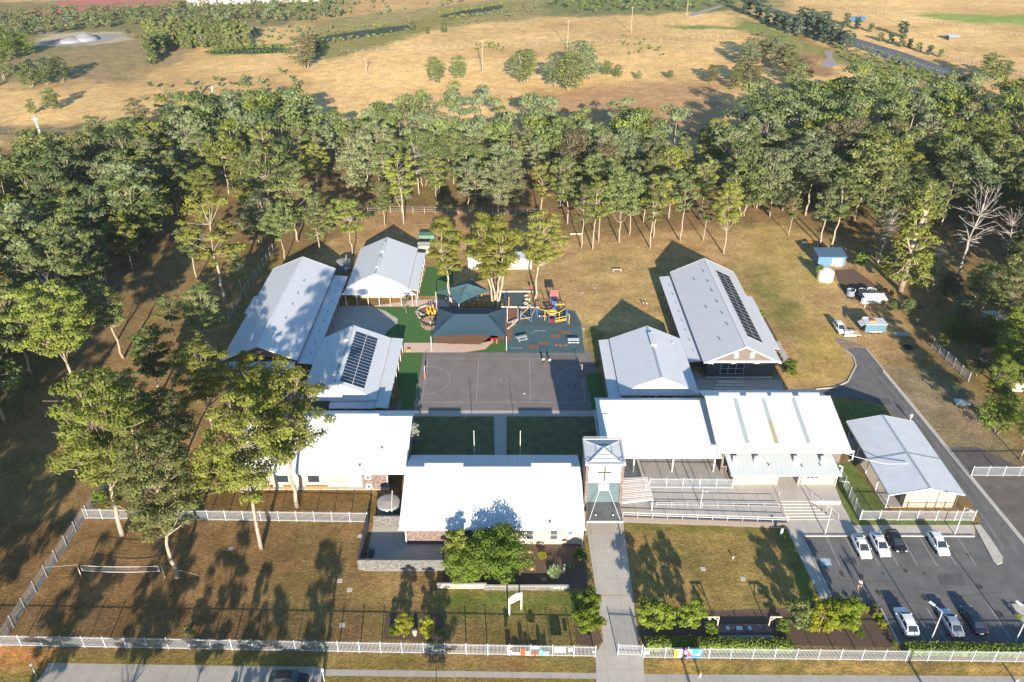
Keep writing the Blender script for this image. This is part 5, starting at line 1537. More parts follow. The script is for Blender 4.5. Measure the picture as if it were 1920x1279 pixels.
# ------------------------------------------------------------------ forest and far trees
fp = [tuple(P(a, b)[:2]) for a, b in FOREST]
fp_view = []
rng_ = random.Random(12)
cands = []
ys = 95.0
while ys < 340:
    xs_ = -260.0
    while xs_ < 330:
        sp = 9.2
        x = xs_ + rng_.uniform(-3.2, 3.2); y = ys + rng_.uniform(-3.0, 3.0)
        xs_ += sp
        cands.append((x, y))
    ys += 8.4
ca = np.array(cands)
inside = inpoly(ca[:, 0], ca[:, 1], fp)
cands = [tuple(c) for c, i in zip(cands, inside) if i]
cands = [c for c in cands if float(fbm(np.array([c[0]]), np.array([c[1]]), 34, 5)[0]) > .31]
cands = [c for c in cands if all((c[0] - q[0]) ** 2 + (c[1] - q[1]) ** 2 > (q[2] * 1.0) ** 2 for q in placed)]
FT = []
for x, y in cands:
    px, py = PX(np.array([x]), np.array([y]), np.array([9.0]))
    if not (-160 < px[0] < 2080): continue
    FT.append((y, x, float(px[0]), float(py[0])))
FT.sort()
names = {'olive': 'olive', 'yellow': 'yellow-green', 'grey': 'grey-green', 'dark': 'dark green', 'bright': 'bright green', 'brown': 'brownish'}
rest = []
kept = 0
MAXT = 225
# thin the farther ones into one mass: nearest are individuals
for k, (y, x, px, py) in enumerate(FT):
    west, east = px < 560, px > 1330
    u = rng_.random()
    if west: tint = 'olive' if u < .45 else 'dark' if u < .7 else 'yellow' if u < .85 else 'grey'
    elif east: tint = 'olive' if u < .42 else 'dark' if u < .6 else 'yellow' if u < .74 else 'grey' if u < .9 else 'brown'
    else: tint = 'olive' if u < .4 else 'grey' if u < .72 else 'yellow' if u < .9 else 'brown'
    h = rng_.uniform(12.5, 22) * (1.05 if east or west else .92)
    if not west and not east and 820 < px < 1320 and y < 245: h *= .9
    u2 = rng_.random(); key = 'gum%d' % rng_.randrange(8) if u2 < .55 else 'low%d' % rng_.randrange(3) if u2 < .75 else 'tall%d' % rng_.randrange(3)
    if kept < MAXT and rng_.random() < .05:
        tree('dead%d' % rng_.randrange(2), x, y, h * .9, 'leafless grey tree crowded among the %s forest gums' % ('left' if west else 'right' if east else 'middle'), 'grey',
             group='leafless trees in the %s forest' % ('left' if west else 'right' if east else 'middle'), name='dead_tree', rng=rng_, wide=.9)
        kept += 1
    elif kept < MAXT:
        part_ = 'left' if west else 'right' if east else 'middle'
        fl_ = 'nearer' if (y < 190 if west else y < 235) else 'farther'
        tree(key, x, y, h, '%s gum tree crowded in the %s forest, %s the school' % (names[tint], part_, 'close behind' if fl_ == 'nearer' else 'well behind'), tint,
             group='%s gums in the %s %s forest' % (names[tint], fl_, part_), rng=rng_, wide=rng_.uniform(.95, 1.35))
        kept += 1
    else:
        rest.append((key, x, y, h, tint))


def low_canopy(name, items, label, cat='trees', seed=3, nleaf=260, leaf=.75, trunks=True, col_over=None):
    """one mass of crowns too many and far to tell apart; leaf faces coloured crown by crown"""
    rng = np.random.RandomState(seed)
    P_, N_, C_ = [], [], []
    tb = MB()
    for key, x, y, h, tint in items:
        rd = h * .30
        nc = rng.randint(7, 11)
        for j in range(nc):
            a = rng.rand() * 6.28; rr_ = rd * rng.rand() ** .5 * .8; z = h * rng.uniform(.45, .86)
            rc_ = rd * rng.uniform(.35, .55)
            n_ = nleaf // nc
            d = rng.randn(n_, 3); d /= np.linalg.norm(d, axis=1)[:, None]; d[:, 2] = np.where(d[:, 2] < -.2, -d[:, 2], d[:, 2])
            P_.append(np.array([x + rr_ * math.cos(a), y + rr_ * math.sin(a), z]) + d * rc_ * (.6 + .5 * rng.rand(n_, 1)) * np.array([1, 1, .7]))
            N_.append(d + rng.randn(n_, 3) * .5 + np.array([0, 0, .25]))
            C_.append(np.tile(np.array(GREENS[tint]) * rng.uniform(.8, 1.25), (n_, 1)))
        if trunks:
            tb.tube([(x, y, 0), (x + rng.randn() * .4, y + rng.randn() * .4, h * .7)], [.2, .08], 5, cap=False)
    pos = np.concatenate(P_); V, Fc = quads_from(pos, np.concatenate(N_), leaf, rng)
    nq = len(Fc)
    col = np.repeat(np.concatenate(C_), 4, 0)
    nt_ = 0
    if trunks:
        tv = np.array(tb.v); tf = np.array(tb.f) + len(V)
        V = np.concatenate([V, tv]); Fc = np.concatenate([Fc, tf]); nt_ = len(tf)
        col = np.concatenate([col, np.tile((.4, .3, .2), (len(tv), 1))])
    me = fast_mesh(name, V, Fc, [M['mass'], M['bark']], np.concatenate([np.zeros(nq), np.ones(nt_)]))
    ca_ = me.color_attributes.new('tint', 'FLOAT_COLOR', 'POINT')
    ca_.data.foreach_set('color', np.concatenate([col, np.ones((len(col), 1))], 1).astype(np.float32).ravel())
    o = bpy.data.objects.new(name, me); COL.objects.link(o)
    return tag(o, label, cat, kind='stuff')


m = leafmat('mass_leaf')
n = m.node_tree
at = n.nodes.new('ShaderNodeAttribute'); at.attribute_name = 'tint'
for l in list(n.links):
    if l.to_node.type == 'HUE_SAT' and l.to_socket.name == 'Color': n.links.remove(l)
n.links.new(at.outputs['Color'], [q for q in n.nodes if q.type == 'HUE_SAT'][0].inputs['Color'])
M['mass'] = m
print('forest', kept, 'rest', len(rest))
if rest: low_canopy('distant_forest', rest, 'continuous far canopy of the forest beyond the nearer gums', nleaf=900, leaf=.62)

# trees standing apart in the paddocks
lone = [('gum2', 985, 158, 15, 'olive', 'conical gum standing in the paddock left of the grey clump'),
        ('gum0', 1040, 165, 14, 'grey', 'left gum of the grey clump in the paddock'), ('gum4', 1064, 172, 17, 'olive', 'front gum of the grey clump in the paddock'),
        ('gum5', 1085, 155, 18, 'grey', 'tallest gum of the grey clump in the paddock'), ('gum3', 1105, 150, 14, 'grey', 'right gum of the grey clump in the paddock'),
        ('gum7', 1137, 143, 7, 'olive', 'small dark gum right of the grey clump'), ('gum1', 1156, 146, 6, 'olive', 'smallest gum right of the grey clump'),
        ('gum1', 862, 150, 11, 'olive', 'flat-topped gum at the back edge of the middle forest'), ('gum2', 815, 160, 12, 'olive', 'rounded gum at the back edge of the middle forest'),
        ('gum5', 575, 130, 15, 'brown', 'grey-brown tree beside the small pond at left'), ('gum0', 595, 105, 10, 'dark', 'dark tree right behind the small pond'),
        ('gum3', 60, 165, 11, 'olive', 'left tree of the dark clump in the left paddock'), ('gum6', 88, 160, 11, 'dark', 'middle tree of the dark clump in the left paddock'),
        ('gum2', 118, 155, 11, 'dark', 'right tree of the dark clump in the left paddock'),
        ('gum4', 18, 115, 15, 'bright', 'bright tree at the top left edge'), ('gum7', 45, 105, 12, 'bright', 'bright smaller tree right of the top left edge tree'),
        ('gum5', 8, 150, 13, 'olive', 'olive tree at the left edge below the bright trees'),
        ('gum1', 100, 208, 9, 'olive', 'thin-leaved tree in the left paddock above the fence line'), ('gum3', 62, 215, 6, 'olive', 'low tree left of the thin-leaved paddock tree'),
        ('gum0', 188, 285, 12, 'olive', 'wispy tree before the pale strip of the left paddock'), ('gum6', 262, 250, 12, 'brown', 'reddish bare-limbed tree at the left forest corner'),
        ('gum2', 1400, 128, 13, 'grey', 'left front tree of the brownish clump near the highway'), ('gum4', 1425, 118, 15, 'brown', 'rear tree of the brownish clump near the highway'),
        ('gum5', 1452, 126, 14, 'grey', 'middle tree of the brownish clump near the highway'), ('gum6', 1478, 140, 13, 'olive', 'right tree of the brownish clump near the highway'),
        ('gum7', 1388, 160, 11, 'olive', 'lower left tree beside the brownish clump'), ('gum0', 1410, 165, 12, 'brown', 'lower right tree beside the brownish clump'),
        ('gum1', 1338, 148, 6, 'olive', 'small round tree alone in the paddock'), ('gum3', 1333, 158, 8, 'brown', 'thin brown tree beside the small round paddock tree'),
        ('gum2', 1375, 170, 8, 'olive', 'low olive tree at the paddock edge before the right forest'),
        ('gum4', 1500, 165, 13, 'brown', 'brown tree between the clump and the right forest'), ('gum6', 1490, 190, 15, 'olive', 'tall olive tree at the back corner of the right forest'),
        ('gum5', 1850, 152, 12, 'olive', 'pale tree where the highway meets the right forest'), ('gum7', 1880, 150, 9, 'dark', 'dark upright tree right of the highway end'),
        ('gum0', 1197, 150, 4, 'grey', 'tiny tree in the paddock right of the grey clump'), ('gum1', 1255, 148, 4, 'grey', 'tiny lone tree in the middle of the right paddock')]
for key, px, py, h, tint, lb in lone:
    key = 'low%d' % (int(key[3:]) % 3)
    treep(key, px, py, h, lb, tint, rng=tr, wide=tr.uniform(1.2, 1.5))
for i, px in enumerate(range(290, 470, 7)):
    p = P(px + tr.uniform(-2, 2), 94 - i * .45 + tr.uniform(-3, 3))
    tree('casua', p.x, p.y, tr.uniform(13, 17) * (1 - i * .01), 'olive casuarina in the dense straight row beside the left pond', 'olive', group='casuarinas in the pond row', name='casuarina_tree', rng=tr, wide=1.35)
treep('casuc', 283, 122, 15, 'dense dark tree at the near end of the casuarina row', 'dark', name='casuarina_tree', rng=tr)
treep('casuc', 300, 108, 13, 'second dark tree at the near end of the casuarina row', 'dark', name='casuarina_tree', rng=tr)
for i, (px, py, s_) in enumerate([(1400, 28, 12), (1418, 35, 12), (1436, 44, 11), (1455, 48, 9), (1465, 58, 11), (1480, 64, 11), (1497, 68, 11), (1512, 62, 14), (1525, 72, 15), (1540, 78, 14), (1552, 82, 12), (1568, 86, 11), (1582, 92, 10), (1595, 90, 8),
                                  (1410, 10, 12), (1432, 14, 11), (1500, 40, 9), (1545, 60, 12)]):
    treep('casuc', px, py, s_, 'dark blue-green casuarina in the dense belt along the highway', 'blue', name='casuarina_tree', group='casuarinas along the highway', rng=tr, wide=1.2)
for i, (px, py, s_) in enumerate([(1650, 78, 5), (1668, 82, 6), (1688, 88, 7), (1705, 90, 5), (1722, 97, 5), (1742, 103, 5), (1762, 107, 4), (1690, 70, 9), (1585, 50, 8), (1605, 55, 7), (1632, 60, 5)]):
    treep('casuc', px, py, s_, 'low dark tree in the hedge on the far side of the highway', 'blue' if i % 2 else 'olive', name='casuarina_tree', group='low trees beyond the highway', rng=tr, wide=1.4)
for px, py, s_, lb in ((775, 58, 6, 'broad reed-like shrub at the end of the long pond'), (803, 64, 4, 'small dark conifer, left of the pair by the ponds'), (833, 62, 7, 'taller dark conifer, right of the pair by the ponds'),
                       (892, 180, 5, None)):
    if lb: treep('casua', px, py, s_, lb, 'olive', name='shrub', rng=tr, wide=1.6)
treep('dense', 905, 186, 5, 'silvery shrub at the back edge of the middle forest', 'silver', name='bush', rng=tr, wide=.9)

# scrub, reeds, low growth: countless
sc_items = []
def scatter(poly, n_, hmin, hmax, tints, seed):
    rg2 = random.Random(seed)
    xs2 = [q[0] for q in poly]; ys2 = [q[1] for q in poly]
    wp = [tuple(P(*q)[:2]) for q in poly]
    wx = [q[0] for q in wp]; wy = [q[1] for q in wp]
    c = 0
    while c < n_:
        x, y = rg2.uniform(min(wx), max(wx)), rg2.uniform(min(wy), max(wy))
        if inpoly(np.array([x]), np.array([y]), wp)[0]:
            sc_items.append(('s', x, y, rg2.uniform(hmin, hmax), rg2.choice(tints))); c += 1
scatter([(-60, 36), (200, 27), (360, 18), (640, 8), (640, 40), (480, 50), (250, 50), (-60, 90)], 620, 3, 9, ['olive', 'dark', 'grey', 'brown'], 1)
scatter([(640, -10), (960, -25), (900, 6), (700, 34), (640, 40)], 70, 2, 5, ['olive', 'grey', 'brown'], 2)
scatter([(1010, -40), (1400, -45), (1390, 10), (1250, 28), (1040, 28)], 330, 3, 9, ['olive', 'dark', 'bright', 'grey'], 3)
scatter([(-60, 95), (60, 95), (110, 125), (20, 160), (-60, 180)], 40, 2, 5, ['olive', 'grey'], 4)
scatter([(220, 60), (640, 52), (600, 80), (470, 82), (250, 75)], 110, 1, 3, ['olive', 'grey', 'brown'], 5)
scatter([(850, 40), (1000, 10), (1020, 20), (880, 52)], 60, 1, 2, ['brown', 'grey'], 6)
scatter([(1560, 90), (1640, 95), (1800, 150), (1720, 160), (1600, 125)], 120, 1.2, 3, ['olive', 'bright', 'grey'], 7)
scatter([(250, 175), (560, 140), (560, 200), (300, 230)], 60, 2, 5, ['olive', 'grey', 'dark'], 8)
scatter([(1600, 470), (1720, 520), (1830, 640), (1780, 660), (1700, 600)], 16, .5, 1.4, ['olive', 'brown'], 9)
scatter([(20, 300), (220, 300), (260, 330), (10, 350)], 30, 1.5, 3.5, ['olive', 'dark'], 10)
scatter([(1160, 68), (1230, 68), (1250, 108), (1180, 110)], 26, .5, 1.6, ['olive', 'bright'], 11)
scatter([(892, 83), (945, 83), (945, 97), (892, 97)], 26, .8, 1.6, ['bright', 'olive'], 12)
scatter([(380, 96), (540, 90), (560, 100), (400, 106)], 40, .5, 1.2, ['bright'], 13)
scatter([(-900, -80), (640, -80), (640, -20), (-900, -15)], 160, 3, 9, ['olive', 'dark'], 14)
for k_, poly in enumerate([[(560, 72), (620, 60), (700, 49), (765, 43), (775, 49), (700, 56), (620, 68), (565, 80)], [(585, 80), (650, 74), (720, 65), (775, 56), (772, 60), (720, 70), (650, 79), (588, 86)],
                           [(815, 27), (860, 18), (945, 7), (945, 12), (860, 24), (820, 33)], [(835, 33), (890, 28), (945, 18), (950, 22), (895, 32), (840, 38)], [(375, 93), (430, 88), (500, 84), (545, 88), (540, 92), (430, 93)]]):
    scatter(poly, 45, .7, 2.2, ['olive', 'golden', 'brown', 'grey'], 30 + k_)
low_canopy('scrub', sc_items, 'scattered scrub and reeds of the far paddocks', 'scrub', 5, 110, .55, trunks=False)

# street trees behind the camera: they throw the long shadows on the front lawn and path
for i, (x, y, h, k) in enumerate([(-38, 50, 12, 'gum1'), (-33, 52, 9, 'column'), (-24.5, 50, 11, 'gum3'), (-46, 47, 14, 'gum5'), (-57, 44, 13, 'gum2'), (-29, 42, 11, 'gum7'),
                                  (-9, 56.5, 7, 'gum6'), (-80, 58, 19, 'big0'), (-90, 70, 20, 'big1'), (-98, 84, 20, 'big2'), (-92, 50, 18, 'big3'), (-104, 64, 20, 'gum0'), (-74, 44, 17, 'gum4'), (-70, 54, 17, 'gum2'), (-80, 72, 20, 'big2'), (-86, 62, 21, 'big3'), (-77, 49, 20, 'big0'), (-86, 80, 22, 'big1'), (-94, 96, 22, 'big2'), (-100, 74, 22, 'big3'), (-72, 47, 15, 'gum3')]):
    tree(k, x, y, h, 'street gum just outside the picture, %s from the left' % ['first', 'second', 'third', 'fourth', 'fifth', 'sixth', 'seventh', 'eighth', 'ninth', 'tenth', 'eleventh', 'twelfth', 'thirteenth', 'fourteenth', 'fifteenth', 'sixteenth', 'seventeenth', 'eighteenth', 'nineteenth', 'twentieth', 'last'][i], 'olive', group='street trees outside the picture', rng=tr)

# ------------------------------------------------------------------ far landscape
sheet('pond', [(380, 97), (430, 92), (500, 88), (535, 92), (530, 99), (470, 101), (400, 101)], M['water'], 2)
sheet('pond', [(560, 78), (620, 66), (700, 54), (765, 47), (770, 54), (720, 64), (650, 74), (590, 80)], M['water'], 2)
sheet('pond', [(822, 31), (860, 22), (920, 12), (945, 10), (940, 16), (890, 27), (840, 33)], M['water'], 2)
sheet('pond', [(1588, 36), (1600, 30), (1618, 30), (1626, 34), (1622, 39), (1600, 41)], M['water_b'], 2)
sheet('pond', [(1600, 124), (1612, 120), (1626, 124), (1628, 130), (1608, 133), (1600, 130)], M['water_b'], 2)
sheet('gravel_patch', [(1545, 95), (1562, 97), (1560, 106), (1572, 122), (1552, 128), (1540, 118), (1552, 108)], M['gravel'], 2)
sheet('gravel_patch', [(80, 80), (130, 68), (220, 62), (232, 68), (190, 80), (110, 86)], M['gravel'], 2)
sheet('highway', [(1440, 13), (1500, 30), (1600, 70), (1700, 100), (1815, 142), (1770, 143), (1690, 120), (1590, 84), (1490, 45), (1430, 18)], M['hwy'], 2)
hl = [(1436, 16), (1495, 38), (1595, 77), (1695, 110), (1790, 141)]
mb = MB(); pts = [P(*q) for q in hl]
for i in range(len(pts) - 1):
    n_ = 14
    for k in range(n_):
        a = pts[i].lerp(pts[i + 1], k / n_); b = pts[i].lerp(pts[i + 1], (k + .45) / n_)
        L_, R_ = ribbon([a, b], .5); mb.add([(q.x, q.y, 4 * LV) for q in (R_[0], R_[1], L_[1], L_[0])], [(0, 1, 2, 3)])
tag(mb.build('highway_lane_marks', M['white']), kind='structure')
sheet('dirt_track', [(1290, 27), (1350, 10), (1356, 12), (1296, 31)], M['gravel'], 2)
sheet('red_court_surface', [(-300, 42), (0, 22), (350, 2), (352, 12), (180, 23), (0, 33), (-300, 54)], M['redroof'], 3)
sheet('red_court_surface', [(100, 4), (290, -8), (352, -6), (352, -1), (120, 12)], M['redroof'], 3)
t = thing('long_building', 'long low white-roofed building at the top edge right of the red courts', 'building', P(480, 6)[:])
a, b = P(352, 12), P(600, 2)
mb = MB(); dd = Vector((b.x - a.x, b.y - a.y, 0)); nn = Vector((-dd.y, dd.x, 0)).normalized() * 26
mb.prism([a, b, b + nn, a + nn], 0, 6); mb.build('wall', M['cream_l'], t)
mb = MB(); mb.slab([(a.x - 1, a.y - 1, 6.02), (b.x + 1, b.y - 1, 6.02), (b.x + nn.x, b.y + nn.y, 7.5), (a.x + nn.x, a.y + nn.y, 7.5)], .3); mb.build('roof', M['trim'], t)
p = P(160, 74)
t = thing('gravel_heap', 'larger grey heap of gravel on the pale patch at left', 'heap', (p.x, p.y, 0))
MB().lathe([(8, 0), (5, 1.6), (2.2, 3), (.4, 3.6)], p, 16).build('heap', M['gravelheap'], t, smooth=True)
p = P(134, 77)
t = thing('gravel_heap', 'smaller flatter heap of gravel left of the larger one', 'heap', (p.x, p.y, 0))
MB().lathe([(8, 0), (4, 1.3), (1.5, 2), (.3, 2.2)], p, 16).build('heap', M['gravelheap'], t, smooth=True)
p = P(1788, 76)
t = thing('paddock_shed', 'small open-fronted shed alone in the far right paddock', 'shed', (p.x, p.y, 0))
MB().box(p.x - 2.8, p.x + 2.8, p.y, p.y + 3.5, 0, 2.0).build('wall', M['taupe'], t)
MB().slab([(p.x - 3, p.y - .3, 2.1), (p.x + 3, p.y - .3, 2.1), (p.x + 3, p.y + 3.8, 2.7), (p.x - 3, p.y + 3.8, 2.7)], .1).build('roof', M['steel'], t)
for i, (px, pb, pt) in enumerate([(905, 136, 74), (1064, 92, 37), (1183, 62, 12), (687, 135, 108), (1287, 32, -4), (402, 190, 160), (130, 300, 268)]):
    p = P(px, pb)
    dyt = (639.5 - pt) / F
    h = CAMH + p.y * (-math.sin(TH) + dyt * math.cos(TH)) / (math.cos(TH) + dyt * math.sin(TH))
    lb = ['pale power pole in the middle of the paddock', 'tall power pole behind the grey tree clump', 'power pole near the scrub at the top middle', 'short-looking power pole behind the left middle forest', 'power pole at the top edge near the dirt track', 'white-topped pole rising from the left forest', 'small pole with insulators in the left forest'][i]
    t = thing('power_pole', lb, 'pole', (p.x, p.y, 0), 'power poles across the paddock')
    MB().tube([p, p + Vector((0, 0, h))], [.22, .16], 8).build('shaft', M['bark'] if i < 5 else M['white'], t)
    MB().box(p.x - 1.1, p.x + 1.1, p.y - .07, p.y + .07, h - .9, h - .72).build('crossarm', M['bark'], t)
p = P(97, 306)
t = thing('power_pole', 'thick pale concrete pole leaning over the left forest', 'pole', (p.x, p.y, 0))
MB().tube([p, p + Vector((-1.2, 0, 15.5))], [.42, .3], 10).build('shaft', M['tankcream'], t)
MB().box(p.x - 2.2, p.x + .0, p.y - .1, p.y + .1, 14.4, 14.7).build('crossarm', M['steel'], t)
for A_, B_, n_, lb in (((1560, 12), (1925, 70), 46, 'post and wire fence across the far right paddock'), ((1640, 72), (1925, 146), 40, 'post and wire fence on the far side of the highway'), ((640, 98), (1380, 70), 60, 'post and wire fence across the golden middle paddock')):
    a, b = P(*A_), P(*B_)
    t = thing('wire_fence', lb, 'fence', a)
    for k in range(n_):
        p = a.lerp(b, k / (n_ - 1)); MB().box(p.x - .09, p.x + .09, p.y - .09, p.y + .09, 0, 1.3).build('post', M['bark'], t)
    for z_ in (.7, 1.2): MB().bar(a + Vector((0, 0, z_)), b + Vector((0, 0, z_)), .03).build('wire', M['wire'], t)
# paddock fence line at left and small yard marks
t = thing('wire_fence', 'dark low wire fence across the left paddock', 'fence', P(-60, 252)[:])
a, b = P(-60, 252), P(262, 248)
for k in range(30):
    p = a.lerp(b, k / 29); MB().box(p.x - .08, p.x + .08, p.y - .08, p.y + .08, 0, 1.3).build('post', M['bark_dark'], t)
for z_ in (.5, .9, 1.25): MB().bar(a + Vector((0, 0, z_)), b + Vector((0, 0, z_)), .03).build('wire', M['wire'], t)
t = thing('wire_fence', 'tall grey wire fence between the left forest and the large left block', 'fence', P(430, 600)[:])
a, b = P(430, 600), P(512, 470)
for k in range(13):
    p = a.lerp(b, k / 12); MB().tube([p, p + Vector((0, 0, 2.1))], .05, 6).build('post', M['steel'], t)
for z_ in (.1, .7, 1.4, 2.05): MB().bar(a + Vector((0, 0, z_)), b + Vector((0, 0, z_)), .025).build('wire', M['steel'], t)
t = thing('wire_fence', 'long grey wire fence along the middle forest edge', 'fence', P(740, 394)[:])
a, b = P(690, 398), P(1010, 404)
for k in range(16):
    p = a.lerp(b, k / 15); MB().tube([p, p + Vector((0, 0, 1.9))], .06, 6).build('post', M['steel'], t)
for z_ in (.6, 1.2, 1.85): MB().bar(a + Vector((0, 0, z_)), b + Vector((0, 0, z_)), .03).build('wire', M['steel'], t)

# ------------------------------------------------------------------ yard at right: shed, tanks, trailer, truck
t = thing('blue_shed', 'blue sheet-metal shed at the back of the right yard', 'shed', P(1557, 500)[:])
a, b = P(1532, 499), P(1583, 499)
MB().box(a.x, b.x, a.y, a.y + 4, 0, 2.6).build('wall', M['bluesheet'], t)
MB().slab([(a.x - .2, a.y - .25, 2.6), (b.x + .2, a.y - .25, 2.6), (b.x + .2, a.y + 4.3, 3.1), (a.x - .2, a.y + 4.3, 3.1)], .1).build('roof', M['shed_roof'], t)
p = P(1562, 499); MB().box(p.x - .5, p.x + .6, a.y - .06, a.y - .003, .05, 2.1).build('door', M['cream_l'], t)
p = P(1548, 495); MB().box(p.x + 1.9, p.x + 3.4, a.y - .3, a.y - .062, 0, 2.2).build('side_panel', M['steel'], t)
p = P(1546, 524)
t = thing('water_tank', 'squat cream water tank in front of the blue shed', 'water tank', (p.x, p.y, 0))
MB().lathe([(1.9, 0), (1.95, 1.2), (1.9, 2.3), (1.2, 2.6), (.3, 2.75)], p, 24).build('shell', M['tankcream'], t, smooth=False)
MB().lathe([(.9, 2.7), (.9, 3.0), (.6, 3.05)], p, 16).build('lid', M['white'], t)
for i, (px, py, m_) in enumerate([(1594, 553, 'tank'), (1616, 553, 'tanktop'), (1632, 552, 'tankcream')]):
    p = P(px, py)
    t = thing('yard_tank', ['leftmost dark open drum in the shaded yard', 'middle drum with a pipe in the shaded yard', 'rightmost pale drum in the shaded yard'][i], 'tank', (p.x, p.y, 0), 'drums in the yard')
    MB().lathe([(.95, 0), (.95, 1.3), (1.0, 1.35), (.9, 1.36), (.88, .9), (.05, .9)], p, 20).build('shell', M[m_], t)
    MB().box(p.x + .5, p.x + .62, p.y - .9, p.y - .75, 0, 1.9).build('pipe', M['trim'], t)
a, b = P(1620, 578), P(1661, 578)
t = thing('white_carport', 'small white flat-roofed carport in the yard', 'shelter', ((a.x + b.x) / 2, a.y + 1, 0))
MB().slab([(a.x, a.y, 2.2), (b.x, a.y, 2.2), (b.x, a.y + 2.6, 2.5), (a.x, a.y + 2.6, 2.5)], .1).build('roof', M['trim'], t)
posts(t, [(a.x + .2, a.y + .2), (b.x - .2, a.y + .2), (a.x + .2, a.y + 2.4), (b.x - .2, a.y + 2.4)], 2.15, .1)
MB().box(a.x + .3, b.x - .3, a.y + 2.0, a.y + 2.2, .02, 1.6).build('rear_panel', M['steel'], t)
# trailer stall with teal side
t = thing('work_trailer', 'teal-sided box trailer with an orange box on its pale roof', 'trailer', P(1636, 626)[:])
a, b = P(1620, 627), P(1658, 626)
MB().box(a.x, b.x, a.y, a.y + 2.6, .5, 2.4).build('body', mat('teal_trailer_side', (.085, .17, .21), .5, .15, 1.2), t)
MB().box(a.x - .1, b.x + .1, a.y - .1, a.y + 2.7, 2.402, 2.5).build('roof', M['roof_cp'], t)
MB().box(a.x + 1.0, b.x - .8, a.y - .05, a.y - .003, .55, .75).build('side_trim', M['white'], t)
fl_ = MB().slab([(a.x - 1.0, a.y + .2, 1.9), (a.x - .12, a.y + .2, 2.4), (a.x - .12, a.y + 2.3, 2.4), (a.x - 1.0, a.y + 2.3, 1.9)], .05).build('rear_flap', M['white'], t)
MB().box(a.x - .06, a.x - .003, a.y + .2, a.y + 2.4, .7, 2.2).build('opening', M['darkgrey'], t)
MB().box(a.x + .2, a.x + 1.4, a.y + 2.72, a.y + 2.9, 2.2, 2.7).build('rolled_awning', M['steel'], t)
for x in (a.x + 1.5, b.x - 1.2):
    for y_ in (a.y + .15, a.y + 2.2):
        w_ = MB().lathe([(.12, -.1), (.36, -.1), (.36, .1), (.12, .1)], (0, 0, 0), 16).build('wheel', M['tyre'], t, local=True)
        w_.location = Vector((x, y_ + .1, .38)) - Vector(t.location); w_.rotation_euler = (PI / 2, 0, 0)
p = P(1638, 604, 2.5)
t = thing('orange_box', 'orange crate lying on the pale trailer roof', 'box', (p.x, a.y + 1.4, 2.5))
MB().box(p.x - .6, p.x + .6, a.y + 1.0, a.y + 1.8, 2.503, 2.75).build('crate_body', M['orange'], t)
MB().box(p.x - .45, p.x - .08, a.y + 1.15, a.y + 1.65, 2.752, 2.78).build('hollow', M['red'], t)
MB().box(p.x + .08, p.x + .45, a.y + 1.15, a.y + 1.65, 2.752, 2.78).build('hollow', M['red'], t)
p = P(1512, 460)
t = thing('garden_table', 'small grey table with an orange cover near the forest edge', 'table', (p.x, p.y, 0))
MB().box(p.x - 1.3, p.x + 1.2, p.y - .5, p.y + .5, .7, .78).build('table_top', M['steel'], t)
MB().box(p.x + .3, p.x + 1.4, p.y - .6, p.y + .6, .785, 1.0).build('orange_cover', M['orange'], t)
for sx in (-1.1, 1.0): MB().box(p.x + sx - .05, p.x + sx + .05, p.y - .4, p.y + .4, 0, .699).build('leg', M['steel'], t)
p = P(1685, 545)
p = P(1790, 735)
t = thing('wheelie_bin', 'bin with a yellow lid in the shade of the right trees', 'bin', (p.x, p.y, 0))
MB().box(p.x - .6, p.x + .6, p.y - .35, p.y + .35, .05, 1.05).build('body', M['green'], t)
MB().slab([(p.x - .65, p.y - .4, 1.08), (p.x + .65, p.y - .4, 1.08), (p.x + .65, p.y + .4, 1.16), (p.x - .65, p.y + .4, 1.16)], .06).build('lid', M['yellow'], t)
for sx in (-.4, .4): MB().box(p.x + sx - .05, p.x + sx + .05, p.y + .3, p.y + .45, 0, .2).build('wheel', M['black'], t)
p = P(1802, 757)
t = thing('tarpaulin_pile', 'pale tarpaulin-covered pile below the yellow-lidded bin', 'pile', (p.x, p.y, 0))
MB().prism([(p.x - 1.2, p.y - .6), (p.x + 1.3, p.y - .8), (p.x + .6, p.y + .7), (p.x - 1.0, p.y + 1.0)], 0, .5).build('base', M['steel'], t)
MB().add([(p.x - 1.2, p.y - .6, .5), (p.x + 1.3, p.y - .8, .5), (p.x + .6, p.y + .7, .5), (p.x - 1.0, p.y + 1.0, .5), (p.x - .3, p.y, 1.1)], [(0, 1, 4), (1, 2, 4), (2, 3, 4), (3, 0, 4)]).build('cover', M['trim'], t)
p = P(1702, 652)
t = thing('old_tyre', 'dark old tyre lying on the shaded grass', 'tyre', (p.x, p.y, 0))
MB().lathe([(.45, .05), (.9, .0), (1.0, .15), (.9, .3), (.45, .25), (.45, .05)], p, 20).build('tread', M['tyre'], t)
p = P(1690, 627)
t = thing('pallet', 'pale flat pallet lying in the shade behind the trailer', 'pallet', (p.x, p.y, 0))
for k in range(5): MB().box(p.x - 1.6, p.x + 1.6, p.y - .6 + k * .28, p.y - .42 + k * .28, .1, .13).build('board', M['steel'], t)
for sx in (-1.4, 0, 1.3): MB().box(p.x + sx, p.x + sx + .1, p.y - .6, p.y + .7, 0, .098).build('bearer', M['steel'], t)
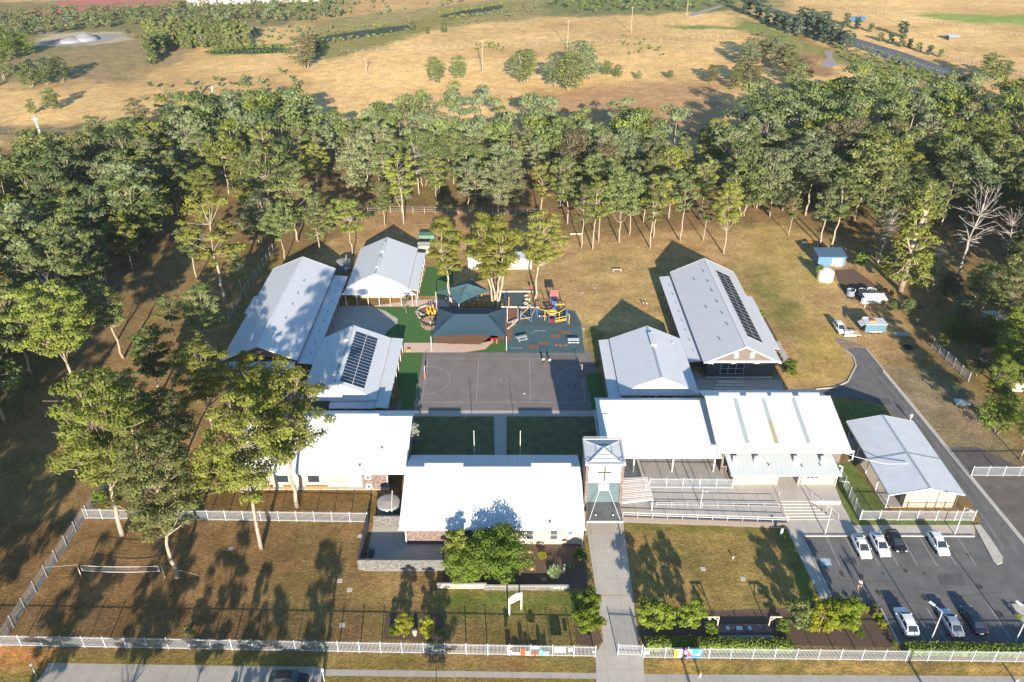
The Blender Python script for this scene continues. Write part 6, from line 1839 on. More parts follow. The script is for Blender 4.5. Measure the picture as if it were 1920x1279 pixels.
# houses over the right fence
t = thing('neighbour_house', 'house with orange tiled roof cut by the right edge', 'house', P(1930, 730)[:])
a = P(1893, 735)
MB().box(a.x, a.x + 12, a.y, a.y + 12, 0, 2.6).build('wall', M['cream'], t)
MB().add([(a.x - .5, a.y - .5, 2.6), (a.x + 12, a.y - .5, 2.6), (a.x + 12, a.y + 12, 2.6), (a.x - .5, a.y + 12, 2.6), (a.x + 5, a.y + 6, 5), (a.x + 9, a.y + 6, 5)], [(0, 1, 5, 4), (1, 2, 5), (2, 3, 4, 5), (3, 0, 4), (3, 2, 1, 0)]).build('roof', M['tiles'], t)
t = thing('neighbour_house', 'house with a grey sheet roof behind the right edge gum', 'house', P(1930, 640)[:])
a = P(1880, 648)
MB().box(a.x, a.x + 14, a.y, a.y + 10, 0, 2.5).build('wall', M['cream_l'], t)
MB().slab([(a.x - .4, a.y - .4, 2.55), (a.x + 14, a.y - .4, 2.55), (a.x + 14, a.y + 5, 4), (a.x - .4, a.y + 5, 4)], .12).build('roof', M['roof_cp'], t)
MB().slab([(a.x - .4, a.y + 5, 4), (a.x + 14, a.y + 5, 4), (a.x + 14, a.y + 10.4, 2.55), (a.x - .4, a.y + 10.4, 2.55)], .12).build('roof', M['roof_cp'], t)

# rear portable, sheds, tanks at left
a, b = P(878, 503), P(997, 503)
t = thing('portable_classroom', 'white portable classroom half hidden behind the play area gums', 'building', ((a.x + b.x) / 2, a.y, 0))
MB().box(a.x, b.x, a.y, a.y + 3.2, .2, 2.6).build('wall', M['cream_l'], t)
MB().slab([(a.x - .2, a.y - .3, 2.65), (b.x + .2, a.y - .3, 2.65), (b.x + .2, a.y + 3.4, 2.9), (a.x - .2, a.y + 3.4, 2.9)], .1).build('roof', M['roof_cp'], t)
for k in range(5): window(t, a.x + 3.3 + k * .85, a.x + 4.0 + k * .85, a.y, 1.5, 2.2)
MB().box(a.x + .4, a.x + 1.5, a.y - .05, a.y - .003, .3, 2.3).build('door', M['steel'], t)
MB().box(a.x, b.x, a.y - .6, a.y - .06, 0, .2).build('step', M['kerb'], t)
a, b = P(786, 452), P(815, 452)
t = thing('green_shed', 'low green flat-roofed shed behind the rear left classroom', 'shed', (a.x, a.y, 0))
MB().box(a.x, b.x, a.y, a.y + 2.2, 0, 1.5).build('wall', M['green'], t)
MB().box(a.x - .1, b.x + .1, a.y - .1, a.y + 2.3, 1.503, 1.6).build('roof', M['green'], t)
a, b = P(783, 476), P(806, 476)
t = thing('cream_shed', 'small cream shed beside the rear left classroom', 'shed', (a.x, a.y, 0))
MB().box(a.x, b.x, a.y, a.y + 2.4, 0, 2.0).build('wall', M['cream'], t)
MB().slab([(a.x - .1, a.y - .1, 2.05), (b.x + .1, a.y - .1, 2.05), (b.x + .1, a.y + 2.5, 2.2), (a.x - .1, a.y + 2.5, 2.2)], .08).build('roof', M['cream_l'], t)


def tank(px, py, r_, h, label, m='tank'):
    p = P(px, py)
    t = thing('water_tank', label, 'water tank', (p.x, p.y, 0))
    MB().lathe([(r_, 0), (r_, h)], p, 32).build('shell', M[m], t)
    MB().lathe([(r_ + .06, h), (r_ + .06, h + .12), (r_ * .9, h + .16), (.1, h + .3)], p, 32).build('lid', M['tanktop'], t)
    MB().tube([(p.x + r_ * .45, p.y - r_ * 1.0, .2), (p.x + r_ * .45, p.y - r_ * 1.02, h + .25), (p.x + r_ * .4, p.y - r_ * .4, h + .5), (p.x + r_ * .3, p.y + r_ * .9, h + 1.0)], .09, 8).build('inlet_pipe', M['trim'], t)
    MB().box(p.x - .15, p.x + .15, p.y - r_ - .12, p.y - r_ + .02, h - .5, h + .1).build('overflow_box', M['white'], t)
    return t


tank(730, 962, 1.7, 2.2, 'dark steel water tank with white pipe beside the front court wall')
tank(646, 506, 1.75, 2.3, 'grey water tank between the rear left classroom and the large left roof')
# gold planter boxes along the left block
for i, px in enumerate((505, 548, 590, 607)):
    p = P(px, 912)
    t = thing('planter_row', ['leftmost', 'second', 'third', 'rightmost'][i] + ' row of orange stacked posts at the foot of the left front block', 'planter', (p.x, 100.2, 0), 'orange post rows by the wall')
    for k in range(7):
        MB().tube([(p.x - 1.2 + k * .3, 99.98, .12), (p.x - 1.15 + k * .3, 100.01, .55)], .12, 8).build('short_post', M['timber'], t)

# ------------------------------------------------------------------ play area
def zb(x, y): return (770 + x / 7.52, 500 + y / 7.52)


def sail(name, label, corners, ridge, sub=None, m='sail', sag=.35):
    """tensioned cloth: corners (x,y,z) and ridge points, edges pulled inward"""
    c = [Vector(q) for q in corners]
    t = thing(name, label, 'shade sail', ((c[0].x + c[2].x) / 2, (c[0].y + c[2].y) / 2, 0))
    mb = MB()
    if len(ridge) == 2:
        r0, r1 = Vector(ridge[0]), Vector(ridge[1])
        faces = [(c[0], c[1], r1, r0), (c[1], c[2], r1, r1), (c[2], c[3], r0, r1), (c[3], c[0], r0, r0)]
    else:
        a_ = Vector(ridge[0]); faces = [(c[i], c[(i + 1) % 4], a_, a_) for i in range(4)]
    n_ = 10
    for e0, e1, p1, p0 in faces:
        vs = []
        cen = (e0 + e1 + p0 + p1) / 4
        for j in range(n_ + 1):
            v = j / n_
            for i in range(n_ + 1):
                u = i / n_
                lo = e0.lerp(e1, u); hi = p0.lerp(p1, u)
                lo = lo + (hi - lo) * (.09 * 4 * u * (1 - u))
                q = lo.lerp(hi, v)
                q.z -= sag * math.sin(PI * v) * math.sin(PI * u) * .5
                vs.append(q)
        fs = [(j * (n_ + 1) + i, j * (n_ + 1) + i + 1, (j + 1) * (n_ + 1) + i + 1, (j + 1) * (n_ + 1) + i) for j in range(n_) for i in range(n_)]
        mb.add(vs, fs)
    mb.build('cloth', M[m], t, smooth=False)
    for q in c: MB().tube([(q.x, q.y, 0), (q.x, q.y, q.z + .1)], .09, 8).build('post', M['steel'], t)
    for q, p_ in zip(c, ([ridge[0], ridge[-1], ridge[-1], ridge[0]])): MB().bar(q + Vector((0, 0, .03)), Vector(p_) + Vector((0, 0, .03)), .06, .03).build('seam_rope', M['darkgrey'], t)
    return t


Zs = 3.3
cA = [P(807.9, 631.6, Zs), P(949.5, 631.6, Zs), P(951, 577, Zs + .3), P(819.5, 578, Zs + .3)]
sail('shade_sail', 'large dark blue hipped shade sail over the sandpit edge', cA, [P(851, 589, 5.0), P(913, 589, 5.0)], m='sail')
cB = [P(860.4, 570.5, 3.6), P(921, 546.5, 4.0), P(884, 524, 3.8), P(817, 548, 4.0)]
sail('shade_sail', 'smaller pointed teal shade sail behind the large hipped one', cB, [P(876, 532, 6.0)], m='sail2')
# timber and orange posts
pp = [(690, 560), (760, 565), (830, 540), (883, 540), (945, 520), (968, 555), (1010, 530), (1075, 540), (1118, 520), (1282, 520), (665, 560), (1000, 420), (870, 600), (900, 560), (735, 590)]
for i, q in enumerate(pp):
    p = P(*zb(q[0], q[1] + 20)); h = .9 + .5 * ((i * 7) % 5) / 4
    t = thing('timber_post', 'pale-topped timber post standing in the shade between the two sails', 'post', (p.x, p.y, 0), 'timber posts in the shade')
    MB().tube([(p.x, p.y, 0), (p.x, p.y, h)], .15, 8).build('shaft', M['timber'], t)
    MB().tube([(p.x, p.y, h + .002), (p.x, p.y, h + .14)], .155, 8).build('cap', M['timber_p'], t)
for i, q in enumerate([(625, 560), (790, 510), (865, 470), (940, 450), (505, 500)]):
    p = P(*zb(q[0], q[1] + 25))
    t = thing('blue_post', 'blue play post standing in the shade between the two sails', 'post', (p.x, p.y, 0), 'blue posts in the shade')
    MB().tube([(p.x, p.y, 0), (p.x, p.y, 1.4)], .09, 8).build('shaft', M['blue'], t)
    MB().tube([(p.x, p.y, 1.402), (p.x, p.y, 1.5)], .11, 8).build('cap', M['steel'], t)
for i, q in enumerate([(230, 620), (240, 660), (255, 690), (275, 630), (300, 670), (305, 700), (330, 640), (345, 690), (350, 610), (245, 600), (310, 600), (335, 665)]):
    p = P(*zb(*q)); p.z = 0
    t = thing('orange_post', 'yellow-orange stepping post in the cluster left of the hipped sail', 'post', (p.x, p.y, 0), 'orange stepping posts')
    MB().tube([(p.x, p.y, 0), (p.x + .1, p.y, .9 + (i % 4) * .15)], .17, 8).build('shaft', mat('post_orange', (.75, .33, .04), .7, .2, 4) if i == 0 else bpy.data.materials['post_orange'], t)
    MB().lathe([(.17, 0), (.12, .05)], (p.x + .1, p.y, .91 + (i % 4) * .15), 8).build('cap', M['darkgrey'], t)
p = P(*zb(1385, 560))
t = thing('orange_pole', 'tall slim orange pole right of the hipped sail', 'pole', (p.x, p.y, 0))
MB().tube([(p.x, p.y, 0), (p.x, p.y, 2.2)], .1, 8).build('shaft', M['orange'], t)
MB().tube([(p.x, p.y, 2.202), (p.x, p.y, 2.35)], .12, 8).build('cap', M['timber_p'], t)
# sandpit rim
p0 = P(802, 609)
t = thing('sandpit_rim', 'dark timber boat-shaped rim around the small sandpit', 'sandpit', (p0.x, p0.y, 0))
rim = [P(788 + 0, 605), P(795, 599), P(806, 596), P(817, 597), P(817, 614), P(808, 616), P(797, 613), P(788, 605)]
mb = MB(); strip_mb(mb, rim, .25, 0, .55); mb.build('rim', M['bark_dark'], t)
MB().tube([(p0.x + .6, p0.y, 0), (p0.x + .6, p0.y, .9)], .12, 8).build('mast', M['timber_p'], t)


def picnic(px, py, L, ang, top, leg, label, benchm=None):
    p = P(px, py)
    t = thing('picnic_table', label, 'picnic table', (p.x, p.y, 0), rz=ang)
    b = benchm or top
    MB().box(-L / 2, L / 2, -.38, .38, .7, .76).build('table_top', M[top], t, local=True)
    for s_ in (-1, 1): MB().box(-L / 2, L / 2, s_ * .8 - .15, s_ * .8 + .15, .42, .47).build('bench', M[b], t, local=True)
    for sx in (-L / 2 + .35, L / 2 - .35):
        m_ = MB(); m_.bar((sx, -.75, .05), (sx, -.2, .69), .08); m_.bar((sx, .75, .05), (sx, .2, .69), .08); m_.bar((sx, -.9, .38), (sx, .9, .38), .07)
        m_.build('leg', M[leg], t, local=True)
    return t


picnic(927, 641, 1.7, 0, 'red', 'white', 'bright red picnic table with white legs on the turf corner')
picnic(978, 637, 2.3, .42, 'alu', 'steel', 'grey picnic table set diagonally on the teal rubber')
picnic(1075, 642, 2.4, 0, 'white', 'steel', 'white slatted picnic table by the marked circle')
p = P(1157, 508)
t = thing('garden_bench', 'pale flat bench alone on the dry grass behind the court', 'bench', (p.x, p.y, 0))
MB().box(p.x - 1.1, p.x + 1.1, p.y - .3, p.y + .3, .42, .5).build('seat', M['timber_p'], t)
for sx in (-.9, .9): MB().box(p.x + sx - .08, p.x + sx + .08, p.y - .25, p.y + .25, 0, .418).build('leg', M['steel'], t)
p = P(1080, 440)
t = thing('garden_bench', 'pale log bench at the forest edge behind the play area', 'bench', (p.x, p.y, 0))
MB().tube([(p.x - 1.6, p.y, .25), (p.x + 1.6, p.y, .25)], .2, 8).build('seat', M['timber_p'], t)
for sx in (-1.2, 1.2): MB().box(p.x + sx - .1, p.x + sx + .1, p.y - .2, p.y + .2, 0, .12).build('leg', M['bark'], t)
# bench seats by the play beds
for (px, py, lb) in ((789, 590, 'white curved seat at the orange stepping posts'), (961, 605, 'pale curved seat in the small brown bed right of the sail')):
    p = P(px, py)
    t = thing('curved_seat', lb, 'seat', (p.x, p.y, 0))
    mb = MB(); strip_mb(mb, [p + Vector((-1.0, 1.0, 0)), p + Vector((-.2, .1, 0)), p + Vector((.8, -.9, 0))] if px < 900 else [p + Vector((-1, -.8, 0)), p, p + Vector((1.0, .9, 0))], .45, .38, .45)
    mb.build('seat', M['cream_l'], t)
    MB().box(p.x - .15, p.x + .15, p.y - .15, p.y + .15, 0, .379).build('leg', M['kerb'], t)
# climbing frame
t = thing('climbing_frame', 'blue and yellow climbing frame with net and monkey bars', 'play equipment', P(1025, 600)[:])
def q3(x, y, z=0.0): return P(*zz(x, y)) + Vector((0, 0, z))
for (x, y, h) in ((450, 600, 1.9), (650, 632, 2.0), (765, 555, 2.5), (740, 500, 2.4), (975, 640, 2.0), (1090, 640, 2.0), (1305, 655, 3.4), (640, 480, 2.4), (1290, 560, 3.0)):
    a = q3(x, y); MB().tube([a, a + Vector((0, 0, h))], .09, 8).build('post', M['blue'], t)
for (x, y, h) in ((460, 570, 1.9), (900, 600, 2.6), (1165, 600, 2.1), (1345, 665, 2.4)):
    a = q3(x, y); MB().tube([a, a + Vector((0, 0, h))], .07, 8).build('post', M['yellow'], t)
for A_, B_ in (((450, 600, 1.4), (640, 480, 2.0)), ((450, 600, .4), (650, 632, 1.2)), ((650, 632, 1.5), (740, 500, 2.2)), ((765, 555, 2.4), (900, 600, 2.5)), ((900, 600, 2.5), (1165, 600, 2.0)),
               ((1090, 640, 1.0), (1305, 655, 1.9)), ((1090, 640, .15), (1305, 655, .9)), ((1090, 640, .5), (1305, 655, 1.2)), ((1305, 655, 2.4), (1345, 665, 2.3)), ((975, 640, 1.9), (1090, 640, 1.9)), ((1165, 600, 2.1), (1290, 560, 2.6))):
    MB().tube([q3(*A_), q3(*B_)], .07, 6).build('bar', M['yellow'], t)
for k in range(7):
    u = k / 6; MB().tube([q3(1090 + 215 * u, 640 + 15 * u, .1 + .75 * u), q3(1090 + 215 * u, 640 + 15 * u, .5 + .7 * u)], .05, 6).build('rung', M['yellow'], t)
MB().tube([q3(450, 600, 1.9), q3(650, 632, .3)], .05, 6).build('brace', M['blue'], t)
c = q3(1030, 600, 2.15)
mb = MB()
ringp = [(c.x + 1.15 * math.cos(a), c.y + .9 * math.sin(a), c.z) for a in np.linspace(0, 2 * PI, 21)]
mb.tube(ringp, .09, 6); mb.build('top_ring', M['yellow'], t)
mb = MB(); mb.tube([(c.x + .85 * math.cos(a), c.y + .65 * math.sin(a), c.z + .02) for a in np.linspace(0, 2 * PI, 17)], .08, 6); mb.build('inner_ring', M['yellow'], t)
c = q3(1030, 640, .45); MB().lathe([(.25, 0), (.65, .05), (.7, .15), (.3, .18)], c, 14).build('spinner_seat', M['red'], t)
a = q3(1090, 480, 2.4); MB().box(a.x, a.x + 2.1, a.y - .25, a.y + .3, a.z, a.z + .12).build('canopy', M['yellow'], t)
for i, x in enumerate((805, 845, 885, 930)):
    a = q3(x, 545); MB().lathe([(.17, .35), (.17, .5)], (a.x, a.y, 0), 10).build('stepping_disc', M['red' if i % 2 else 'white'], t)
    MB().tube([(a.x, a.y, 0), (a.x, a.y, .349)], .04, 6).build('disc_stem', M['steel'], t)
# play tower
t = thing('play_tower', 'red and blue play tower with a slide behind the climbing frame', 'play equipment', P(*zz(1060, 300))[:])
for (x, y) in ((1000, 330), (1120, 320), (1000, 240), (1130, 235)):
    a = q3(x, y); MB().tube([a, a + Vector((0, 0, 3.0))], .08, 8).build('post', M['blue'], t)
a = q3(1000, 330, 1.4); MB().box(a.x - .1, a.x + 1.7, a.y - .1, a.y + 1.9, 1.3, 1.42).build('platform', M['darkgrey'], t)
MB().slab([(a.x - .2, a.y - .3, 2.7), (a.x + 1.9, a.y - .3, 2.7), (a.x + 1.7, a.y + .9, 3.5), (a.x, a.y + .9, 3.5)], .08).build('roof', M['pink'], t)
MB().slab([(a.x, a.y + .9, 3.5), (a.x + 1.7, a.y + .9, 3.5), (a.x + 1.9, a.y + 2.1, 2.7), (a.x - .2, a.y + 2.1, 2.7)], .08).build('roof', M['darkgrey'], t)
MB().slab([(a.x + .45, a.y - 2.0, .3), (a.x + 1.25, a.y - 2.0, .3), (a.x + 1.25, a.y - .1, 1.4), (a.x + .45, a.y - .1, 1.4)], .08).build('slide', M['blue'], t)
for sx in (.35, 1.3): MB().bar((a.x + sx, a.y - 2.0, .45), (a.x + sx, a.y - .1, 1.6), .09, .2).build('slide_side', M['pink'], t)
# dark swing frames
for lb, A_, B_ in (('black swing frame left of the play tower', (725, 395), (925, 395)), ('black swing frame right of the play tower', (1150, 420), (1255, 440))):
    a, b = q3(*A_), q3(*B_)
    t = thing('swing_frame', lb, 'swing', a)
    for q in (a, b): MB().tube([q, q + Vector((0, 0, 2.6))], .08, 8).build('post', M['black'], t)
    MB().tube([a + Vector((0, 0, 2.6)), b + Vector((0, 0, 2.6))], .07, 8).build('top_bar', M['black'], t)
    mid = a.lerp(b, .5)
    for sx in (-.2, .2): MB().tube([mid + Vector((sx, 0, 2.58)), mid + Vector((sx, 0, .6))], .015, 5).build('chain', M['steel'], t)
    MB().box(mid.x - .25, mid.x + .25, mid.y - .1, mid.y + .1, .55, .6).build('seat', M['black'], t)
# boulders by the rubber mat
for i, (px, py, r_) in enumerate([(987, 556, .5), (989, 563, .6), (986, 570, .55), (992, 574, .45), (1005, 553, .5)]):
    p = P(px, py)
    t = thing('boulder', 'pale sandstone boulder at the edge of the black mat, %s' % ['topmost', 'second from the top', 'third from the top', 'lowest', 'set apart to the right'][i], 'rock', (p.x, p.y, 0), 'boulders by the black mat')
    o_ = MB().ell((p.x, p.y, r_ * .4), (r_ * 1.2, r_, r_ * .7), 8, 5).build('stone', M['stone'], t)
p = P(996, 551)
t = thing('red_play_ball', 'red and black post sign standing behind the mat', 'post', (p.x, p.y, 0))
MB().tube([(p.x, p.y, 0), (p.x, p.y, 1.2)], .06, 8).build('shaft', M['black'], t)
MB().box(p.x - .25, p.x + .25, p.y - .05, p.y + .05, 1.202, 1.8).build('panel', M['red'], t)
p = P(766, 659)
t = thing('play_stool', 'small yellow play stool on the turf by the court', 'stool', (p.x - .0, p.y, 0))
MB().box(p.x - .3, p.x + .4, p.y - .1, p.y + .4, .3, .38).build('seat', M['yellow'], t)
for sx in (-.2, .3): MB().box(p.x + sx - .08, p.x + sx + .08, p.y - .1, p.y + .3, 0, .299).build('leg', M['yellow'], t)

# netball posts, flag poles
for i, (px, py) in enumerate(((797, 711), (1090.5, 708))):
    p = P(px, py)
    t = thing('netball_post', ['left netball post with red padding', 'right netball post with red padding'][i], 'goal post', (p.x, p.y, 0), 'netball posts')
    MB().tube([p, p + Vector((0, 0, 3.05))], .05, 8).build('shaft', M['white'], t)
    MB().tube([p + Vector((0, 0, .1)), p + Vector((0, 0, 1.9))], .14, 10).build('padding', M['pink'], t)
    sx = 1 if i == 0 else -1
    MB().tube([(p.x + sx * (.35 + .19 * math.cos(a)), p.y + .19 * math.sin(a), 3.0) for a in np.linspace(0, 2 * PI, 15)], .02, 5).build('ring', M['orange'], t)
    MB().tube([(p.x, p.y, 3.0), (p.x + sx * .17, p.y, 3.0)], .02, 5).build('ring_arm', M['steel'], t)
for i, px in enumerate((891.5, 975)):
    p = P(px, 852)
    t = thing('flag_pole', ['left white flag pole on the shaded lawn', 'right white flag pole on the shaded lawn'][i], 'flag pole', (p.x, 106, 0), 'flag poles')
    p = Vector((p.x, 106, 0))
    MB().tube([p, p + Vector((0, 0, 7))], [.07, .045], 8).build('shaft', M['white'], t)
    MB().ell(p + Vector((0, 0, 7.06)), (.09, .09, .09), 8, 4).build('finial', M['white'], t)
    MB().lathe([(.2, 0), (.2, .1)], p, 12).build('base', M['kerb'], t)

# ------------------------------------------------------------------ front: notice frame, banners, volleyball net, lights
a, b = P(955, 1153), P(977.5, 1142)
t = thing('notice_frame', 'white double-post notice frame with a grey panel on the front lawn', 'sign', (a.x, a.y, 0))
up = Vector((0, 0, 1)); Hn = 3.3
for q in (a, b): MB().box(q.x - .1, q.x + .1, q.y - .1, q.y + .1, 0, Hn).build('post', M['white'], t)
MB().bar(a + up * (Hn - .25), b + up * (Hn - .25), .12, .3).build('top_board', M['white'], t)
d_ = (b - a).normalized()
mb = MB(); n_ = d_.cross(up) * .05
pr = [a + up * (Hn - .1), b + up * (Hn - .1), b.lerp(a, .3) + up * (Hn + .2), a.lerp(b, .3) + up * (Hn + .2)]
mb.add([q - n_ for q in pr] + [q + n_ for q in pr], [(0, 1, 2, 3), (7, 6, 5, 4), (0, 4, 5, 1), (1, 5, 6, 2), (2, 6, 7, 3), (3, 7, 4, 0)])
mb.build('crown_board', M['white'], t)
MB().bar(a.lerp(b, .06) + up * (Hn - .75), b.lerp(a, .06) + up * (Hn - .75), .06, .62).build('panel', mat('grey_notice_panel', (.22, .21, .25), .6, .1, 3), t)
MB().bar(a.lerp(b, .03) + up * (Hn - 1.15), b.lerp(a, .03) + up * (Hn - 1.15), .12, .14).build('lower_board', M['white'], t)
MB().bar(a.lerp(b, .1) + up * (Hn - .68) + d_.cross(up) * .04, b.lerp(a, .1) + up * (Hn - .68) + d_.cross(up) * .04, .02, .08).build('lettering', M['trim'], t)

# things hung on the street fence (kept 12 cm in front of it)
fa, fb = fl, fr_
fd = (fb - fa).normalized()
def on_fence(px, zbot, off=.13, A=fa, Bv=fb):
    """the point on the fence line below photo column px"""
    lo, hi = 0.0, 1.0
    for _ in range(40):
        m_ = (lo + hi) / 2; q = A.lerp(Bv, m_)
        x_, y_ = PX(np.array([q.x]), np.array([q.y]), np.array([zbot]))
        if x_[0] < px: lo = m_
        else: hi = m_
    q = A.lerp(Bv, lo); dd_ = (Bv - A).normalized()
    return q + Vector((dd_.y, -dd_.x, 0)) * off + Vector((0, 0, zbot))


def board(name, label, cat, px0, px1, z0, z1, m, shape=None, A=fa, Bv=fb, group=None):
    a_, b_ = on_fence(px0, z0, A=A, Bv=Bv), on_fence(px1, z0, A=A, Bv=Bv)
    d2 = (b_ - a_); n2 = Vector((d2.y, -d2.x, 0)).normalized() * .03
    h_ = z1 - z0
    pts = shape or [(0, 0), (1, 0), (1, 1), (0, 1)]
    t_ = thing(name, label, cat, a_, group)
    vs = [a_ + d2 * u + Vector((0, 0, h_ * v)) for u, v in pts]
    k = len(vs)
    MB().add([q + n2 * .5 for q in vs] + [q - n2 * .2 for q in vs], [tuple(range(k)), tuple(reversed(range(k, 2 * k)))] + [(i, k + i, k + (i + 1) % k, (i + 1) % k) for i in range(k)]).build('panel', m, t_)
    return t_, a_, d2, n2, h_


def deco(t_, a_, d2, n2, h_, pts, m, name='patch', lv=1):
    vs = [a_ + n2 * (.5 + .35 * lv) + d2 * u + Vector((0, 0, h_ * v)) for u, v in pts]
    vs2 = [v - n2 * .3 for v in vs]; k = len(vs)
    MB().add(vs + vs2, [tuple(range(k)), tuple(reversed(range(k, 2 * k)))] + [(i, k + i, k + (i + 1) % k, (i + 1) % k) for i in range(k)]).build(name, m, t_)


circ = lambda cx, cy, rx, ry, n=14: [(cx + rx * math.cos(2 * PI * k / n), cy + ry * math.sin(2 * PI * k / n)) for k in range(n)]
C_ = lambda nm, c: mat(nm, c, .6, .05, 3)
lav, mint, sky_, verm, peach = C_('lavender_board', (.42, .36, .72)), C_('mint_board', (.25, .62, .45)), C_('sky_board', (.10, .48, .66)), C_('vermilion_board', (.72, .07, .02)), C_('peach_board', (.80, .35, .25))
zbx = lambda x: 900 + x / 7.104
g2 = 'painted cut-out boards on the street fence'
house = [(0, 0), (1, 0), (1, .72), (.5, 1), (0, .72)]
arch = [(0, 0), (1, 0), (1, .7), (.85, .92), (.5, 1), (.15, .92), (0, .7)]
r_ = board('cutout_board', 'peach sun-shaped cut-out board, top left of the painted boards', 'board', zbx(358), zbx(440), 1.3, 2.15, M['white'], [(0, 0), (.3, 0), (1, .75), (1, 1), (0, 1)], group=g2)
deco(*r_, [(.0, .35), (.3, .1), (.95, .75), (.9, .95), (.0, .95)], peach)
deco(*r_, [(.25, .02), (.35, .02), (1, .72), (.9, .78)], verm, 'ray', 2)
r_ = board('cutout_board', 'lavender house-shaped cut-out board', 'board', zbx(362), zbx(425), .25, 1.2, lav, [(0, 0), (1, 0), (1, 1), (0, 1)], group=g2)
for u in (.2, .62):
    for v in (.35, .65): deco(*r_, [(u, v), (u + .16, v), (u + .16, v + .14), (u, v + .14)], M['white'], 'window_patch')
r_ = board('cutout_board', 'cream hill-shaped cut-out board', 'board', zbx(428), zbx(535), .25, .9, M['cream_l'], arch, group=g2)
r_ = board('cutout_board', 'tall red block cut-out board', 'board', zbx(540), zbx(598), .25, 1.6, verm, [(0, 0), (1, 0), (1, .9), (.6, 1), (.4, .95), (0, .95)], group=g2)
deco(*r_, circ(.5, .62, .12, .07), M['pink'], 'emblem')
r_ = board('cutout_board', 'mint green cut-out board left of the red car', 'board', zbx(602), zbx(665), .25, 1.15, mint, [(0, 0), (1, 0), (1, .8), (.7, 1), (.3, .9), (0, 1)], group=g2)
deco(*r_, circ(.5, .55, .14, .1), M['white'], 'emblem')
r_ = board('cutout_board', 'white cloud cut-out board above the others', 'board', zbx(678), zbx(800), 1.5, 2.15, M['white'], [(.1, .15), (.4, 0), (.85, .05), (1, .4), (.85, .7), (.6, 1), (.35, .95), (.25, .65), (0, .5)], group=g2)
r_ = board('cutout_board', 'red vehicle-shaped cut-out board', 'board', zbx(675), zbx(782), .25, .9, verm, [(0, .15), (.15, .15), (.3, 0), (.45, .15), (1, .15), (1, .8), (.55, .7), (.35, .75), (.2, 1), (0, .9)], group=g2)
for u in (.22, .78): deco(*r_, circ(u, .12, .1, .16), M['white'], 'wheel_patch')
r_ = board('cutout_board', 'blue house-shaped cut-out board', 'board', zbx(788), zbx(838), .25, 1.45, sky_, arch, group=g2)
deco(*r_, circ(.5, .6, .16, .09), M['white'], 'emblem')
r_ = board('cutout_board', 'mint green slant-topped cut-out board at the right end', 'board', zbx(842), zbx(910), .25, 1.2, mint, [(0, 0), (1, 0), (1, 1), (.5, .75), (0, .85)], group=g2)
deco(*r_, circ(.5, .4, .14, .12), M['white'], 'emblem')
r_ = board('fence_banner', 'small white fence banner with a red emblem', 'banner', zbx(988), zbx(1140), .95, 1.85, M['white'])
deco(*r_, circ(.42, .55, .07, .14), verm, 'emblem'); deco(*r_, circ(.53, .66, .05, .09), M['pink'], 'emblem'); deco(*r_, [(.6, .72), (.92, .72), (.92, .78), (.6, .78)], M['pink'], 'text_bar')
board('fence_sign', 'small blank white sign left of the entry gate', 'sign', zbx(1172), zbx(1232), 1.15, 1.75, M['white'])
board('fence_sign', 'tiny white sign on the gate post left of the entry', 'sign', zbx(1492), zbx(1532), 1.0, 1.3, M['white'])
A2, B2 = P(1206, 1234), P(1985, 1243)
zcx = lambda x: 1200 + x / 7.385
board('fence_sign', 'small blank white sign right of the entry gate', 'sign', zcx(60), zcx(128), .95, 1.45, M['white'], A=A2, Bv=B2)
r_ = board('fence_banner', 'large colourful fence banner in yellow, pink, red and blue', 'banner', zcx(462), zcx(845), .4, 2.0, C_('banner_blue', (.03, .16, .55)), A=A2, Bv=B2)
deco(*r_, [(0, 0), (.12, 0), (.16, .5), (.1, 1), (0, 1)], M['yellow'], 'patch'); deco(*r_, [(.12, .0), (.45, 0), (.42, .7), (.3, 1), (.1, 1), (.16, .5)], C_('banner_pink', (.75, .35, .48)), 'patch')
deco(*r_, circ(.24, .35, .1, .3), M['white'], 'figure_patch', 2); deco(*r_, circ(.41, .55, .05, .16), C_('banner_skin', (.75, .48, .38)), 'figure_patch', 2); deco(*r_, [(.34, 0), (.47, 0), (.46, .4), (.36, .4)], M['cloth_dark'], 'figure_patch', 2)
deco(*r_, [(.4, .98), (.5, 1), (.66, .5), (.6, .15), (.5, .12), (.5, .55)], verm, 'patch', 2); deco(*r_, [(.46, .95), (.6, 1), (.66, .5), (.6, .45)], C_('banner_cream', (.75, .6, .55)), 'patch', 3)
deco(*r_, [(.55, 1), (.98, 1), (.98, .5), (.7, .45), (.66, .6)], C_('banner_teal', (.03, .42, .55)), 'patch', 1)
deco(*r_, circ(.74, .4, .06, .2), C_('banner_cyan', (.1, .55, .6)), 'figure_patch', 2)
for v in (.25, .42): deco(*r_, [(.8, v), (.94, v), (.94, v + .07), (.8, v + .07)], M['white'], 'text_bar', 2)
deco(*r_, [(.86, .65), (.95, .65), (.95, .85), (.9, .92), (.86, .85)], M['white'], 'emblem', 2)

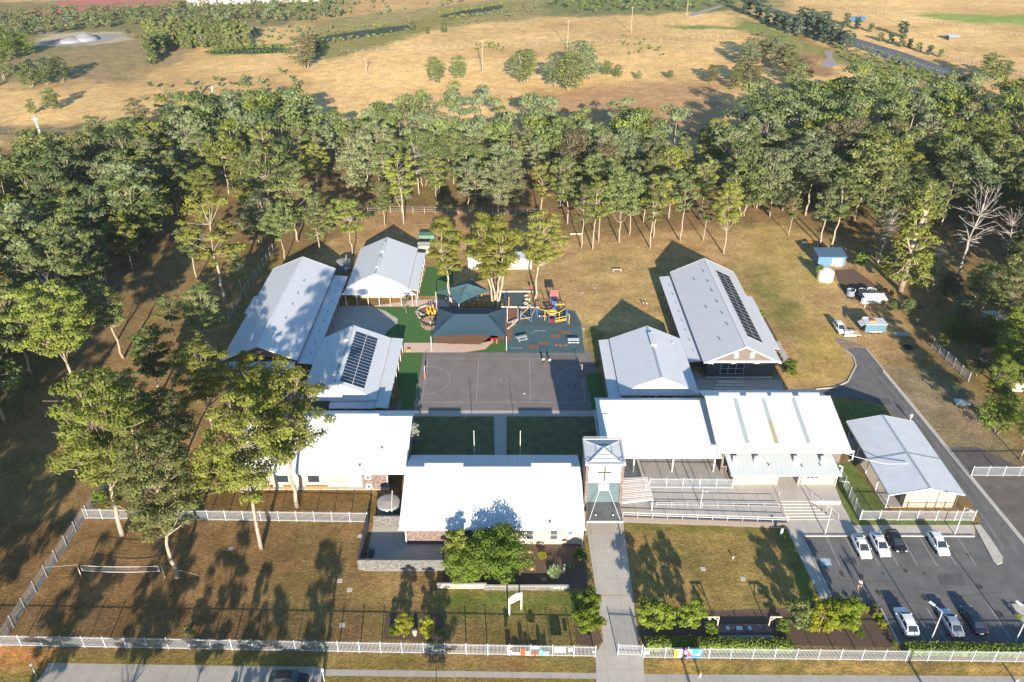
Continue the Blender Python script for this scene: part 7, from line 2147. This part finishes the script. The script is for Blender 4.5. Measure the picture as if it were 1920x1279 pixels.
# volleyball net
a, b = P(152.9, 1082), P(309, 1083)
t = thing('volleyball_net', 'white-edged volleyball net between two timber posts on the left lawn', 'net', (a.x, a.y, 0))
for q in (a, b): MB().tube([q, q + Vector((0, 0, 2.5))], .07, 8).build('post', M['timber_p'], t)
na, nb = a.lerp(b, .04), a.lerp(b, .96)
def cat_(z0_, sag, n=16): return [na.lerp(nb, i / n) + Vector((0, 0, z0_ - sag * 4 * (i / n) * (1 - i / n))) for i in range(n + 1)]
MB().tube(cat_(2.3, .22), .035, 5).build('tape', M['white'], t); MB().tube(cat_(1.3, .28), .035, 5).build('tape', M['white'], t)
for q in (na, nb): MB().tube([q + Vector((0, 0, 1.3)), q + Vector((0, 0, 2.3))], .03, 5).build('tape', M['white'], t)
mb = MB(); U, D_ = cat_(2.3, .22, 60), cat_(1.3, .28, 60)
for i in range(1, 60): mb.bar(U[i], D_[i], .012)
for k in range(1, 5): mb.tube([U[i].lerp(D_[i], k / 5) for i in range(0, 61, 4)], .007, 4)
mb.build('mesh', M['wire'], t)
for q, dx_ in ((a, -1), (b, 1)): MB().tube([q + Vector((0, 0, 2.4)), q + Vector((dx_ * 5, .3, 1.6 if dx_ < 0 else 0))], .012, 4).build('guy_rope', M['trim'], t)


def lamp_post(px, py, h, label, dirx=-.6, diry=.9):
    p = P(px, py)
    t = thing('lamp_post', label, 'lamp post', (p.x, p.y, 0), 'car park lamp posts')
    MB().tube([p, p + Vector((0, 0, h))], [.09, .06], 8).build('shaft', M['steel'], t)
    e = p + Vector((dirx, diry, h + .12))
    ar = MB().tube([p + Vector((0, 0, h)), e], .05, 6).build('arm', M['steel'], t)
    MB().bar(e, e + Vector((dirx, diry, .04)) * .7, .36, .12).build('lamp_head', M['white'], t)
    MB().lathe([(.18, 0), (.18, .05)], p, 12).build('base_plate', M['kerb'], t)


lamp_post(1745, 1202, 5.6, 'grey lamp post among the lower row of parked cars')
lamp_post(1547, 1001, 5.2, 'grey lamp post at the foot of the entrance steps')
lamp_post(1790, 1002, 5.4, 'grey lamp post beside the carport block fence', .4, -.6)
lamp_post(1905, 1201, 5.6, 'grey lamp post at the right edge beside the hedge')
lamp_post(1312, 957, 4.3, 'thin lamp post on the ramp before the covered area', .3, -.4)
# a tall pole outside the frame throws the thin shadow on the lawn
for i, (x, y) in enumerate(((-22.5, 50), (23, 52), (52, 50))):
    t = thing('power_pole', ['street power pole outside the picture, left one', 'street power pole outside the picture, middle one', 'street power pole outside the picture, right one'][i], 'pole', (x, y, 0), 'street poles outside the picture')
    MB().tube([(x, y, 0), (x, y, 10.5)], [.2, .15], 8).build('shaft', M['bark'], t)
    MB().box(x - 1, x + 1, y - .06, y + .06, 9.6, 9.75).build('crossarm', M['bark'], t)
for i, (px, py, lb) in enumerate(((68, 1268, 'white-capped marker post at the left end of the footpath'), (608, 1277, 'white-capped marker post beside the footpath step'))):
    p = P(px, py)
    t = thing('marker_post', lb, 'post', (p.x, p.y, 0), 'marker posts on the verge')
    MB().tube([p, p + Vector((0, 0, 1.9))], .05, 6).build('shaft', M['white'], t)
    MB().box(p.x - .16, p.x + .16, p.y - .1, p.y + .1, 1.902, 2.3).build('cap', M['white'], t)
p = P(1312, 1269)
t = thing('marker_post', 'short white post with an orange cap on the right footpath edge', 'post', (p.x, p.y, 0))
MB().tube([p, p + Vector((.05, 0, .62))], .12, 8).build('shaft', M['white'], t)
MB().tube([p + Vector((.05, 0, .622)), p + Vector((.06, 0, .85))], .15, 8).build('cap', M['orange'], t)
p = P(1905, 1280)
t = thing('marker_post', 'orange-capped white post at the bottom right corner', 'post', (p.x, p.y, 0))
MB().tube([p, p + Vector((.05, 0, .62))], .12, 8).build('shaft', M['white'], t)
MB().tube([p + Vector((.05, 0, .622)), p + Vector((.06, 0, .85))], .15, 8).build('cap', M['orange'], t)
p = P(1463, 1008)
t = thing('path_sign', 'narrow grey sign post at the lawn corner by the path', 'sign', (p.x, p.y, 0))
MB().tube([p, p + Vector((0, 0, 1.7))], .04, 6).build('shaft', M['steel'], t)
MB().box(p.x - .2, p.x + .2, p.y - .08, p.y - .042, .7, 1.9).build('panel', M['trim_blue'], t)
# shaded court garden by the hedge: timber brackets, stone table
for px, py, sx, lb in ((1344, 1178, -1, 'pale timber bracket with a hanging bell shape left of the memorial slab'), (1440, 1178, 1, 'pale timber bracket right of the memorial slab')):
    p = P(px, py)
    t = thing('timber_bracket', lb, 'frame', (p.x, p.y, 0))
    MB().bar(p, p + Vector((0, 0, 2.3)), .14).build('post', M['timber_p'], t)
    MB().bar(p + Vector((0, 0, 2.2)), p + Vector((sx * 1.5, 0, 2.2)), .14).build('beam', M['timber_p'], t)
    MB().bar(p + Vector((0, 0, 1.5)), p + Vector((sx * .7, 0, 2.12)), .1).build('brace', M['timber_p'], t)
    if sx < 0: MB().lathe([(.24, 0), (.2, .25), (.08, .4)], (p.x - 1.2, p.y, 1.7), 10).build('bell', M['stone'], t)
a = P(1345, 1192)
t = thing('memorial_slab', 'low brick bed with pale plaques behind the hedge', 'memorial', (a.x + 4, a.y, 0))
MB().box(a.x, a.x + 7.2, a.y + .1, a.y + 1.4, 0, .5).build('bed', M['brickr'], t)
MB().box(a.x, a.x + 7.2, a.y - 1.0, a.y + .098, 0, .1).build('slab', M['conc'], t)
for u, w_ in ((1.3, .4), (2.6, .8), (4.2, .4)): MB().box(a.x + u, a.x + u + w_, a.y + .5, a.y + 1.1, .502, .55).build('plaque', M['white'], t)
p = P(778, 1190)
t = thing('garden_statue', 'pale round stone pot between the two yellow-green standard trees', 'statue', (p.x, p.y, 0))
MB().lathe([(.3, 0), (.22, .1), (.35, .45), (.33, .8), (.22, .9)], p, 14).build('pot', M['stone'], t, smooth=True)
MB().lathe([(.2, .902), (.24, 1.0), (.12, 1.05)], p, 12).build('rim', M['kerb'], t)
p = P(1058, 1070)
t = thing('garden_statue', 'small white standing statue beside the spiky plant', 'statue', (p.x, p.y, 0))
MB().lathe([(.18, 0), (.2, .1), (.15, .5), (.2, .85), (.08, .98), (.11, 1.1), (.1, 1.22), (.03, 1.28)], p, 12).build('figure', M['white'], t, smooth=True)
MB().box(p.x - .22, p.x + .22, p.y - .22, p.y + .22, -.1, -.002).build('plinth', M['kerb'], t)
for px, py, lb, r0 in ((1018, 1024, 'small white round lamp by the office wall', .12), (1374, 1049, 'small white sprinkler head on the right lawn', .1)):
    p = P(px, py)
    t = thing('garden_lamp', lb, 'lamp', (p.x, p.y, 0))
    MB().tube([p, p + Vector((0, 0, .35))], .04, 6).build('stem', M['steel'], t)
    MB().ell(p + Vector((0, 0, .45)), (r0 + .08, r0 + .08, .12), 10, 5).build('head', M['white'], t)

# ------------------------------------------------------------------ cars
def make_car(name, label, paint, px, py, facing, L=4.6, W=1.82, Hc=1.45, style='sedan', group='cars in the car park'):
    """built with its nose at -Y; facing 1 = nose away from the camera"""
    p = P(px, py)
    c = Vector((p.x, p.y + L / 2, 0))
    t = thing('parked_car', label, 'car', c, group, PI if facing > 0 else 0)
    hw = W / 2
    def ring(y, w_, z0, zb_, zt):
        return [(-w_ * .86, y, z0), (-w_, y, z0 + .18), (-w_ * 1.0, y, zb_ * .75), (-w_ * .96, y, zb_), (-w_ * .78, y, zt), (0, y, zt + .035), (w_ * .78, y, zt), (w_ * .96, y, zb_), (w_, y, zb_ * .75), (w_, y, z0 + .18), (w_ * .86, y, z0)]
    h2 = L / 2
    if style == 'sedan': st_ = [(-h2, .72, .32, .48, .52), (-h2 + .12, .86, .24, .60, .66), (-h2 + .5, .96, .2, .70, .76), (-h2 + 1.25, 1, .2, .82, .90), (-.5, 1, .2, .88, .95), (.9, 1, .2, .90, .98), (h2 - .9, 1, .2, .92, 1.0), (h2 - .3, .95, .22, .90, 1.0), (h2 - .05, .86, .3, .80, .92), (h2, .76, .38, .66, .76)]
    else: st_ = [(-h2, .74, .32, .52, .56), (-h2 + .12, .88, .24, .66, .72), (-h2 + .5, .96, .22, .76, .84), (-h2 + 1.1, 1, .22, .88, .97), (-.5, 1, .22, .94, 1.02), (.9, 1, .22, .96, 1.04), (h2 - .5, .98, .22, .96, 1.04), (h2 - .08, .92, .28, .92, 1.0), (h2, .84, .36, .80, .9)]
    MB().loft([ring(y, w_ * hw, a_, b_, c_) for y, w_, a_, b_, c_ in st_]).build('body', M[paint], t, local=True, smooth=False)
    zb_ = .97 if style == 'sedan' else 1.02
    if style == 'sedan': cab = [(-1.15, .80, zb_ - .06), (-.35, .66, Hc - .05), (.55, .66, Hc), (1.1, .66, Hc - .06), (1.85, .78, zb_)]
    else: cab = [(-1.2, .82, zb_ - .04), (-.45, .69, Hc - .05), (.5, .70, Hc), (1.5, .69, Hc - .04), (h2 - .2, .78, zb_ + .08)]
    rings = []
    for y, w_, z in cab:
        wb = hw * .84 if y not in (cab[0][0], cab[-1][0]) else hw * w_
        zl_ = min(z, zb_ - .08)
        rings.append([(-wb, y, zb_ - .1), (-w_ * hw, y, z - .02), (0, y, z + .01), (w_ * hw, y, z - .02), (wb, y, zb_ - .1)])
    MB().loft(rings).build('window', M['glass'], t, local=True)
    # roof panel over the glass
    rs_ = [q for q in cab[1:-1]]
    rr2 = []
    for i, (y, w_, z) in enumerate(rs_):
        yy = y + (.06 if i == 0 else (.0))
        rr2.append([(-w_ * hw - .012, yy, z - .05), (-w_ * hw * .96, yy, z + .015), (0, yy, z + .045), (w_ * hw * .96, yy, z + .015), (w_ * hw + .012, yy, z - .05)])
    MB().loft(rr2).build('roof', M[paint], t, local=True)
    for sx in (-1, 1):
        pl = MB()
        pl.bar((sx * cab[0][1] * hw * .99, cab[0][0], zb_ - .03), (sx * cab[1][1] * hw, cab[1][0], cab[1][2]), .07, .05)
        pl.build('pillar', M[paint], t, local=True); pl = MB()
        pl.bar((sx * cab[-1][1] * hw * .99, cab[-1][0], cab[-1][2]), (sx * cab[-2][1] * hw, cab[-2][0], cab[-2][2]), .1, .05)
        pl.build('pillar', M[paint], t, local=True)
        MB().bar((sx * hw * .85, .45, zb_ - .02), (sx * hw * .68, .45, Hc - .03), .07, .05).build('pillar', M[paint], t, local=True)
    for sx in (-1, 1):
        for y in (-h2 + .85, h2 - .85):
            wo = bpy.data.objects.new('wheel', None); COL.objects.link(wo); wo.parent = t; wo.location = (sx * (hw - .1), y, .32); wo.rotation_euler = (0, PI / 2, 0)
            MB().lathe([(.2, -.1), (.32, -.1), (.325, 0), (.32, .1), (.2, .1)], (0, 0, 0), 16).build('tyre', M['tyre'], wo, local=True)
            MB().lathe([(.19, -.09), (.2, .09), (.06, .112)], (0, 0, 0), 12).build('rim', M['alu'], wo, local=True)
        MB().ell((sx * hw * .70, -h2 + .16, .60), (.2, .14, .09), 10, 5).build('headlight', M['lamp'], t, local=True)
        MB().ell((sx * hw * .76, h2 - .12, .80), (.17, .12, .11), 10, 5).build('tail_light', M['redlamp'], t, local=True)
        MB().ell((sx * (hw + .09), -.85, 1.0), (.1, .07, .07), 8, 4).build('mirror', M[paint], t, local=True)
    MB().box(-.5, .5, -h2 - .01, -h2 + .1, .34, .46).build('grille', M['black'], t, local=True)
    MB().box(-.26, .26, h2 - .03, h2 + .012, .52, .63).build('number_plate', M['white'], t, local=True)
    return t


make_car('car', 'white sedan parked leftmost in the upper row, bay beside the disabled bay', 'car_white', 1624.5, 1052, -1)
make_car('car', 'white sedan second from the left in the upper row', 'car_white', 1659.8, 1048.5, -1, 4.7)
make_car('car', 'black sedan parked in the upper row', 'car_black', 1690, 1040.5, -1, 4.5)
make_car('car', 'white hatchback parked alone at the right of the upper row', 'car_white', 1770.4, 1046, -1, 4.5, 1.84, 1.55, 'hatch')
make_car('car', 'white hatchback parked leftmost in the lower row by the garden bed', 'car_white', 1710, 1197, 1, 4.6, 1.86, 1.55, 'hatch')
make_car('car', 'silver sedan parked in the lower row behind the lamp post', 'car_silver', 1795.6, 1199.5, 1, 4.6)
make_car('car', 'dark navy sedan with red tail lights in the lower row', 'car_navy', 1839, 1194.4, 1, 4.7)
make_car('car', 'black wagon in the street at the bottom edge', 'car_black', 535, 1312, -1, 4.8, 1.9, 1.6, 'hatch', None).rotation_euler = (0, 0, PI / 2)
# utility with tray and load in the yard
p = P(1580, 629)
t = make_car('ute', 'white pick-up with a loaded tray parked beside the teal trailer', 'car_white', 1580, 629, -1, 4.4, 1.8, 1.6, 'hatch', None)
t.name = 'pickup_truck'; t['category'] = 'truck'
a, b = P(1582, 633), P(1602, 631)
t = thing('flat_trailer', 'low flat trailer loaded with boards between pick-up and teal trailer', 'trailer', ((a.x + b.x) / 2, a.y, 0))
MB().box(a.x, b.x + 1.2, a.y, a.y + 2.0, .5, .62).build('deck', M['timber_p'], t)
MB().box(a.x, b.x + .2, a.y - .12, a.y - .003, .3, .75).build('side_board', M['white'], t)
MB().box(a.x + .3, a.x + 1.2, a.y + .5, a.y + 1.5, .622, 1.2).build('load', M['steel'], t)
MB().box(a.x + 1.5, a.x + 2.2, a.y + .9, a.y + 1.7, .622, 1.05).build('load', M['cream_l'], t)
for x in (a.x + .5, b.x + .4):
    w_ = MB().lathe([(.1, -.1), (.3, -.1), (.3, .1), (.1, .1)], (0, 0, 0), 14).build('wheel', M['tyre'], t, local=True); w_.location = Vector((x, a.y + .15, .31)) - Vector(t.location); w_.rotation_euler = (PI / 2, 0, 0)

# ------------------------------------------------------------------ people
def person(label, px, py, rz, top, bottom, h=1.7, stride=.28, hairm='hair', bend=0.0, arms=.18, legs_skin=False):
    p = P(px, py)
    k = h / 1.72
    t = thing('person', label, 'person', (p.x, p.y, 0), rz=rz)
    t.scale = (k, k, k)
    J = {'pelvis': (0, 0, .93), 'waist': (0, .02 * bend, 1.08), 'chest': (0, .08 * bend, 1.30), 'neck': (0, .12 * bend, 1.47), 'head0': (0, .13 * bend + .01, 1.56), 'head1': (0, .14 * bend + .02, 1.66)}
    for s_, sg in (('L', -1), ('R', 1)):
        f = stride * sg
        J['hip' + s_] = (.09 * sg, 0, .90); J['knee' + s_] = (.10 * sg, f * .55 + .05, .50); J['ank' + s_] = (.10 * sg, f - .02, .10 + max(0, -f) * .15); J['toe' + s_] = (.11 * sg, f + .16, .04 + max(0, -f) * .05)
        J['sh' + s_] = (.19 * sg, .08 * bend, 1.40); J['elb' + s_] = (.25 * sg, -f * .5 * arms * 4 + .02, 1.12); J['wr' + s_] = (.25 * sg, -f * arms * 4 * .8 + .12, .90); J['hand' + s_] = (.25 * sg, -f * arms * 4 * .9 + .16, .82)
    Rr = {'pelvis': .15, 'waist': .13, 'chest': .155, 'neck': .055, 'head0': .085, 'head1': .10, 'hip': .10, 'knee': .06, 'ank': .04, 'toe': .035, 'sh': .065, 'elb': .043, 'wr': .028, 'hand': .04}
    E_ = [('pelvis', 'waist'), ('waist', 'chest'), ('chest', 'neck'), ('neck', 'head0'), ('head0', 'head1')]
    for s_ in 'LR': E_ += [('pelvis', 'hip' + s_), ('hip' + s_, 'knee' + s_), ('knee' + s_, 'ank' + s_), ('ank' + s_, 'toe' + s_), ('chest', 'sh' + s_), ('sh' + s_, 'elb' + s_), ('elb' + s_, 'wr' + s_), ('wr' + s_, 'hand' + s_)]
    def skin(name, edges, grow, m_, root, parent=t):
        ks = []
        for e in edges:
            for q in e:
                if q not in ks: ks.append(q)
        me = bpy.data.meshes.new(name); me.from_pydata([J[q] for q in ks], [(ks.index(a_), ks.index(b_)) for a_, b_ in edges], [])
        me.materials.append(m_)
        o = bpy.data.objects.new(name, me); COL.objects.link(o); o.parent = parent
        sk_ = o.modifiers.new('skin', 'SKIN'); sk_.use_smooth_shade = True
        for i, q in enumerate(ks):
            r_ = Rr.get(q, Rr.get(q.rstrip('LR'), .05)) + grow
            me.skin_vertices[0].data[i].radius = (r_, r_ * (.72 if q in ('pelvis', 'waist', 'chest') else 1)); me.skin_vertices[0].data[i].use_root = (q == root)
        sb = o.modifiers.new('sub', 'SUBSURF'); sb.levels = 1; sb.render_levels = 1
        return o
    body = skin('body', E_, 0, M['skin'], 'pelvis')
    skin('shirt', [('waist', 'chest'), ('chest', 'shL'), ('chest', 'shR'), ('shL', 'elbL'), ('shR', 'elbR')], .022, M[top], 'chest')
    if legs_skin:
        J['mL'] = tuple((a_ + b_) / 2 for a_, b_ in zip(J['hipL'], J['kneeL'])); J['mR'] = tuple((a_ + b_) / 2 for a_, b_ in zip(J['hipR'], J['kneeR'])); Rr['m'] = .085
        skin('shorts', [('pelvis', 'hipL'), ('pelvis', 'hipR'), ('hipL', 'mL'), ('hipR', 'mR')], .02, M[bottom], 'pelvis')
    else:
        skin('trousers', [('pelvis', 'hipL'), ('pelvis', 'hipR'), ('hipL', 'kneeL'), ('hipR', 'kneeR'), ('kneeL', 'ankL'), ('kneeR', 'ankR')], .02, M[bottom], 'pelvis')
    hd = J['head1']
    MB().ell((hd[0], hd[1] - .025, hd[2] + .02), (.112, .118, .115), 12, 7).build('hair', M[hairm], t, local=True, smooth=True)
    MB().ell((hd[0], hd[1] + .105, hd[2] - .05), (.014, .02, .02), 6, 4).build('nose', M['skin'], t, local=True)
    for sg in (-1, 1): MB().ell((hd[0] + sg * .035, hd[1] + .094, hd[2] - .015), (.012, .01, .008), 6, 4).build('eye', M['black'], t, local=True)
    for sg, s_ in ((-1, 'L'), (1, 'R')):
        q = J['toe' + s_]; MB().ell((q[0], q[1] - .06, q[2] + .005), (.05, .14, .045), 8, 5).build('shoe', M['black'], t, local=True)
        hb_ = J['hand' + s_]; fg = MB()
        for k_ in range(4): fg.tube([(hb_[0], hb_[1] + .02 + (k_ - 1.5) * .02, hb_[2] - .02), (hb_[0] - sg * .01, hb_[1] + .03 + (k_ - 1.5) * .022, hb_[2] - .09 + abs(k_ - 1.4) * .01)], [.010, .008], 5)
        fg.tube([(hb_[0], hb_[1] + .04, hb_[2] + .01), (hb_[0] - sg * .02, hb_[1] + .075, hb_[2] - .035)], [.011, .008], 5)
        fg.build('fingers', M['skin'], t, local=True)
    return t


person('person in a pale pink top and dark shorts walking across the car park', 1610, 1103, 2.6, 'cloth_pink', 'cloth_dark', 1.72, .3, legs_skin=True)
person('person in white top walking on the driveway near the carport block', 1706, 789, .4, 'cloth_white', 'cloth_pink', 1.7, .25)
person('person in white shirt and dark trousers walking on the court, the taller of two', 1030.5, 685, .8, 'cloth_white', 'cloth_dark', 1.75, .3)
person('slim person in white top and dark leggings left of the taller one on the court', 1018.5, 683, .5, 'cloth_white', 'cloth_dark', 1.6, .25)
person('child in a pale blue top standing in the shade on the right of the court', 1078, 727, 1.2, 'trim_blue', 'cloth_dark', 1.3, .1)
person('small child in red and white sitting upright on the dry grass, left of two', 1206, 573, .2, 'cloth_white', 'red', 1.0, .08)
person('small child in red and white on the dry grass, right of two', 1212, 574, 3.0, 'cloth_white', 'red', 1.0, .08)
for px, py, lb in ((983, 739, 'small white ball on the court right of centre'), (1097, 752, 'small white ball in the shade at the court corner')):
    p = P(px, py); t = thing('ball', lb, 'ball', (p.x, p.y, 0)); MB().ell((p.x, p.y, .13), (.13, .13, .13), 10, 6).build('sphere', M['white'], t, smooth=True)

# ------------------------------------------------------------------ thin morning air
hz = MB().box(-4200, 4200, -1700, 5200, -1, 110).build('haze', bpy.data.materials.new('thin_haze'))
tag(hz, kind='stuff')
hm = hz.data.materials[0]; hm.use_nodes = True
hn = hm.node_tree
for x in list(hn.nodes): hn.nodes.remove(x)
ho = hn.nodes.new('ShaderNodeOutputMaterial'); hv = hn.nodes.new('ShaderNodeVolumePrincipled')
hv.inputs['Color'].default_value = (.86, .92, 1, 1)
hv.inputs['Density'].default_value = .00007
hv.inputs['Anisotropy'].default_value = .1
hn.links.new(hv.outputs[0], ho.inputs['Volume'])
S.cycles.volume_bounces = 0
